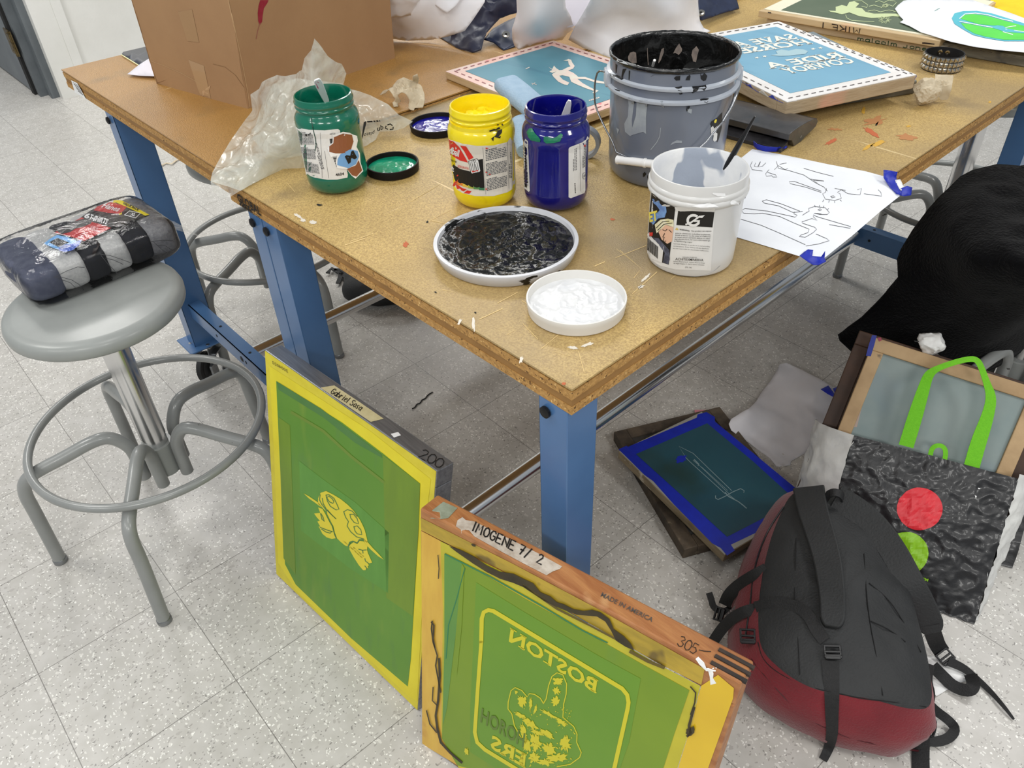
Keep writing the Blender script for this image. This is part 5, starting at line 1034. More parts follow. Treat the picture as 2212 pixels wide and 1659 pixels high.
d.stroke(LABW, [E6((890+92*math.cos(t), 565+84*math.sin(t)))[0] for t in [PI*.15+k*PI*1.55/14 for k in range(15)]], 5.5); d.stroke(LABW, E6((905, 575), (985, 575), (970, 620)), 4); d.stroke(LABW, E6((770, 632), (850, 600), (990, 500)), 3.4); d.poly(LABW, E6((960, 520), (985, 490), (1072, 480), (1030, 525)), 6)
d.text(INK, 'WARNING:', *E6((665, 722), (830, 748), (668, 700)), bold=.03); d.poly(mat('warning_yellow', (206, 180, 90), None), E6((596, 718), (655, 724), (628, 680)))
rows = ['This product can expose', 'you to chemicals including acrylamide,', 'which is known to the state of California', 'to cause cancer and birth defects or other', 'reproductive harm, for more information go', 'to P65Warnings.ca.gov.']
d.text(INK, rows[0], *E6((850, 748), (1175, 748), (852, 728)), bold=.01)
for k, r_ in enumerate(rows[1:]):
    y_ = 752+32*(k+1); w_ = 1165-k*4 if k < 4 else 870; d.text(INK, r_, *E6((600-k*5, y_-2), (w_, y_+24 if k < 4 else y_+18), (602-k*5, y_-22)), bold=.01)
for k, r_ in enumerate(('NOTICE: Whether or not the ink is used according', 'to instructions, Green Galaxy and any distributor', 'are not responsible for any product malfunction.')): d.text(INK, r_, *E6((572-k*5, 955+k*36), (1148-k*7, 1000+k*36), (574-k*5, 937+k*36)))
d.text(INK, 'MANUFACTURED BY', *E6((715, 1172), (945, 1178), (716, 1155))); d.text(INK, 'ACHITEXMINERVA', *E6((600, 1212), (1045, 1232), (604, 1172)), bold=.005)
d.text(INK, 'Achitex Minerva S.p.A.  Achitex Minerva Group', *E6((568, 1240), (1068, 1268), (570, 1222))); d.text(INK, 'Via degli Artigiani, 8 - 26019 Vaiano Cremasco', *E6((568, 1272), (1060, 1300), (570, 1254))); d.text(INK, '(CR) - Italy', *E6((755, 1335), (860, 1340), (756, 1315)))
TPT = mat('white_paint_splash', (240, 240, 240), None, rough=.4); d.off = .0009
for p in ([(1480, 280), (1520, 230), (1600, 270), (1655, 260), (1630, 320), (1540, 315), (1490, 310)], [(860, 340), (1150, 280), (1300, 350), (1000, 365)], [(1200, 120), (1400, 130), (1410, 185), (1280, 175), (1200, 140)]): d.poly(TPT, E6(*p), 6)
d.build('tub_label', tb, label='comic label with warning text')
a = at(1547, 398, .955); b_ = at(1586, 330, 1.016); dd = (b_-a); q = [a-dd*.7, a, a+dd*.9, a+dd*1.3, a+dd*2.05]
mb = MB(); mb.tube(q, [.0046, .0048, .0046, .004, .0013], 12, m=mat('black_brush_handle', (18, 18, 20), None, rough=.3)); br = single(mb, 'paintbrush', None, 'thin black-handled paintbrush leaning in the white tub', 'paintbrush')
mb = MB(); v0 = q[3]-Vector((0, 0, 0)); mb.tube([q[2]+rt*.0035, q[4]+rt*.0006], [.0016, .0007], 8)

# taped drawing
P_ = HT+.0012
ol = [(1625, 322, P_), (1700, 336, P_), (1790, 355, P_), (1870, 370, P_), (1925, 385, P_), (1944, 390, P_+.003), (1958, 412, P_+.001), (1900, 458, P_+.001), (1840, 510, P_), (1775, 562, P_-.002), (1735, 556, P_), (1660, 533, P_), (1590, 512, P_), (1500, 490, P_), (1470, 482, P_), (1530, 410, P_), (1590, 350, P_)]
mb = sheet(ol, [(1700, 450, P_), (1800, 440, P_)], 22, .0005, 6); dp = single(mb, 'drawing_paper', mat('drawing_paper', (232, 234, 238), (226, 228, 233), 12, .75), 'large white sheet with pencil figures, taped over the table edge beside the tub', 'drawing', smooth=True)
d = Decal(Surf(mb.v, mb.f), .0005); E7 = lambda *p: ln(p, 3.456, 1340, 280); PC = mat('pencil_line', (52, 50, 54), None, rough=.7)
for p in ([(985, 240), (970, 270), (985, 300), (1060, 310)], [(1010, 250), (1000, 275), (1025, 280), (1045, 240)], [(1045, 245), (1030, 280), (1060, 275), (1085, 250)], [(1165, 240), (1180, 290), (1230, 300), (1270, 310), (1370, 340), (1460, 400), (1520, 430), (1545, 460)], [(1110, 300), (1085, 330), (1090, 350), (1130, 345), (1140, 355), (1170, 355), (1160, 340), (1100, 320)], [(1150, 300), (1180, 270), (1230, 300), (1250, 290)],
          [(1190, 260), (1240, 250)], [(1370, 290), (1470, 320), (1590, 350)], [(1420, 370), (1520, 385), (1440, 380), (1470, 400)], [(1540, 440), (1530, 470), (1510, 480), (1530, 520), (1600, 530), (1650, 515), (1640, 480), (1620, 470), (1650, 450)], [(1500, 470), (1380, 430), (1270, 405), (1260, 390), (1300, 388), (1500, 460)], [(1650, 450), (1700, 480), (1790, 488), (1800, 440), (1770, 450)], [(1820, 480), (1950, 498), (1945, 470), (1925, 450)], [(1600, 440), (1680, 455)],
          [(1120, 590)], ):
    if len(p) > 1: d.stroke(PC, E7(*p), .75)
for p in ([(1060, 535), (1075, 550), (1180, 570), (1290, 620), (1360, 612)], [(1060, 535), (1090, 525), (1200, 555), (1340, 610)], [(1300, 615), (1295, 630), (1320, 640), (1305, 655), (1240, 640), (1100, 610), (930, 590), (905, 605), (920, 625), (1000, 630), (1060, 625), (1190, 650), (1300, 700), (1410, 745), (1400, 770), (1345, 790), (1335, 800), (1380, 805), (1440, 770), (1465, 745), (1450, 730), (1360, 700), (1355, 690), (1430, 665), (1470, 680), (1440, 650)],
          [(1360, 640), (1390, 620), (1410, 610), (1405, 590), (1450, 575), (1530, 585), (1560, 620), (1545, 635), (1490, 635), (1450, 625), (1440, 640), (1480, 655), (1600, 690), (1720, 725), (1715, 738), (1560, 710)], [(1475, 600), (1490, 592), (1505, 600), (1490, 606), (1475, 600)], [(1450, 625), (1500, 630)], [(900, 670), (1050, 715), (1180, 770), (1380, 860)], [(1385, 870), (1480, 855), (1560, 830), (1540, 815), (1460, 780)], [(915, 500), (940, 495), (930, 515)],
          [(1455, 580), (1450, 565)], [(1485, 580), (1487, 565)], [(1515, 585), (1520, 570)], [(1545, 600), (1555, 590)], [(1520, 525), (1510, 540)], [(1560, 530), (1555, 545)], [(1600, 535), (1600, 548)], [(1640, 525), (1650, 535)], [(1570, 500), (1590, 495), (1605, 505), (1580, 510), (1570, 500)]): d.stroke(PC, E7(*p), .85)
o = d.build('pencil_drawing', None, label='pencil outline figures'); o.parent = dp
for v in o.data.vertices: v.co = v.co-dp.location
def tape(pts, label, group='strips of blue tape on the drawing', inner=(), amp=.0015, seed=1):
    mb = sheet(pts, inner, 6, amp, 60, seed); single(mb, 'tape_strip', BT, label, 'tape', group, solid=.0004)
zz = HT+.003
tape([(x_, y_, z_) for (x_, y_), z_ in zip(E7((1965, 300), (2010, 305), (2070, 315), (2060, 350), (2065, 410), (2095, 470), (2090, 490), (2060, 480), (2010, 430), (1965, 360)), (zz+.012, zz+.014, zz+.01, zz+.002, zz+.002, zz+.004, zz+.002, zz, zz, zz+.006))], 'curled blue tape at the far corner of the drawing')
tape([(x_, y_, z_) for (x_, y_), z_ in zip(E7((2090, 440), (2140, 420), (2180, 430), (2172, 490), (2120, 497), (2088, 490)), (zz+.002, zz+.006, zz+.001, zz-.006, zz-.002, zz))], 'blue tape tab sticking out past the far corner of the drawing')
tape([(x_, y_, z_) for (x_, y_), z_ in zip(E7((1338, 942), (1370, 915), (1400, 895), (1440, 900), (1432, 945), (1500, 948), (1530, 905), (1525, 960), (1536, 985), (1480, 1012), (1440, 1012), (1400, 988)), (zz, zz, zz+.002, zz+.002, zz, zz, zz+.012, zz, zz-.004, zz-.008, zz-.006, zz-.002))], 'blue tape on the near corner of the drawing, hanging over the table edge')
mb = MB(); mb.ribbon([at(x_, y_, HT+.007) for x_, y_ in ((1628, 310), (1636, 317), (1655, 322), (1678, 323), (1692, 318), (1700, 311), (1696, 306))], (0, 1, .2), .011, thick=.0008); single(mb, 'tape_strip', BT, 'curled blue tape at the top left corner of the drawing', 'tape', 'strips of blue tape on the drawing')
mb = sheet([(x_, y_, zz+.002) for x_, y_ in E7((2050, 375), (2090, 370), (2105, 400), (2112, 425), (2098, 455), (2070, 430))], (), 8, .001); single(mb, 'paper_scrap', PAPERM, 'white torn paper scrap beside the blue tape at the table edge', 'paper', solid=.0004)

# squeegee
za = HT+.037; fr_ = at(1706, 288, za); fl = at(1556, 250, za); fb = at(1761, 243, za); ax_ = (fl-fr_).normalized(); cr = (fb-fr_); cr = (cr-ax_*cr.dot(ax_)); wq = cr.length; cr.normalize()
SQ = mat('ink_stained_squeegee_wood', (44, 44, 46), (66, 64, 64), 14, .4, coat=.3, bump=.3, bscale=40, extra=[((28, 42, 50), 10, .58, .1, (1, 1, 1)), ((130, 128, 126), 50, .74, .02, (1, 1, 1))])
sq = thing('squeegee', 'black ink-stained wooden squeegee lying behind the big bucket', 'squeegee', (fr_.x, fr_.y, HT))
pr = [(0, -.014), (.0, -.002), (.008, .0), (.03, .001), (.05, .0), (.07, -.003), (.082, -.008), (.087, -.016), (.084, -.024), (.07, -.0285), (.055, -.031), (.045, -.036), (.022, -.0365), (.018, -.03), (.012, -.02)]
k_ = wq/.087
mb = MB(); mb.prism([fr_+cr*(a*k_)+Vector((0, 0, b)) for a, b in pr], ax_*.33); mb.build('handle', SQ, sq, smooth=True, sharp=35, bevel=.001)
mb = MB(); mb.prism([fr_+ax_*.006+cr*a+Vector((0, 0, b)) for a, b in ((-.012, -.0365), (-.012, -.029), (.012, -.0215), (.018, -.031), (.018, -.0365))], ax_*.318); mb.build('blade', mat('inky_rubber_blade', (34, 33, 36), (60, 58, 60), 30, .45), sq, bevel=.0008)

# studded bracelet
q_ = proj((.645, 2.19, HT)); Cb = at(q_[0]-22, q_[1]-5, HT); Rb = .043; hb = .036
br_ = thing('bracelet', 'black leather bracelet with three rows of square metal studs', 'bracelet', Cb)
mb = MB(); mb.lathe([(Rb-.0025, 0), (Rb, 0), (Rb, hb), (Rb-.0025, hb)], Cb, 64, cap0=False, cap1=False); mb.lathe([(Rb-.0025, hb), (Rb-.0025, 0)], Cb, 64, cap0=False, cap1=False); mb.build('band', mat('black_leather', (16, 15, 17), None, rough=.6), br_)
STUD = mat('stud_metal', (190, 184, 174), None, rough=.18, metal=1); first = None
for row in range(3):
    for k in range(26):
        a = 2*PI*k/26; d_ = Vector((math.cos(a), math.sin(a), 0)); t_ = Vector((-d_.y, d_.x, 0)); w_ = .0048; z_ = .0065+row*.0115
        if first is None:
            mb = MB(); c_ = Vector((Rb, 0, 0)); mb.add([c_+Vector((0, -w_, -w_-.0004)), c_+Vector((0, w_, -w_-.0004)), c_+Vector((0, w_, w_+.0004)), c_+Vector((0, -w_, w_+.0004)), c_+Vector((.0048, 0, 0))], [(0, 1, 4), (1, 2, 4), (2, 3, 4), (3, 0, 4), (3, 2, 1, 0)])
            first = mb.build('stud', STUD, None, smooth=False); first.parent = br_; o = first
        else: o = first.copy(); COL.objects.link(o); o.parent = br_
        o.rotation_euler = (0, 0, a); o.location = (0, 0, z_)
for px_ in (2031, 2050):
    d_ = (at(px_, 108, HT+.028)-Cb); d_.z = 0; d_.normalize(); mb = MB(); mb.lathe([(.002, 0), (.0025, .0015), (.0055, .002), (.0062, .001), (.0062, 0)], Cb+d_*(Rb-.0027)+Vector((0, 0, .024)), 20, ax=-d_); mb.build('snap', STUD, br_)
# ------------------------------------------------------------------ cardboard box and what lies round it
def solid_from(mb, name, m, label, cat, group=None, th=.001, **kw): return single(mb, name, m, label, cat, group, solid=th, **kw)
CB = mat('cardboard', (166, 130, 92), (158, 122, 86), 5, .75, bump=.08, bscale=200, extra=[((150, 114, 78), 3, .6, .2, (1, 1, .3))]); CBE = mat('cardboard_edge', (120, 88, 54), (170, 134, 92), 200, .8)
qa, qb, qc = at(338, 180, HR), at(535, 235, HR), at(853, 125, HR); qd = qa+qc-qb
bx = thing('cardboard_box', 'large brown cardboard box with a dark red smear, standing on the varnished table', 'box', ((qa+qc)/2))
hb_ = .40; sh = Vector((rt.x, rt.y, 0)).normalized()*.033; top = [p+Vector((0, 0, hb_)) + sh*k for p, k in ((qa, .15), (qb, 1), (qc, .5), (qd, 0))]; bot = [qa, qb, qc, qd]
vs = []; fs = []; NU, NV = 14, 12
mb = MB()
cc = (qa+qc)/2
def wallq(a, b, c, d_, bulge):
    o = []
    nrm = (b-a).cross(Vector((0, 0, 1))).normalized()
    for j in range(NV+1):
        for i in range(NU+1):
            u, v = i/NU, j/NV; p = a.lerp(b, u).lerp(d_.lerp(c, u), v)
            o.append(p+nrm*bulge*math.sin(PI*u)*(.4+.6*math.sin(PI*min(1, v*1.2)))*.5+nrm*.0012*noise.noise(p*20))
    mb.add(o, [(j*(NU+1)+i, j*(NU+1)+i+1, (j+1)*(NU+1)+i+1, (j+1)*(NU+1)+i) for j in range(NV) for i in range(NU)])
for i in range(4): j = (i+1) % 4; wallq(bot[i], bot[j], top[j], top[i], .006)
mb.add(bot, [(3, 2, 1, 0)]); sbx = mb.surf()
mb.build('box_wall', CB, bx, sharp=30)
m2 = MB(); tz = Vector((0, 0, 1)); tc_ = sum(top, Vector())/4
for i in (0, 2):
    j = (i+1) % 4; a, b = top[i], top[j]; inn_ = (tc_-(a+b)/2); m2.prism([a, b, b+inn_*.98, a+inn_*.98], tz*.004)
m2.build('top_flap', CB, bx, smooth=False)
d = Decal(sbx, .0006); BT_ = lambda *p: ln(p, 3.95, 0, 0)
REDM = mat('dark_red_smear', (138, 22, 40), (150, 40, 56), 60, .6); BR_ = lambda *p: ln(p, 3.95, 400, 0)
d.poly(REDM, BR_((640, 0), (710, 0), (700, 25), (670, 70), (660, 130), (655, 185), (635, 215), (622, 180), (618, 110), (625, 50)), 10); d.stroke(mat('faint_red_smear', (148, 92, 76), None), BR_((640, 190), (618, 260), (605, 330)), 1.5)
CT = mat('clear_tape_on_cardboard', (174, 140, 102), None, rough=.3, coat=.4); d.poly(CT, BT_((1610, 510), (1740, 560), (1800, 840), (1690, 830), (1690, 760)), 10); d.poly(mat('pale_tape_flap', (190, 156, 118), None, rough=.35), BT_((1690, 825), (1725, 780), (1800, 725), (1775, 800), (1700, 830)), 10)
d.poly(mat('cardboard_flat_tape', (162, 128, 90), None, rough=.5), BT_((1520, 100), (1640, 80), (1700, 360), (1600, 350)), 10)
d.off = .0008; CRS = mat('cardboard_crease_light', (182, 148, 108), None, rough=.8)
d.stroke(CRS, BT_((1290, 520), (1400, 560), (1560, 630), (1720, 720)), 1.1); d.stroke(mat('cardboard_crease_dark', (132, 98, 64), None, rough=.8), BT_((1820, 545), (1920, 570), (2010, 640), (2080, 740)), .8)
d.stroke(CRS, BT_((1950, 0), (2010, 280), (2070, 560), (2115, 800), (2128, 910)), 1.6); d.stroke(CBE, BT_((1338, 712), (1500, 765), (1700, 830), (1900, 880), (2120, 935)), 1.8); d.stroke(CBE, BT_((1120, 0), (1200, 270), (1270, 510), (1340, 705)), 2)
d.build('tape_and_smear', bx, label='clear tape patches, creases and a dark red smear')
mb = sheet([(262, 118, HR+.0015), (266, 112, HR+.002), (313, 101, HR+.003), (360, 105, HR+.003), (340, 160, HR+.003), (300, 142, HR+.0015), (292, 136, HR+.0015)], (), 14, .0002); single(mb, 'folder', mat('dark_folder', (52, 56, 68), (40, 42, 56), 8, .35, coat=.3), 'dark slim folder sticking out from behind the cardboard box', 'folder', solid=.0015)
mb = MB(); mb.ribbon([at(262, 118, HR+.003), at(301, 142, HR+.003)], (0, 0, 1), .003, thick=.001); single(mb, 'folder_spine', mat('cream_spine', (226, 222, 170), None), 'pale yellow edge strip along the dark folder', 'strip')
mb = sheet([(275, 160, HR+.0065), (300, 140, HR+.009), (322, 126, HR+.012), (350, 135, HR+.01), (345, 165, HR+.0075), (300, 163, HR+.0065)], (), 14, .0004); single(mb, 'folded_paper', mat('lilac_white_paper', (222, 218, 226), None, rough=.7), 'folded pale lilac paper at the left foot of the cardboard box', 'paper', solid=.0008)

# plastic bag
def film(name, col, a, rough=.22):
    m = bpy.data.materials.new(name); m.use_nodes = True; nt = m.node_tree; N = nt.nodes; L = nt.links; b = N['Principled BSDF']; out = N['Material Output']
    b.inputs['Base Color'].default_value = lin(col); b.inputs['Roughness'].default_value = rough; b.inputs['Coat Weight'].default_value = .6; b.inputs['Coat Roughness'].default_value = .1
    tc = N.new('ShaderNodeTexCoord'); n = N.new('ShaderNodeTexNoise'); n.inputs['Scale'].default_value = 17; n.inputs['Detail'].default_value = 7; n.inputs['Distortion'].default_value = 2.2; L.new(tc.outputs['Object'], n.inputs['Vector'])
    bp = N.new('ShaderNodeBump'); bp.inputs['Strength'].default_value = .7; bp.inputs['Distance'].default_value = .006; L.new(n.outputs[0], bp.inputs['Height']); L.new(bp.outputs[0], b.inputs['Normal'])
    tl = N.new('ShaderNodeBsdfTranslucent'); tl.inputs[0].default_value = lin(col); m1 = N.new('ShaderNodeMixShader'); m1.inputs[0].default_value = .35; L.new(b.outputs[0], m1.inputs[1]); L.new(tl.outputs[0], m1.inputs[2])
    tr = N.new('ShaderNodeBsdfTransparent'); m2 = N.new('ShaderNodeMixShader'); r = N.new('ShaderNodeMapRange'); r.inputs['From Min'].default_value = .3; r.inputs['From Max'].default_value = .7; r.inputs['To Min'].default_value = max(0, a-.2); r.inputs['To Max'].default_value = min(1, a+.2)
    L.new(n.outputs[0], r.inputs[0]); L.new(r.outputs[0], m2.inputs[0]); L.new(tr.outputs[0], m2.inputs[1]); L.new(m1.outputs[0], m2.inputs[2]); L.new(m2.outputs[0], out.inputs[0]); return m
def keep_front(mb, P, n, gap=.006):    # hold points on the near side of a plane
    n = Vector(n).normalized(); 
    if (CAM-P).dot(n) < 0: n = -n
    for i, v in enumerate(mb.v):
        k = (v-P).dot(n)-gap
        if k < 0:
            dd = (v-CAM); t = ((P+n*gap)-CAM).dot(n)/dd.dot(n)
            if 0 < t < 1: mb.v[i] = CAM+dd*t
bag = thing('plastic_bag', 'crumpled translucent white plastic bag behind the green jar, its tip hanging over the table edge', 'plastic bag', at(620, 320, HT))
ol = [(455, 392, .872), (458, 375, .878), (470, 350, .885), (500, 300, .90), (530, 258, .91), (545, 238, .912), (541, 205, .945), (560, 192, .96), (566, 178, .975), (582, 168, .985), (598, 162, .995), (616, 164, 1.0), (640, 160, 1.01), (652, 150, 1.03), (657, 125, 1.06), (672, 108, 1.085), (679, 82, 1.115), (690, 95, 1.10), (708, 122, 1.065), (728, 134, 1.045), (738, 137, 1.04), (748, 158, 1.01), (742, 182, .98), (752, 192, .955), (775, 197, .945), (800, 205, .935), (838, 225, .92), (862, 248, .905), (892, 263, .888), (872, 277, .876), (850, 283, .872), (820, 285, .872), (812, 300, .868), (795, 312, .868), (760, 330, .868), (720, 350, .868), (668, 362, .867), (612, 365, .867), (590, 375, .867), (560, 390, .867), (520, 412, .866)]
inn = [(600, 230, .965), (650, 210, .995), (700, 160, 1.035), (560, 300, .93), (620, 300, .94), (700, 280, .93), (780, 250, .92), (530, 350, .895), (600, 340, .905), (660, 330, .90), (830, 262, .893), (580, 220, .965), (690, 220, .985)]
mb = sheet(ol, inn, 4, .015, 14, 2); keep_front(mb, qb+sh*.4, (qc-qb).cross(Vector((0, 0, 1))))
mb.build('bag_film', film('bag_film', (232, 234, 224), .58, .14), bag, sharp=75, fixn=False)
ol = [(455, 394, .870), (520, 330, .885), (600, 330, .89), (620, 350, .87), (560, 388, .868), (520, 412, .866), (498, 425, .860), (478, 427, .856), (460, 415, .856)]
mb = sheet(ol, [(540, 360, .885)], 6, .010, 20, 5); mb.build('bag_corner', film('clear_bag_film', (236, 236, 226), .34, .15), bag, sharp=70, fixn=False)
ol = [(590, 180, .99), (640, 170, 1.0), (740, 180, .97), (740, 260, .93), (680, 330, .90), (590, 345, .89), (545, 300, .915), (560, 240, .94)]
mb = sheet(ol, [(640, 250, .95)], 7, .024, 17, 8); mb.v = [v+(v-CAM).normalized()*.03 for v in mb.v]; keep_front(mb, qb+sh*.4, (qc-qb).cross(Vector((0, 0, 1))), .004); mb.build('inner_layer', film('inner_bag_film', (222, 224, 214), .6), bag, sharp=70, fixn=False)
dsf = MB(); 
sb = sheet([(790, 240, .93), (862, 248, .908), (892, 263, .890), (872, 277, .879), (850, 285, .876), (815, 300, .874), (780, 315, .874)], (), 7, .001); d = Decal(Surf(sb.v, sb.f), .002); BK2 = lambda *p: ln(p, 4.365, 440, 60)
d.lines(INK, *BK2((1480, 905), (1815, 880), (1470, 875)), 1, .5, 2); d.text(INK, 'plato', *BK2((1605, 975), (1505, 1000), (1600, 1010)), bold=.01); d.text(INK, 'qn', *BK2((1690, 925), (1630, 945), (1692, 960)), bold=.02)
for k in range(3):
    a = k*2*PI/3; c_ = lambda r, t: (1748+math.cos(t)*r*1.15, 935+math.sin(t)*r*.8); d.stroke(INK, BK2(c_(30, a), c_(38, a+.7), c_(30, a+1.4)), 2.6)
d.build('recycling_print', bag, label='black recycling mark and small print')

# crumpled kraft papers
KP = mat('crumpled_kraft_paper', (204, 190, 164), (190, 174, 146), 20, .8, bump=.5, bscale=50)
K1 = lambda *p: [((800+x/3.95), (y/3.95), z) for x, y, z in p]
mb = sheet(K1((82, 812, .878), (110, 780, .885), (190, 740, .90), (230, 690, .915), (290, 660, .925), (330, 680, .925), (360, 690, .92), (362, 650, .935), (400, 628, .94), (412, 660, .93), (405, 700, .915), (440, 740, .91), (462, 800, .90), (465, 860, .888), (450, 920, .876), (380, 925, .876), (370, 945, .875), (345, 940, .875), (325, 925, .876), (335, 850, .893), (300, 800, .905), (260, 790, .905), (235, 820, .896), (262, 860, .883), (235, 880, .878), (235, 912, .875), (200, 915, .875), (190, 880, .878), (215, 840, .89), (160, 770, .90), (130, 800, .885)), [(380+0, 0, 0)][:0], 2.6, .018, 60, 3)
solid_from(mb, 'crumpled_paper', KP, 'crumpled tan paper standing like an arch behind the blue lid', 'crumpled paper', 'crumpled tan papers', .0012, sharp=25)
def crumple_ball(C, rx, ry, rz, seed, sub=5, amp=.3):
    bm = bmesh.new(); bmesh.ops.create_icosphere(bm, subdivisions=sub, radius=1); vs = []; 
    rd_ = random.Random(seed); planes = []
    for _ in range(46):
        n = Vector((rd_.gauss(0, 1), rd_.gauss(0, 1), rd_.gauss(0, 1))).normalized(); planes.append((n, rd_.uniform(.72, .98)))
    for v in bm.verts:
        p = v.co.normalized(); r = 1.1
        for n, h in planes:
            k = p.dot(n)
            if k > .05: r = min(r, h/k)
        r *= 1+amp*(crease(p, 1.9, seed)-.6)*.5
        vs.append(Vector((C.x+p.x*r*rx, C.y+p.y*r*ry, max(C.z-rz*.96, C.z+p.z*r*rz))))
    fs = [tuple(v.index for v in f.verts) for f in bm.faces]; bm.free(); mb = MB(); mb.add(vs, fs); return mb
c_ = at(2006, 195, HT+.028); mb = crumple_ball(c_, .032, .034, .028, 11)
mb2 = sheet([(2020, 160, HT+.05), (2060, 163, HT+.045), (2056, 190, HT+.03), (2048, 215, HT+.004), (2030, 214, HT+.006), (2020, 190, HT+.03)], (), 3, .012, 60, 6); mb.add(mb2.v, mb2.f)
single(mb, 'crumpled_paper', KP, 'crumpled ball of tan paper beside the studded bracelet', 'crumpled paper', 'crumpled tan papers', sharp=20)

# blue paper towel, tape roll
TWL = mat('pale_blue_paper_towel', (168, 192, 212), (158, 184, 206), 60, .85, bump=.6, bscale=260)
def roll(a, b, w, h, upv=Vector((0, 0, 1)), amp=.0015, n=26, e=2.8):
    ax = (b-a).normalized(); sd = ax.cross(upv).normalized(); uv = sd.cross(ax); mb = MB(); vs = []; K_ = 10
    for i in range(K_+1):
        c = a.lerp(b, i/K_)
        for k in range(n):
            t = 2*PI*k/n; x = math.copysign(abs(math.cos(t))**(2/e), math.cos(t))*w/2; z = math.copysign(abs(math.sin(t))**(2/e), math.sin(t))*h/2
            f = .95 if i in (0, K_) else 1
            p = c+sd*x*f+uv*z*f; vs.append(p+uv*amp*noise.noise(p*40))
    fs = [(i*n+k, i*n+(k+1) % n, (i+1)*n+(k+1) % n, (i+1)*n+k) for i in range(K_) for k in range(n)]+[tuple(reversed(range(n))), tuple(K_*n+k for k in range(n))]
    mb.add(vs, fs); return mb
tw = thing('paper_towel', 'folded pale blue paper towel lying between the jars and the teal screen', 'paper towel', at(1150, 270, HT))
A_ = at(1094, 180, HT+.052); B_ = at(1190, 262, HT+.036); roll(A_, B_, .062, .034).build('upper_fold', TWL, tw, sharp=60)
A_ = at(1136, 262, HT+.022); B_ = at(1150, 326, HT+.017); roll(A_, B_, .062, .032).build('lower_fold', TWL, tw, sharp=60)
d = Decal(Surf(None, None, A_+Vector((0, 0, .02)), (0, 0, 1)))
mb = MB(); ct_ = at(1262, 306, HT+.032); ct_.z = HT+.031; ax = Vector((rt.x, rt.y, 0)).normalized()*.3+Vector((fw.x, fw.y, 0)).normalized(); mb.lathe([(.024, -.009), (.031, -.009), (.031, .009), (.024, .009), (.024, -.009)], ct_, 40, ax=ax, cap0=False, cap1=False)
single(mb, 'tape_roll', mat('grey_tape_roll', (150, 154, 160), (130, 134, 142), 20, .5), 'grey roll of tape standing behind the dark blue jar', 'tape roll')

# white papers and navy coat at the back
WPP = mat('crumpled_white_paper', (238, 237, 240), (230, 229, 233), 8, .75, bump=.3, bscale=20); WPQ = mat('white_tracing_paper', (234, 231, 233), (228, 225, 228), 5, .7)
NV = mat('navy_quilted_nylon', (36, 38, 62), (28, 32, 54), 9, .42, bump=.6, bscale=22, sheen=.2)
ct = thing('coat', 'navy quilted coat with silver snaps, lying under the white papers at the back', 'coat', at(1060, 80, HR))
mb = sheet([(945, 78, HR+.002), (985, 102, HR+.002), (1020, 113, HR+.002), (1040, 106, HR+.008), (1046, 84, HR+.022), (1052, 70, HR+.032), (1080, 40, HR+.05), (1122, 25, HR+.075), (1140, -40, HR+.13), (1040, -50, HR+.14), (1020, 0, HR+.09), (1000, 40, HR+.055), (975, 62, HR+.028)], [(1060, 20, HR+.08), (1020, 90, HR+.02)], 7, .018, 20, 4); solid_from  # quilted part
mb.build('quilted_panel', NV, ct, solid=.004, sharp=60)
mb = sheet([(1046, 84, HR+.016), (1064, 62, HR+.026), (1095, 45, HR+.03), (1130, 30, HR+.04), (1125, 95, HR+.004), (1105, 102, HR+.003), (1088, 108, HR+.002), (1066, 90, HR+.01)], (), 7, .004, 30, 4); mb.build('hem_flap', mat('navy_hem_nylon', (26, 38, 68), (20, 30, 58), 30, .4), ct, solid=.003)
mb = sheet([(1500, -60, .96), (1509, 0, .925), (1511, 38, .90), (1514, 44, .89), (1530, 40, .885), (1562, 28, .882), (1597, 18, .876), (1592, 0, .888), (1580, -60, .93)], (), 7, .012, 20, 4); mb.build('sleeve_end', mat('navy_hem_nylon', (26, 38, 68)), ct, solid=.003)
for x_, y_, z_ in ((1093, 75, HR+.019), (1514, 28, .905)):
    mb = MB(); p = at(x_, y_, z_+.004); mb.lathe([(.003, .0), (.0035, .002), (.009, .003), (.0105, .0015), (.0105, 0)], p, 24, ax=(CAM-p).normalized()*.5+Vector((0, 0, .6))); mb.build('snap', STUD, ct)
    mb = MB(); mb.lathe([(0, 0), (.0032, 0)], p+Vector((0, 0, .0016)), 16, ax=(CAM-p).normalized()*.5+Vector((0, 0, .6)), cap1=False); mb.build('snap_hole', BPLAS, ct)
G_ = 'white paper sheets at the back of the tables'
mb = sheet([(800, 55, HR+.045), (800, 78, HR+.006), (880, 88, HR+.003), (950, 82, HR+.018), (1004, 67, HR+.038), (1020, 45, HR+.06), (1047, 5, HR+.10), (1055, -50, HR+.15), (800, -50, HR+.17), (800, 0, HR+.11)], [(930, 50, HR+.06), (880, 40, HR+.075)], 8, .010, 9, 5); solid_from(mb, 'crumpled_paper', WPP, 'lowest big white sheet of the heap against the right side of the cardboard box', 'paper', G_, .0006, sharp=30)
mb = sheet([(800, 44, HR+.075), (885, 33, HR+.085), (913, 34, HR+.08), (917, 16, HR+.10), (935, 8, HR+.11), (966, 28, HR+.09), (985, 12, HR+.105), (1010, -20, HR+.13), (1010, -60, HR+.16), (800, -60, HR+.19)], [(880, 0, HR+.13)], 7, .013, 12, 9); solid_from(mb, 'crumpled_paper', WPP, 'crumpled white sheet on top of the heap beside the cardboard box', 'paper', G_, .0006, sharp=30)
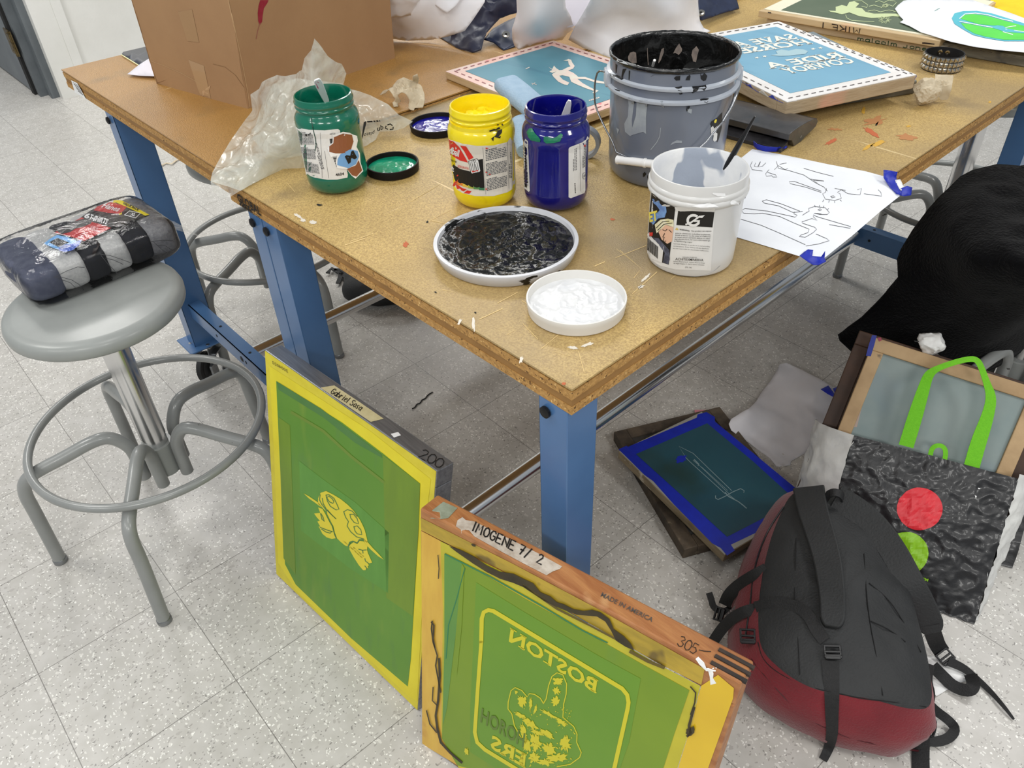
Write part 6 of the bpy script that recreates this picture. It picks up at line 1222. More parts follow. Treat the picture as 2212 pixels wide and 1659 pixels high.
mb = sheet([(875, 88, HR+.004), (885, 78, HR+.014), (940, 76, HR+.02), (1000, 66, HR+.035), (990, 74, HR+.022), (930, 86, HR+.006), (885, 88, HR+.0035)], (), 8, .002, 12, 5); solid_from(mb, 'paper_sheet', WPQ, 'thin white sheet peeping out under the heap beside the cardboard box', 'paper', G_, .0006)
mb = sheet([(1205, -60, 1.05), (1210, 20, .97), (1225, 60, .93), (1270, 50, .94), (1285, -60, 1.05)], (), 12, .002, 12, 5); solid_from(mb, 'paper_sheet', mat('lilac_white_paper', (222, 218, 226)), 'flat pale sheet in the gap between the two white draped papers', 'paper', G_, .0006)
mb = sheet([(1118, -60, 1.09), (1116, 0, 1.02), (1117, 25, .99), (1112, 45, .965), (1106, 62, .945), (1107, 85, .91), (1112, 100, .893), (1120, 107, .887), (1150, 99, .888), (1185, 90, .888), (1215, 86, .888), (1225, 72, .905), (1240, 62, .92), (1233, 35, .97), (1222, 15, 1.0), (1215, -60, 1.09)], [(1165, 40, .985), (1165, 70, .94)], 9, .003, 5, 11); solid_from(mb, 'draped_paper', WPQ, 'curling white sheet with a torn left edge, behind the teal screen', 'paper', G_, .0006, sharp=50)
mb = sheet([(1295, -60, 1.09), (1275, 0, 1.02), (1258, 30, .975), (1240, 60, .93), (1228, 86, .893), (1260, 104, .880), (1320, 125, .872), (1400, 120, .868), (1480, 95, .867), (1535, 67, .867), (1520, 60, .875), (1512, 45, .892), (1508, 10, .935), (1507, -60, 1.03)], [(1340, 30, .97), (1400, 20, .98), (1380, 70, .915), (1460, 30, .95)], 9, .009, 9, 12); solid_from(mb, 'draped_paper', WPP, 'big crumpled white paper draped behind the big bucket', 'paper', G_, .0006, sharp=40)
T1 = lambda *p: [(1620+x/3.736, y/3.736, z) for x, y, z in p]; zt = HT+.0415
mb = sheet(T1((1170, 70, zt), (1195, 40, zt), (1215, 25, zt), (1240, 5, zt), (1300, -6, zt), (1500, -6, zt), (1800, 0, zt-.001), (1900, 35, zt-.001), (2120, 110, zt-.001), (2212, 145, zt-.001), (2400, 225, zt-.001), (2400, 440, zt-.001), (2212, 422, zt-.001), (1980, 400, zt-.001), (1800, 375, zt-.001), (1620, 335, zt-.001), (1480, 290, zt-.001), (1380, 260, zt), (1290, 210, zt), (1210, 178, zt), (1240, 160, zt), (1210, 130, zt)), (), 16, .0006, 5, 2)
wt = single(mb, 'torn_paper', mat('bright_white_paper', (236, 238, 242), None, rough=.75), 'torn white sheet with a painted green and blue oval, top right on the table', 'paper', solid=.0005)
d = Decal(Surf(mb.v, mb.f), .001); T2 = lambda *p: ln(p, 3.736, 1620, 0); GB_ = mat('painted_turquoise', (84, 178, 196), (94, 186, 200), 30, .6); GR_ = mat('painted_bright_green', (86, 204, 74), (94, 214, 84), 14, .6)
d.poly(GB_, T2((1628, 150), (1650, 110), (1720, 92), (1830, 90), (1950, 110), (2080, 150), (2240, 200), (2360, 240), (2360, 330), (2212, 335), (2050, 335), (1900, 310), (1800, 285), (1720, 240), (1650, 195)), 18); d.off = .0014
d.poly(GR_, T2((1700, 155), (1730, 125), (1800, 118), (1900, 130), (2030, 165), (2160, 200), (2350, 250), (2350, 268), (2212, 262), (2050, 240), (2020, 210), (1960, 210), (1850, 200), (1760, 175)), 18); d.poly(GR_, T2((1700, 190), (1780, 200), (1900, 225), (1990, 235), (2060, 262), (2212, 275), (2360, 300), (2360, 318), (2212, 325), (2050, 325), (1900, 300), (1810, 275), (1740, 235)), 18)
BWP = mat('white_paint_line', (238, 240, 242), None); d.off = .0018; d.stroke(BWP, T2((1690, 155), (1735, 118), (1820, 112), (1920, 126), (2040, 162), (2120, 178)), 1.8); d.stroke(BWP, T2((1690, 180), (1720, 184), (1850, 208), (1980, 232)), 1.6); d.stroke(BWP, T2((2030, 235), (2100, 220), (2145, 214)), 1.4); d.stroke(BWP, T2((2040, 262), (2120, 285)), 1.4); d.stroke(BWP, T2((2060, 240), (2212, 262), (2360, 280)), 1.2); d.stroke(mat('grey_green_mark', (110, 150, 140), None), T2((1490, 92), (1530, 70)), 1.2)
d.poly(GB_, T2((1950, 230), (1990, 210), (2040, 215), (2070, 235), (2212, 262), (2212, 275), (2050, 262), (1990, 240)), 18)
o = d.build('painted_oval', None); o.parent = wt
for v in o.data.vertices: v.co = v.co-wt.location
mb = sheet([(1490, -40, HT+.002), (1560, -20, HT+.002), (1650, -30, HT+.002), (1640, -3, HT+.003), (1600, 1, HT+.003), (1560, -4, HT+.003)], (), 12, .001)
# ------------------------------------------------------------------ shirt pack on the stool
HSEAT = .655; k0 = at(91, 674, HSEAT); k1 = at(372, 560, HSEAT); LX = (k1-k0).normalized(); LY = Vector((LX.y*-1, LX.x, 0))*1.0
if LY.x > 0: LY = -LY
LP = .305; WP_ = .215; HP = .078
pk = thing('shirt_pack', 'clear plastic pack of folded T-shirts with a red and black card, on the stool seat', 'shirt pack', k0+LX*LP/2+LY*WP_/2)
def sell(C, X, Y, Z, a, b, c, ex, ey, nu=28, nv=18, amp=.0, sc=20, seed=0, zmin=None):
    vs = []; fs = []
    def sp_(t, e): return math.copysign(abs(t)**e, t)
    for j in range(nv+1):
        ph = -PI/2+PI*j/nv
        for i in range(nu):
            th = 2*PI*i/nu
            p = C+X*(a*sp_(math.cos(ph), ey)*sp_(math.cos(th), ex))+Y*(b*sp_(math.cos(ph), ey)*sp_(math.sin(th), ex))+Z*(c*sp_(math.sin(ph), ey))
            dd = (p-C); p = p+dd.normalized()*amp*(crease(p, sc, seed)-.5)
            if zmin is not None: p.z = max(p.z, zmin)
            vs.append(p)
    for j in range(nv):
        for i in range(nu): l = (i+1) % nu; fs.append((j*nu+i, j*nu+l, (j+1)*nu+l, (j+1)*nu+i))
    return vs, fs
ZU = Vector((0, 0, 1))
HL = mat('light_heather_cotton', (188, 188, 186), (172, 172, 172), 160, .9, bump=.3, bscale=300); HD = mat('grey_heather_cotton', (132, 132, 134), (112, 112, 116), 160, .9, bump=.3, bscale=300); NVC = mat('navy_cotton', (84, 88, 104), (70, 74, 92), 60, .9); BLC = mat('black_cotton', (34, 35, 40), (28, 29, 33), 60, .9)
for u, hw, m_, nm in ((.032, .040, NVC, 'navy'), (.086, .035, HL, 'light grey'), (.133, .030, BLC, 'black'), (.178, .031, HL, 'light grey'), (.226, .033, BLC, 'black'), (.275, .036, HD, 'grey')):
    mb = MB(); C = k0+LX*u+LY*(WP_/2+.004)+ZU*(HP*.52)
    mb.add(*sell(C, LX, LY, ZU, hw, WP_/2-.004, HP*.5,   .5, .5, 40, 26, .003, 26, u*50, HSEAT+.001)); mb.build('folded_shirt', m_, pk, sharp=60, label=nm+' folded T-shirt')
mb = MB(); C = k0+LX*LP/2+LY*(WP_/2+.002)+ZU*(HP*.52); v_, f_ = sell(C, LX, LY, ZU, LP/2+.003, WP_/2+.002, HP*.52+.003, .26, .42, 64, 40, 0, 20, 0, HSEAT+.0005); LS = Surf(v_, f_)
wv, wf = sell(C, LX, LY, ZU, LP/2+.008, WP_/2+.006, HP*.52+.0065, .25, .42, 90, 50, .003, 30, 3, HSEAT+.0003); mb.add(wv, wf)
e0 = k0+LX*(LP+.004)+LY*.02+ZU*.03; mb.add([e0+ZU*.02, e0+LX*.03-ZU*.002, e0+LX*.045-LY*.006-ZU*.012, e0+LX*.03+LY*.08+ZU*.0, e0+LY*.1+ZU*.02], [(0, 1, 3, 4), (1, 2, 3)])
def clear_film():
    m = bpy.data.materials.new('clear_plastic_wrap'); m.use_nodes = True; nt = m.node_tree; N = nt.nodes; L = nt.links; out = N['Material Output']; N.remove(N['Principled BSDF'])
    g_ = N.new('ShaderNodeBsdfGlossy'); g_.inputs['Roughness'].default_value = .08; g_.inputs[0].default_value = (.9, .9, .9, 1); t_ = N.new('ShaderNodeBsdfTransparent'); mx = N.new('ShaderNodeMixShader'); lw = N.new('ShaderNodeFresnel'); lw.inputs[0].default_value = 1.25
    tc = N.new('ShaderNodeTexCoord'); n = N.new('ShaderNodeTexNoise'); n.inputs['Scale'].default_value = 22; n.inputs['Detail'].default_value = 5; n.inputs['Distortion'].default_value = 1; L.new(tc.outputs['Object'], n.inputs[0])
    bp = N.new('ShaderNodeBump'); bp.inputs['Strength'].default_value = .8; bp.inputs['Distance'].default_value = .006; L.new(n.outputs[0], bp.inputs['Height']); L.new(bp.outputs[0], g_.inputs['Normal']); L.new(bp.outputs[0], lw.inputs['Normal'])
    L.new(lw.outputs[0], mx.inputs[0]); L.new(t_.outputs[0], mx.inputs[1]); L.new(g_.outputs[0], mx.inputs[2]); L.new(mx.outputs[0], out.inputs[0]); return m
mb.build('plastic_wrap', clear_film(), pk, sharp=80, fixn=False)
d = Decal(LS, .0006); P5 = lambda *p: ln(p, 5.267, 0, 400)
CDK = mat('card_black', (38, 34, 33), None, rough=.4); CRD = mat('card_red', (196, 44, 44), None, rough=.4); CYL = mat('card_yellow', (240, 222, 30), None, rough=.4); CWH = mat('card_white', (232, 232, 232), None, rough=.4); CBL = mat('card_light_blue', (110, 176, 232), None, rough=.4); CB2 = mat('card_blue', (64, 100, 196), None, rough=.4); CGR = mat('card_shirt_grey', (72, 70, 70), None, rough=.5)
d.poly(CDK, P5((1270, 175), (1320, 150), (1690, 345), (1590, 372), (1480, 410), (1270, 495), (960, 640), (860, 600), (620, 545), (830, 440), (960, 340), (1060, 270), (1180, 220)), 10); d.off = .0009
d.poly(CYL, P5((1292, 150), (1325, 148), (1500, 235), (1700, 340), (1655, 352), (1480, 270), (1272, 178)), 10); d.poly(CRD, P5((1215, 210), (1260, 195), (1450, 245), (1400, 300), (1350, 330), (1230, 318), (1065, 290), (1110, 245)), 10); d.poly(CRD, P5((930, 370), (1040, 420), (1150, 450), (1265, 492), (1100, 570), (960, 640), (860, 605), (730, 572), (610, 550), (820, 430)), 10)
d.poly(CBL, P5((500, 668), (575, 610), (650, 570), (760, 590), (880, 640), (820, 700), (700, 745), (600, 715)), 10); d.off = .0012; d.poly(CGR, P5((640, 520), (720, 475), (830, 420), (960, 385), (1045, 410), (1040, 440), (950, 480), (860, 500), (800, 540), (700, 562)), 10); d.poly(INK, P5((560, 655), (655, 605), (790, 658), (665, 710)), 10)
d.poly(CB2, P5((940, 615), (900, 690), (830, 745), (740, 765), (680, 750), (670, 720), (720, 685), (830, 670)), 10); d.off = .0015
d.text(CWH, 'Hanes', *P5((1155, 258), (1345, 308), (1200, 205)), bold=.02, shear=.2); d.text(CWH, '6', *P5((955, 372), (1010, 390), (985, 320)), bold=.04); d.text(CWH, 'T-SHIRTS', *P5((1010, 390), (1215, 452), (1040, 335)), bold=.035); d.text(INK, 'VALUE PACK', *P5((1395, 218), (1575, 300), (1412, 196)), bold=.03)
for p in ([(1420, 345), (1475, 300), (1600, 325), (1545, 380), (1420, 345)],): d.stroke(CWH, P5(*p), 1.6)
d.text(CWH, 'XL', *P5((1480, 350), (1535, 360), (1500, 318)), bold=.04); d.text(CWH, 'SOFT &', *P5((1030, 490), (1110, 510), (1045, 470))); d.text(CWH, 'BREATHABLE', *P5((1000, 510), (1140, 545), (1015, 490)))
for k in range(4): d.lines(CWH, *P5((950-k*22, 545+k*16), (1045-k*22, 570+k*16), (956-k*22, 533+k*16)), 1, .6, k)
d.lines(CWH, *P5((690, 740), (810, 705), (680, 700)), 3, .5, 8); d.stroke(CWH, P5((610, 545), (730, 575), (800, 590)), 1.2); d.build('printed_card', pk, label='red, black and yellow printed card')

d = Decal(LS, .0004); FLD = mat('fold_shade', (84, 84, 86), None, rough=.9)
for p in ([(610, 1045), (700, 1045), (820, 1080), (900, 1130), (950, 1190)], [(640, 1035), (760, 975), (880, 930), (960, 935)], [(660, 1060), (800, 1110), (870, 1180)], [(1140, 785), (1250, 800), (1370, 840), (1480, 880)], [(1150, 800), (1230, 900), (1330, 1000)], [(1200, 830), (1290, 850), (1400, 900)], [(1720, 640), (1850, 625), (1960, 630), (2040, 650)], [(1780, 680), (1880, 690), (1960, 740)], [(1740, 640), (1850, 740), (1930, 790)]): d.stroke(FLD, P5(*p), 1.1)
d.build('fold_shade_lines', pk)  # shade in the shirt folds, drawn as dark lines

# ------------------------------------------------------------------ backpack
REDC = mat('dark_red_canvas', (122, 22, 34), (108, 18, 30), 10, .8, bump=.4, bscale=260, sheen=.2); BLK = mat('black_nylon', (40, 41, 42), (34, 35, 36), 10, .62, bump=.3, bscale=240); WEB = mat('black_webbing', (26, 26, 27), (34, 34, 35), 220, .7, bump=.3, bscale=400); BPL = mat('black_plastic_buckle', (22, 22, 24), None, rough=.35)
top_ = [(1712, 1068, .235), (1760, 1060, .24), (1812, 1076, .235), (1872, 1110, .222), (1922, 1165, .21), (1957, 1250, .195), (1983, 1340, .185), (2001, 1410, .175), (2012, 1480, .168), (2006, 1526, .162), (1960, 1530, .165), (1880, 1510, .17), (1785, 1495, .168), (1730, 1475, .165), (1682, 1442, .162), (1646, 1400, .158), (1638, 1340, .165), (1643, 1270, .178), (1658, 1190, .195), (1682, 1120, .215)]
low_ = [(1702, 1082, .15), (1760, 1085, .10), None, None, None, None, None, None, None, (2004, 1598, .03), (1935, 1632, .03), (1855, 1626, .03), (1765, 1595, .03), (1690, 1560, .03), (1625, 1515, .03), (1585, 1450, .04), (1573, 1385, .05), (1585, 1280, .06), (1618, 1180, .08), (1662, 1110, .12)]
def closed(pts, n):
    m_ = len(pts); out = []
    for i in range(m_):
        p0, p1, p2, p3 = pts[i-1], pts[i], pts[(i+1) % m_], pts[(i+2) % m_]
        for k in range(n):
            t = k/n; out.append(.5*((2*p1)+(p2-p0)*t+(2*p0-5*p1+4*p2-p3)*t*t+(3*p1-p0-3*p2+p3)*t**3))
    return out
TP = [at(*p) for p in top_]; LW = []
cen = sum(TP, Vector())/len(TP)
for p, q in zip(TP, low_):
    if q is None: v = p+(p-cen)*.10; v.z = .05; LW.append(v)
    else: LW.append(at(*q))
FL = [Vector((v.x, v.y, .004))-(v-cen).normalized()*.03 for v in LW]
for v in FL: v.z = .004
MID = [a.lerp(b, .5)+Vector(((a-cen).x, (a-cen).y, 0)).normalized()*.016 for a, b in zip(TP, LW)]
rings = [closed(x, 5) for x in (FL, LW, MID, TP)]
RR = [rings[0], [a.lerp(b, .6) for a, b in zip(rings[0], rings[1])], rings[1], [a.lerp(b, .5) for a, b in zip(rings[1], rings[2])], rings[2], [a.lerp(b, .5) for a, b in zip(rings[2], rings[3])], rings[3]]
nn = len(rings[0]); mb = MB(); vs = []
for j, r in enumerate(RR):
    for p in r: q = p+(p-cen).normalized()*.006*(crease(p, 9, 3)-.5)*(1 if 0 < j < 6 else .2); vs.append(Vector((q.x, q.y, max(.002, q.z))))
fs = [(j*nn+i, j*nn+(i+1) % nn, (j+1)*nn+(i+1) % nn, (j+1)*nn+i) for j in range(len(RR)-1) for i in range(nn)]+[tuple(reversed(range(nn)))]
bp_ = thing('backpack', 'dark red and black backpack lying with its straps up, against the black bag', 'backpack', (cen.x, cen.y, 0))
body = MB(); body.add(vs, fs)
cap = MB(); vs = []; SCL = [1, .97, .9, .78, .62, .44, .24, .08]
for j, s_ in enumerate(SCL):
    for p in rings[3]:
        q = cen+(p-cen)*s_; q.z = cen.z+(p.z-cen.z)*(s_*.9+.1*s_) + .045*(1-s_**2)**.8; u_ = (p-cen)*s_
        q.z += .018*(crease(q, 6, 1)-.5)*(1-s_**6)
        vs.append(q)
fs = [(j*nn+i, j*nn+(i+1) % nn, (j+1)*nn+(i+1) % nn, (j+1)*nn+i) for j in range(len(SCL)-1) for i in range(nn)]+[tuple((len(SCL)-1)*nn+i for i in range(nn))]
cap.add(vs, fs); allv = body.v+cap.v; BS = BVHTree.FromPolygons(allv, body.f+[tuple(i+len(body.v) for i in f) for f in cap.f])
body.build('body', REDC, bp_, sharp=70); cap.build('back_panel', BLK, bp_, sharp=80, label='black padded back panel')
def onbag(x, y, z=None, lift=.004):
    if z is not None: return at(x, y, z)
    d_ = ray(x, y).normalized(); h, n, i, t = BS.ray_cast(CAM, d_)
    if h is None or h.z < .006: return at(x, y, .004)
    return h+n*(lift if n.dot(d_) < 0 else -lift)
S3 = lambda *p: [((1500+a[0]/2.68), (1040+a[1]/2.68))+tuple(a[2:]) for a in p]
def smooth_pts(pts, it=2):
    for _ in range(it):
        q = [pts[0]]
        for a, b in zip(pts[:-1], pts[1:]): q += [a.lerp(b, .25), a.lerp(b, .75)]
        q.append(pts[-1]); pts = q
    return pts
def strap(name, px, w, m, thick, lift=.004, parent=None, bev=0):
    pts = smooth_pts([onbag(p[0], p[1], p[2] if len(p) > 2 else None, lift) for p in px]); n_ = len(pts)
    ww = [w[0]+(w[1]-w[0])*i/(n_-1) for i in range(n_)] if isinstance(w, tuple) else w
    if name == 'shoulder_strap':
        for k_, f_ in enumerate((.5, .72, .88)): ww[-1-k_] *= f_
    mb = MB(); mb.ribbon(pts, [(CAM-p) for p in pts], ww, thick=thick); return mb.build(name, m, parent or bp_, bevel=bev, sharp=50)
strap('shoulder_strap', S3((660, 60), (680, 170), (720, 300), (770, 450), (790, 600), (800, 720), (795, 850)), (.064, .040), BLK, .014, .008, bev=.004)
strap('shoulder_strap', S3((815, 95, .255), (920, 150, .255), (1040, 250, .245), (1150, 400, .23), (1240, 570, .21), (1320, 720, .17), (1380, 870, .12)), (.055, .05), BLK, .014, .010, bev=.004)
SEAM = mat('strap_seam', (14, 14, 15), None, rough=.8)
def bagline(p, w=1.6, lift=.0012, m=SEAM):
    pts = smooth_pts([onbag(q[0], q[1], None, lift) for q in S3(*p)]); mb = MB(); mb.tube(pts, w*.0006, 6); return mb
SE = MB()
for p in ([(590, 330), (585, 500), (580, 700), (600, 900), (610, 1120)], [(980, 420), (990, 600), (1010, 800), (1050, 1000), (1090, 1240)], [(370, 930), (400, 1040), (520, 1130), (700, 1200), (850, 1230), (960, 1255), (1150, 1275), (1340, 1305)], [(1010, 590), (1120, 680), (1200, 800), (1310, 990)], [(1020, 810), (1130, 860), (1220, 930)]): mb_ = bagline(p); SE.add(mb_.v, mb_.f)
SE.build('panel_seam', SEAM, bp_)
zz_ = bagline([(520, 150), (420, 300), (350, 500), (330, 700), (300, 900)], 3, .002); zz_.build('zipper', BPL, bp_)
zz_ = bagline([(330, 1030), (450, 1170), (620, 1350), (850, 1470), (1100, 1530), (1300, 1560)], 3, .001); zz_.build('zipper', mat('dark_red_piping', (70, 12, 20), None), bp_)
strap('webbing_strap', S3((785, 1040), (790, 1150), (795, 1240), (795, 1350), (800, 1450), (780, 1540, .01), (745, 1612, .004)), (.03, .014), WEB, .002, .004)
strap('webbing_strap', S3((365, 735), (440, 715), (520, 718), (610, 735), (670, 790), (705, 860), (755, 925)), .022, WEB, .002, .005)
strap('webbing_strap', S3((365, 735, .16), (290, 752, .15), (220, 790, .12), (160, 850, .07), (100, 940, .01)), .022, WEB, .002)
strap('webbing_strap', S3((420, 510, .19), (340, 550, .17), (260, 600, .13), (200, 655, .10), (175, 715, .07)), .026, WEB, .002)
strap('webbing_strap', S3((85, 645, .05), (100, 690, .045), (110, 730, .04), (170, 760, .05), (215, 730, .06)), .014, WEB, .003)
strap('webbing_strap', S3((1365, 830, .14), (1385, 890, .09), (1405, 945, .04), (1432, 985, .02)), .032, WEB, .002)
strap('webbing_strap', S3((1470, 1040, .02), (1560, 1080, .014), (1620, 1130, .008), (1700, 1200, .006), (1790, 1300, .01), (1850, 1378, .004)), (.02, .004), WEB, .002)
strap('webbing_strap', S3((1600, 1120, .012), (1620, 1180, .03), (1590, 1215, .02), (1500, 1190, .012), (1430, 1120, .02), (1380, 1070, .04)), .024, WEB, .002)
strap('webbing_strap', S3((1360, 1290, .05), (1400, 1330, .03), (1470, 1380, .012), (1515, 1430, .015), (1480, 1485, .012), (1400, 1510, .01), (1345, 1500, .012)), .018, WEB, .002)
strap('webbing_strap', S3((1310, 1400, .02), (1312, 1500, .008), (1308, 1600, .006), (1312, 1720, .004)), .03, WEB, .002)
strap('webbing_strap', S3((1370, 1060, .06), (1350, 1150, .05), (1375, 1230, .05), (1360, 1300, .05)), .014, WEB, .002)
for (p, q) in (((795, 955), (800, 1030)), ((1425, 985, .022), (1480, 1045, .016)), ((330, 865), (335, 940)), ((120, 760, .045), (165, 775, .05))):
    a_, b_ = [onbag(*x, **({'lift': .01} if len(x) == 2 else {})) for x in S3(p, q)]; X = (b_-a_).normalized(); n_ = (CAM-a_).normalized(); Y = n_.cross(X).normalized(); Zn = X.cross(Y); L_ = (b_-a_).length; c_ = (a_+b_)/2; mb = MB()
    for o_, dd in ((Y*.013, (L_, .004, .005)), (-Y*.013, (L_, .004, .005)), (X*(-L_*.46), (.004, .03, .005)), (X*0, (.004, .03, .006)), (X*(L_*.46), (.006, .026, .006)), (X*(L_*.28), (.004, .03, .005))): mb.box(c_+o_, dd, X, Y, Zn)
    mb.build('buckle', BPL, bp_, bevel=.001)
mb = MB(); pts = smooth_pts([onbag(*p) for p in S3((770, 110, .245), (775, 75, .27), (810, 60, .285), (850, 75, .28), (862, 105, .26), (850, 130, .24))]); mb.ribbon(pts, [Vector((.3, -.3, 1))]*len(pts), .016, thick=.004); mb.build('grab_handle', WEB, bp_)
mb = MB(); mb.tube(smooth_pts([at(*p) for p in S3((1385, 1370, .02), (1400, 1400, .02), (1385, 1470, .016), (1365, 1480, .016), (1355, 1420, .02), (1365, 1375, .02), (1385, 1370, .02))], 1), .0026, 8); mb.build('carabiner', BPL, bp_)
BD = MB()
for k in range(9):
    p = S3((190+k*12, 775-k*11, .07+.006*k))[0]; q = at(*p); BD.lathe([(0, -.004), (.003, -.003), (.004, 0), (.003, .003), (0, .004)], q, 10)
BD.build('beaded_cord', mat('speckled_beads', (28, 26, 30), (150, 140, 140), 300, .4), bp_)
for nm, pp in (('larger', ((1325, 1008), (1400, 1008), (1560, 1110), (1590, 1150), (1520, 1170), (1420, 1100), (1340, 1060))), ('smaller', ((1375, 1135), (1500, 1175), (1480, 1195), (1400, 1245), (1362, 1170)))):
    mb = sheet([p+(.003,) for p in S3(*pp)], (), 14, .001); single(mb, 'paper_scrap', PAPERM, '%s white paper scrap on the floor under the backpack straps' % nm, 'paper', 'white scraps by the backpack', solid=.0004)

# ------------------------------------------------------------------ tote bag with screens in it
tB = Vector((.97186, 1.41139, 0)); th_ = .382; tl_ = .67; tU = Vector((math.cos(th_), math.sin(th_), 0)); tN = Vector((-tU.y, tU.x, 0)); tV = ZU*math.cos(tl_)+tN*math.sin(tl_); tK = -(tU.cross(tV)).normalized()
if tK.dot(CAM-tB) > 0: tK = -tK      # tK points away from the camera, into the bag
TWd, THt = .33, .326
tt = thing('tote_bag', 'black tote bag with white sides, lime handles and red and green dots', 'tote bag', tB+tU*.17)
def tp(u, v, k): p = tB+tU*u+tV*v+tK*k; return p
def grid_sheet(f, nu, nv, amp, sc, seed, n):
    vs = []; 
    for j in range(nv+1):
        for i in range(nu+1):
            p = f(i/nu, j/nv); p = p+n*amp*(crease(p, sc, seed)-.5); p.z = max(.002, p.z); vs.append(p)
    return vs, [(j*(nu+1)+i, j*(nu+1)+i+1, (j+1)*(nu+1)+i+1, (j+1)*(nu+1)+i) for j in range(nv) for i in range(nu)]
TBK = mat('black_tarpaulin', (34, 34, 36), (28, 28, 30), 12, .4, bump=.25, bscale=60, coat=.15, spec=.5); TWH = mat('white_tarpaulin', (220, 220, 216), (208, 208, 206), 16, .45, bump=.5, bscale=34)
dep = .15; ft_ = tl_
def vb(k): return k*math.tan(tl_)
mb = MB(); mb.add(*grid_sheet(lambda u, v: tp(u*TWd, v*THt, -.012*math.sin(PI*u)*math.sin(PI*v)), 90, 90, .0045, 30, 2, -tK)); frs = mb.surf(); mb.build('front_panel', TBK, tt, sharp=60, fixn=False)
mb = MB(); mb.add(*grid_sheet(lambda u, v: tp(-.088*(1-(1-u)**3.2), vb(dep*u)+(THt+.012*u-vb(dep*u))*v, dep*u+.0), 24, 50, .008, 24, 5, -tU)); gs = mb.surf(); mb.build('side_gusset', TWH, tt, sharp=50, label='white side panel', fixn=False)
mb = MB(); mb.add(*grid_sheet(lambda u, v: tp(TWd+.07*math.sin(u*PI*.5)*(.5+.5*v), vb(dep*u)+(THt+.01-vb(dep*u))*v, dep*u), 24, 50, .008, 24, 6, tU)); mb.build('side_gusset', TWH, tt, sharp=50, label='white side panel', fixn=False)
mb = MB(); mb.add(*grid_sheet(lambda u, v: tp(-.085+(TWd+.155)*u, vb(dep)+(THt-vb(dep))*v, dep), 30, 30, .008, 24, 7, tK)); mb.build('back_panel', TBK, tt, sharp=50, fixn=False)
d = Decal(frs, .002); TT_ = lambda *p: ln(p, 2.514, 1720, 700); RC = mat('printed_red', (216, 40, 52), None, rough=.4); LG = mat('printed_lime', (140, 196, 30), None, rough=.4)
d.poly(RC, [TT_((670+124*math.cos(t), 1003+115*math.sin(t)))[0] for t in [k*2*PI/40 for k in range(40)]], 5); d.build('red_dot', tt); d = Decal(frs, .002); d.poly(LG, [TT_((597+121*math.cos(t), 1244+116*math.sin(t)))[0] for t in [k*2*PI/40 for k in range(40)]], 5)
d.text(LG, 'TM', *TT_((678, 1388), (714, 1396), (682, 1374)), bold=.04); d.poly(PAPERM, TT_((984, 888), (998, 890), (996, 896), (984, 895))); d.poly(PAPERM, TT_((968, 930), (980, 934), (974, 948))); d.build('lime_dot', tt)
GRS = mat('lime_green_webbing', (112, 196, 24), (104, 188, 20), 200, .7, bump=.2, bscale=400)
def hp(x, y, k): return on_plane(x, y, tp(0, 0, k), tK)
pts = smooth_pts([hp(*TT_((x, y))[0], k) for x, y, k in ((596, 664, .008), (640, 520, .004), (695, 340, -.004), (718, 275, -.012), (760, 243, -.016), (850, 210, -.018), (930, 190, -.018), (975, 190, -.016), (1000, 220, -.014), (1035, 320, -.008), (1062, 400, -.004), (1040, 500, 0), (990, 640, .004), (950, 782, .008))]); n_ = len(pts)
def wprof(t): return .030 if t < .16 or t > .84 else (.012 if .28 < t < .72 else .021)
ww = [wprof(i/(n_-1)) for i in range(n_)]
for _ in range(6): ww = [ww[0]]+[(ww[i-1]+ww[i]+ww[i+1])/3 for i in range(1, n_-1)]+[ww[-1]]
mb = MB(); mb.ribbon(pts, [-tK]*n_, ww, thick=.002); mb.build('handle', GRS, tt, label='lime green carrying strap')
pts = smooth_pts([hp(*TT_((x, y))[0], k) for x, y, k in ((728, 712, .006), (735, 680, .004), (752, 662, .002), (785, 658, .002), (808, 676, .003), (812, 705, .004), (806, 735, .006))]); mb = MB(); mb.ribbon(pts, [-tK]*len(pts), .0095, thick=.002); mb.build('hanging_loop', GRS, tt)
ang = math.radians(-5.5); fU = tU*math.cos(ang)+tV*math.sin(ang); fV = -tU*math.sin(ang)+tV*math.cos(ang)
FW1 = mat('tan_frame_wood', (186, 156, 116), (164, 134, 96), 10, .6, bump=.3, bscale=50, extra=[((150, 120, 96), 8, .62, .1, (1, 1, 1)), ((90, 76, 64), 22, .7, .05, (1, 1, 1))]); FW2 = mat('dark_brown_frame_wood', (84, 58, 42), (64, 46, 36), 10, .6, bump=.3, bscale=50)
tl1 = tp(-.013, .555, .05); h1 = .50
F1 = Scr('silk_screen', 'tan-framed screen with grey-green mesh, front one in the tote bag', tl1-fV*h1, fU, fV, .36, h1, .022, .030, FW1, 'silk screens standing in the tote bag', panel=mat('grey_green_mesh', (138, 150, 148), (122, 138, 138), 6, .5, extra=[((116, 134, 144), 5, .55, .2, (1, 1, 1)), ((176, 178, 170), 26, .74, .04, (1, 1, 1))]), inset=.009)
d = F1.face(.001); TTb = TT_; d.poly(BT2, TTb((412, 60), (437, 62), (425, 110), (405, 175), (378, 172), (395, 110))); d.poly(mat('dark_red_spot', (150, 50, 70), None), TTb((440, 75), (460, 72), (466, 88), (450, 95))); d.poly(INK, TTb((640, 90), (665, 92), (668, 98), (645, 98))); d.poly(INK, TTb((1140, 238), (1160, 240), (1160, 248), (1145, 248))); d.build('tape_and_marks', F1.root)
d = F1.face(-.002); d2 = F1.face(-.0075); GRM = mat('grimy_ink_edge', (70, 70, 66), (110, 106, 96), 40, .6)
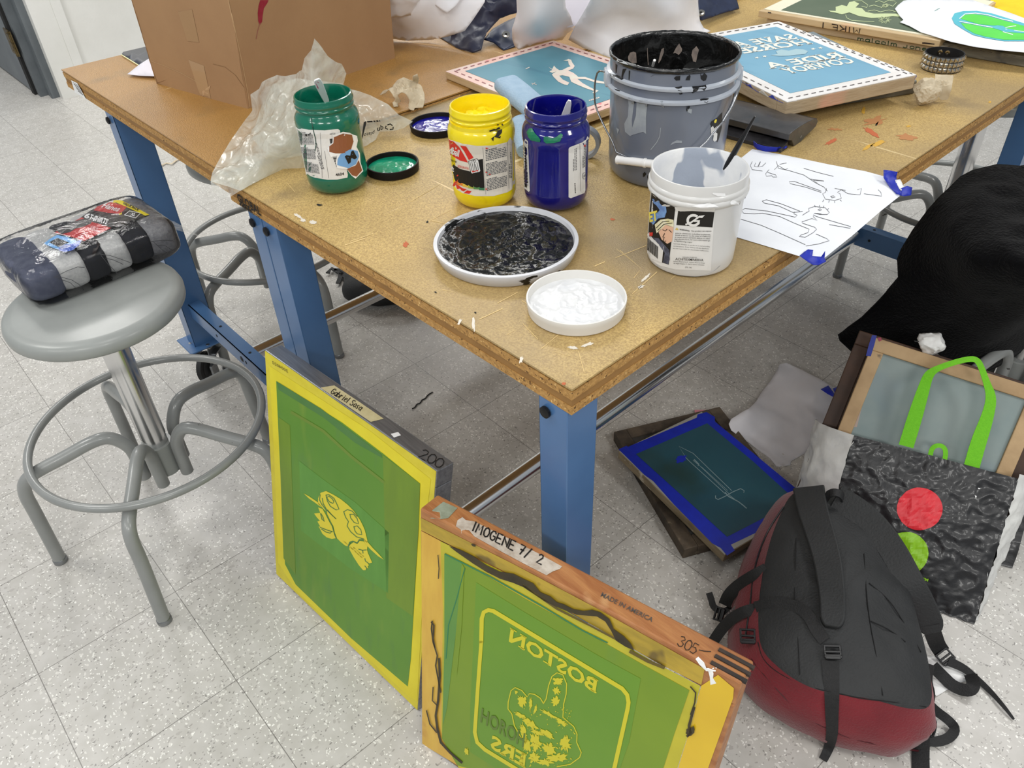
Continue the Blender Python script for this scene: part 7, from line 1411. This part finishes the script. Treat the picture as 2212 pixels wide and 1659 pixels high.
d2.poly(GRM, TTb((455, 105), (540, 120), (600, 150), (720, 180), (760, 200), (700, 205), (580, 170), (470, 125))); d2.poly(mat('pinkish_stain', (170, 150, 138), None), TTb((345, 300), (430, 120), (450, 130), (400, 280), (330, 560), (300, 560))); d2.build('ink_stains', F1.root)
tl2 = tp(-.048, .568, .10); h2_ = .45
F2 = Scr('silk_screen', 'dark brown framed silk screen behind the grey-green one in the tote bag', tl2-fV*h2_, fU, fV, .43, h2_, .030, .034, FW2, 'silk screens standing in the tote bag', panel=mat('dark_brown_mesh', (90, 70, 54), None, rough=.6), inset=.01)
c_ = at(2012, 742, .40); mb = crumple_ball(c_, .035, .03, .03, 5, 4); single(mb, 'crumpled_paper', PAPERM, 'crumpled white wad showing above the screens in the tote bag', 'crumpled paper')

# ------------------------------------------------------------------ black fleece coat on the stool
BF = mat('black_fleece', (7, 7, 8), (11, 11, 13), 60, .95, bump=1, bscale=160, sheen=.05, spec=.1)
ol = [(2290, 345, .70), (2200, 362, .70), (2150, 360, .70), (2100, 372, .695), (2075, 385, .685), (2040, 420, .67), (2008, 455, .64), (1975, 500, .59), (1950, 540, .55), (1941, 562, .53), (1943, 598, .51), (1920, 622, .47), (1890, 655, .43), (1860, 685, .39), (1832, 705, .35), (1813, 722, .31), (1815, 735, .30), (1830, 748, .285), (1850, 765, .27), (1900, 810, .21), (2000, 840, .18), (2100, 810, .22), (2150, 790, .25), (2178, 775, .27), (2205, 755, .29), (2290, 700, .34)]
inn = [(2150, 420, .70), (2230, 440, .70), (2100, 450, .695), (2060, 490, .67), (2150, 520, .70), (2240, 570, .70), (2100, 560, .67), (2160, 620, .62), (2240, 650, .58), (2050, 590, .58), (2000, 630, .50), (2080, 700, .42), (1930, 700, .37)]
mb = sheet(ol, inn, 9, .022, 6, 3); single(mb, 'fleece_coat', BF, 'black fleece coat thrown over a stool at the right edge', 'coat', solid=.006, sharp=80)
# tracing paper on the floor
FP = lambda *p: [(1300+x/3.607, 760+y/3.607, z) for x, y, z in p]
tpaper = sheet(FP((1372, 128, .05), (1385, 98, .075), (1440, 88, .085), (1560, 140, .08), (1700, 210, .07), (1800, 275, .05), (1870, 300, .03), (1860, 370, .02), (1830, 420, .01), (1780, 540, .004), (1680, 680, .003), (1580, 790, .003), (1475, 850, .003), (1470, 880, .003), (1360, 893, .003), (1310, 830, .003), (1120, 690, .01), (1010, 610, .045), (990, 560, .055), (1010, 520, .06), (1100, 465, .06), (1150, 440, .055), (1200, 390, .03), (1240, 320, .012), (1320, 220, .02)), [(1480, 230, .03), (1400, 400, .025), (1180, 450, .07), (1300, 520, .045), (1500, 560, .02), (1330, 800, .012), (1450, 330, .02)], 9, .018, 6, 6)
tpo = single(tpaper, 'tracing_paper', mat('grey_white_tracing_paper', (206, 204, 208), (196, 194, 198), 5, .7), 'curled sheet of tracing paper on the floor behind the sword screen', 'paper', solid=.0006, sharp=40)
for nm, q in (('right', ((1705, 292), (1765, 262), (1800, 310), (1840, 372), (1760, 330))), ('right', ((1800, 285), (1870, 262), (1875, 300), (1850, 370), (1820, 330)))):
    mb = sheet([(a, b, .075) for a, b in ln(q, 3.607, 1300, 760)], (), 8, .004, 40, 2); o = mb.build('tape_piece', BT, None, solid=.0004); o.parent = tpo
    for v in o.data.vertices: v.co = v.co-tpo.location
mb = sheet([(a, b, .03) for a, b in ln(((968, 555), (1000, 520), (985, 570), (1010, 605), (985, 590)), 3.607, 1300, 760)], (), 8, .001, 40, 2); o = mb.build('tape_piece', BT, None, solid=.0004); o.parent = tpo
for v in o.data.vertices: v.co = v.co-tpo.location
# small things on the floor
mb = MB(); mb.tube(smooth_pts([at(x, y, .0025) for x, y in ((890, 883), (897, 880), (900, 873), (908, 871), (911, 864), (919, 861), (924, 853), (935, 847))], 1), .0018, 6); single(mb, 'thread', mat('black_thread', (22, 20, 20), None, rough=.8), 'short wavy black thread on the floor under the table', 'thread')
mb = MB(); mb.ribbon([at(x, y, z) for x, y, z in ((334, 361, .004), (348, 357, .008), (360, 352, .004), (370, 354, .009), (381, 346, .005), (390, 343, .006))], (0, 0, 1), .012, thick=.001); single(mb, 'paper_strip', KP, 'narrow crinkled tan paper strip on the floor beyond the varnished table', 'paper')
bb = at(835, 618, .03); sbg = thing('bag', 'small black bag with straps on the floor under the nearer table', 'bag', (bb.x, bb.y, 0)); mb = MB(); mb.add(*sell(Vector((bb.x, bb.y, .05)), Vector((.6, .8, 0)), Vector((-.8, .6, 0)), ZU, .15, .11, .05, .7, .7, 30, 20, .012, 14, 2, .001)); mb.build('body', BLK, sbg)
for q in (((708, 590), (716, 580), (735, 590), (752, 603)), ((722, 583), (735, 583), (752, 594), (770, 604)), ((737, 590), (734, 602), (730, 612))):
    mb = MB(); mb.ribbon([at(x, y, .012) for x, y in q], (0, 0, 1), .016, thick=.004); mb.build('strap', WEB, sbg)
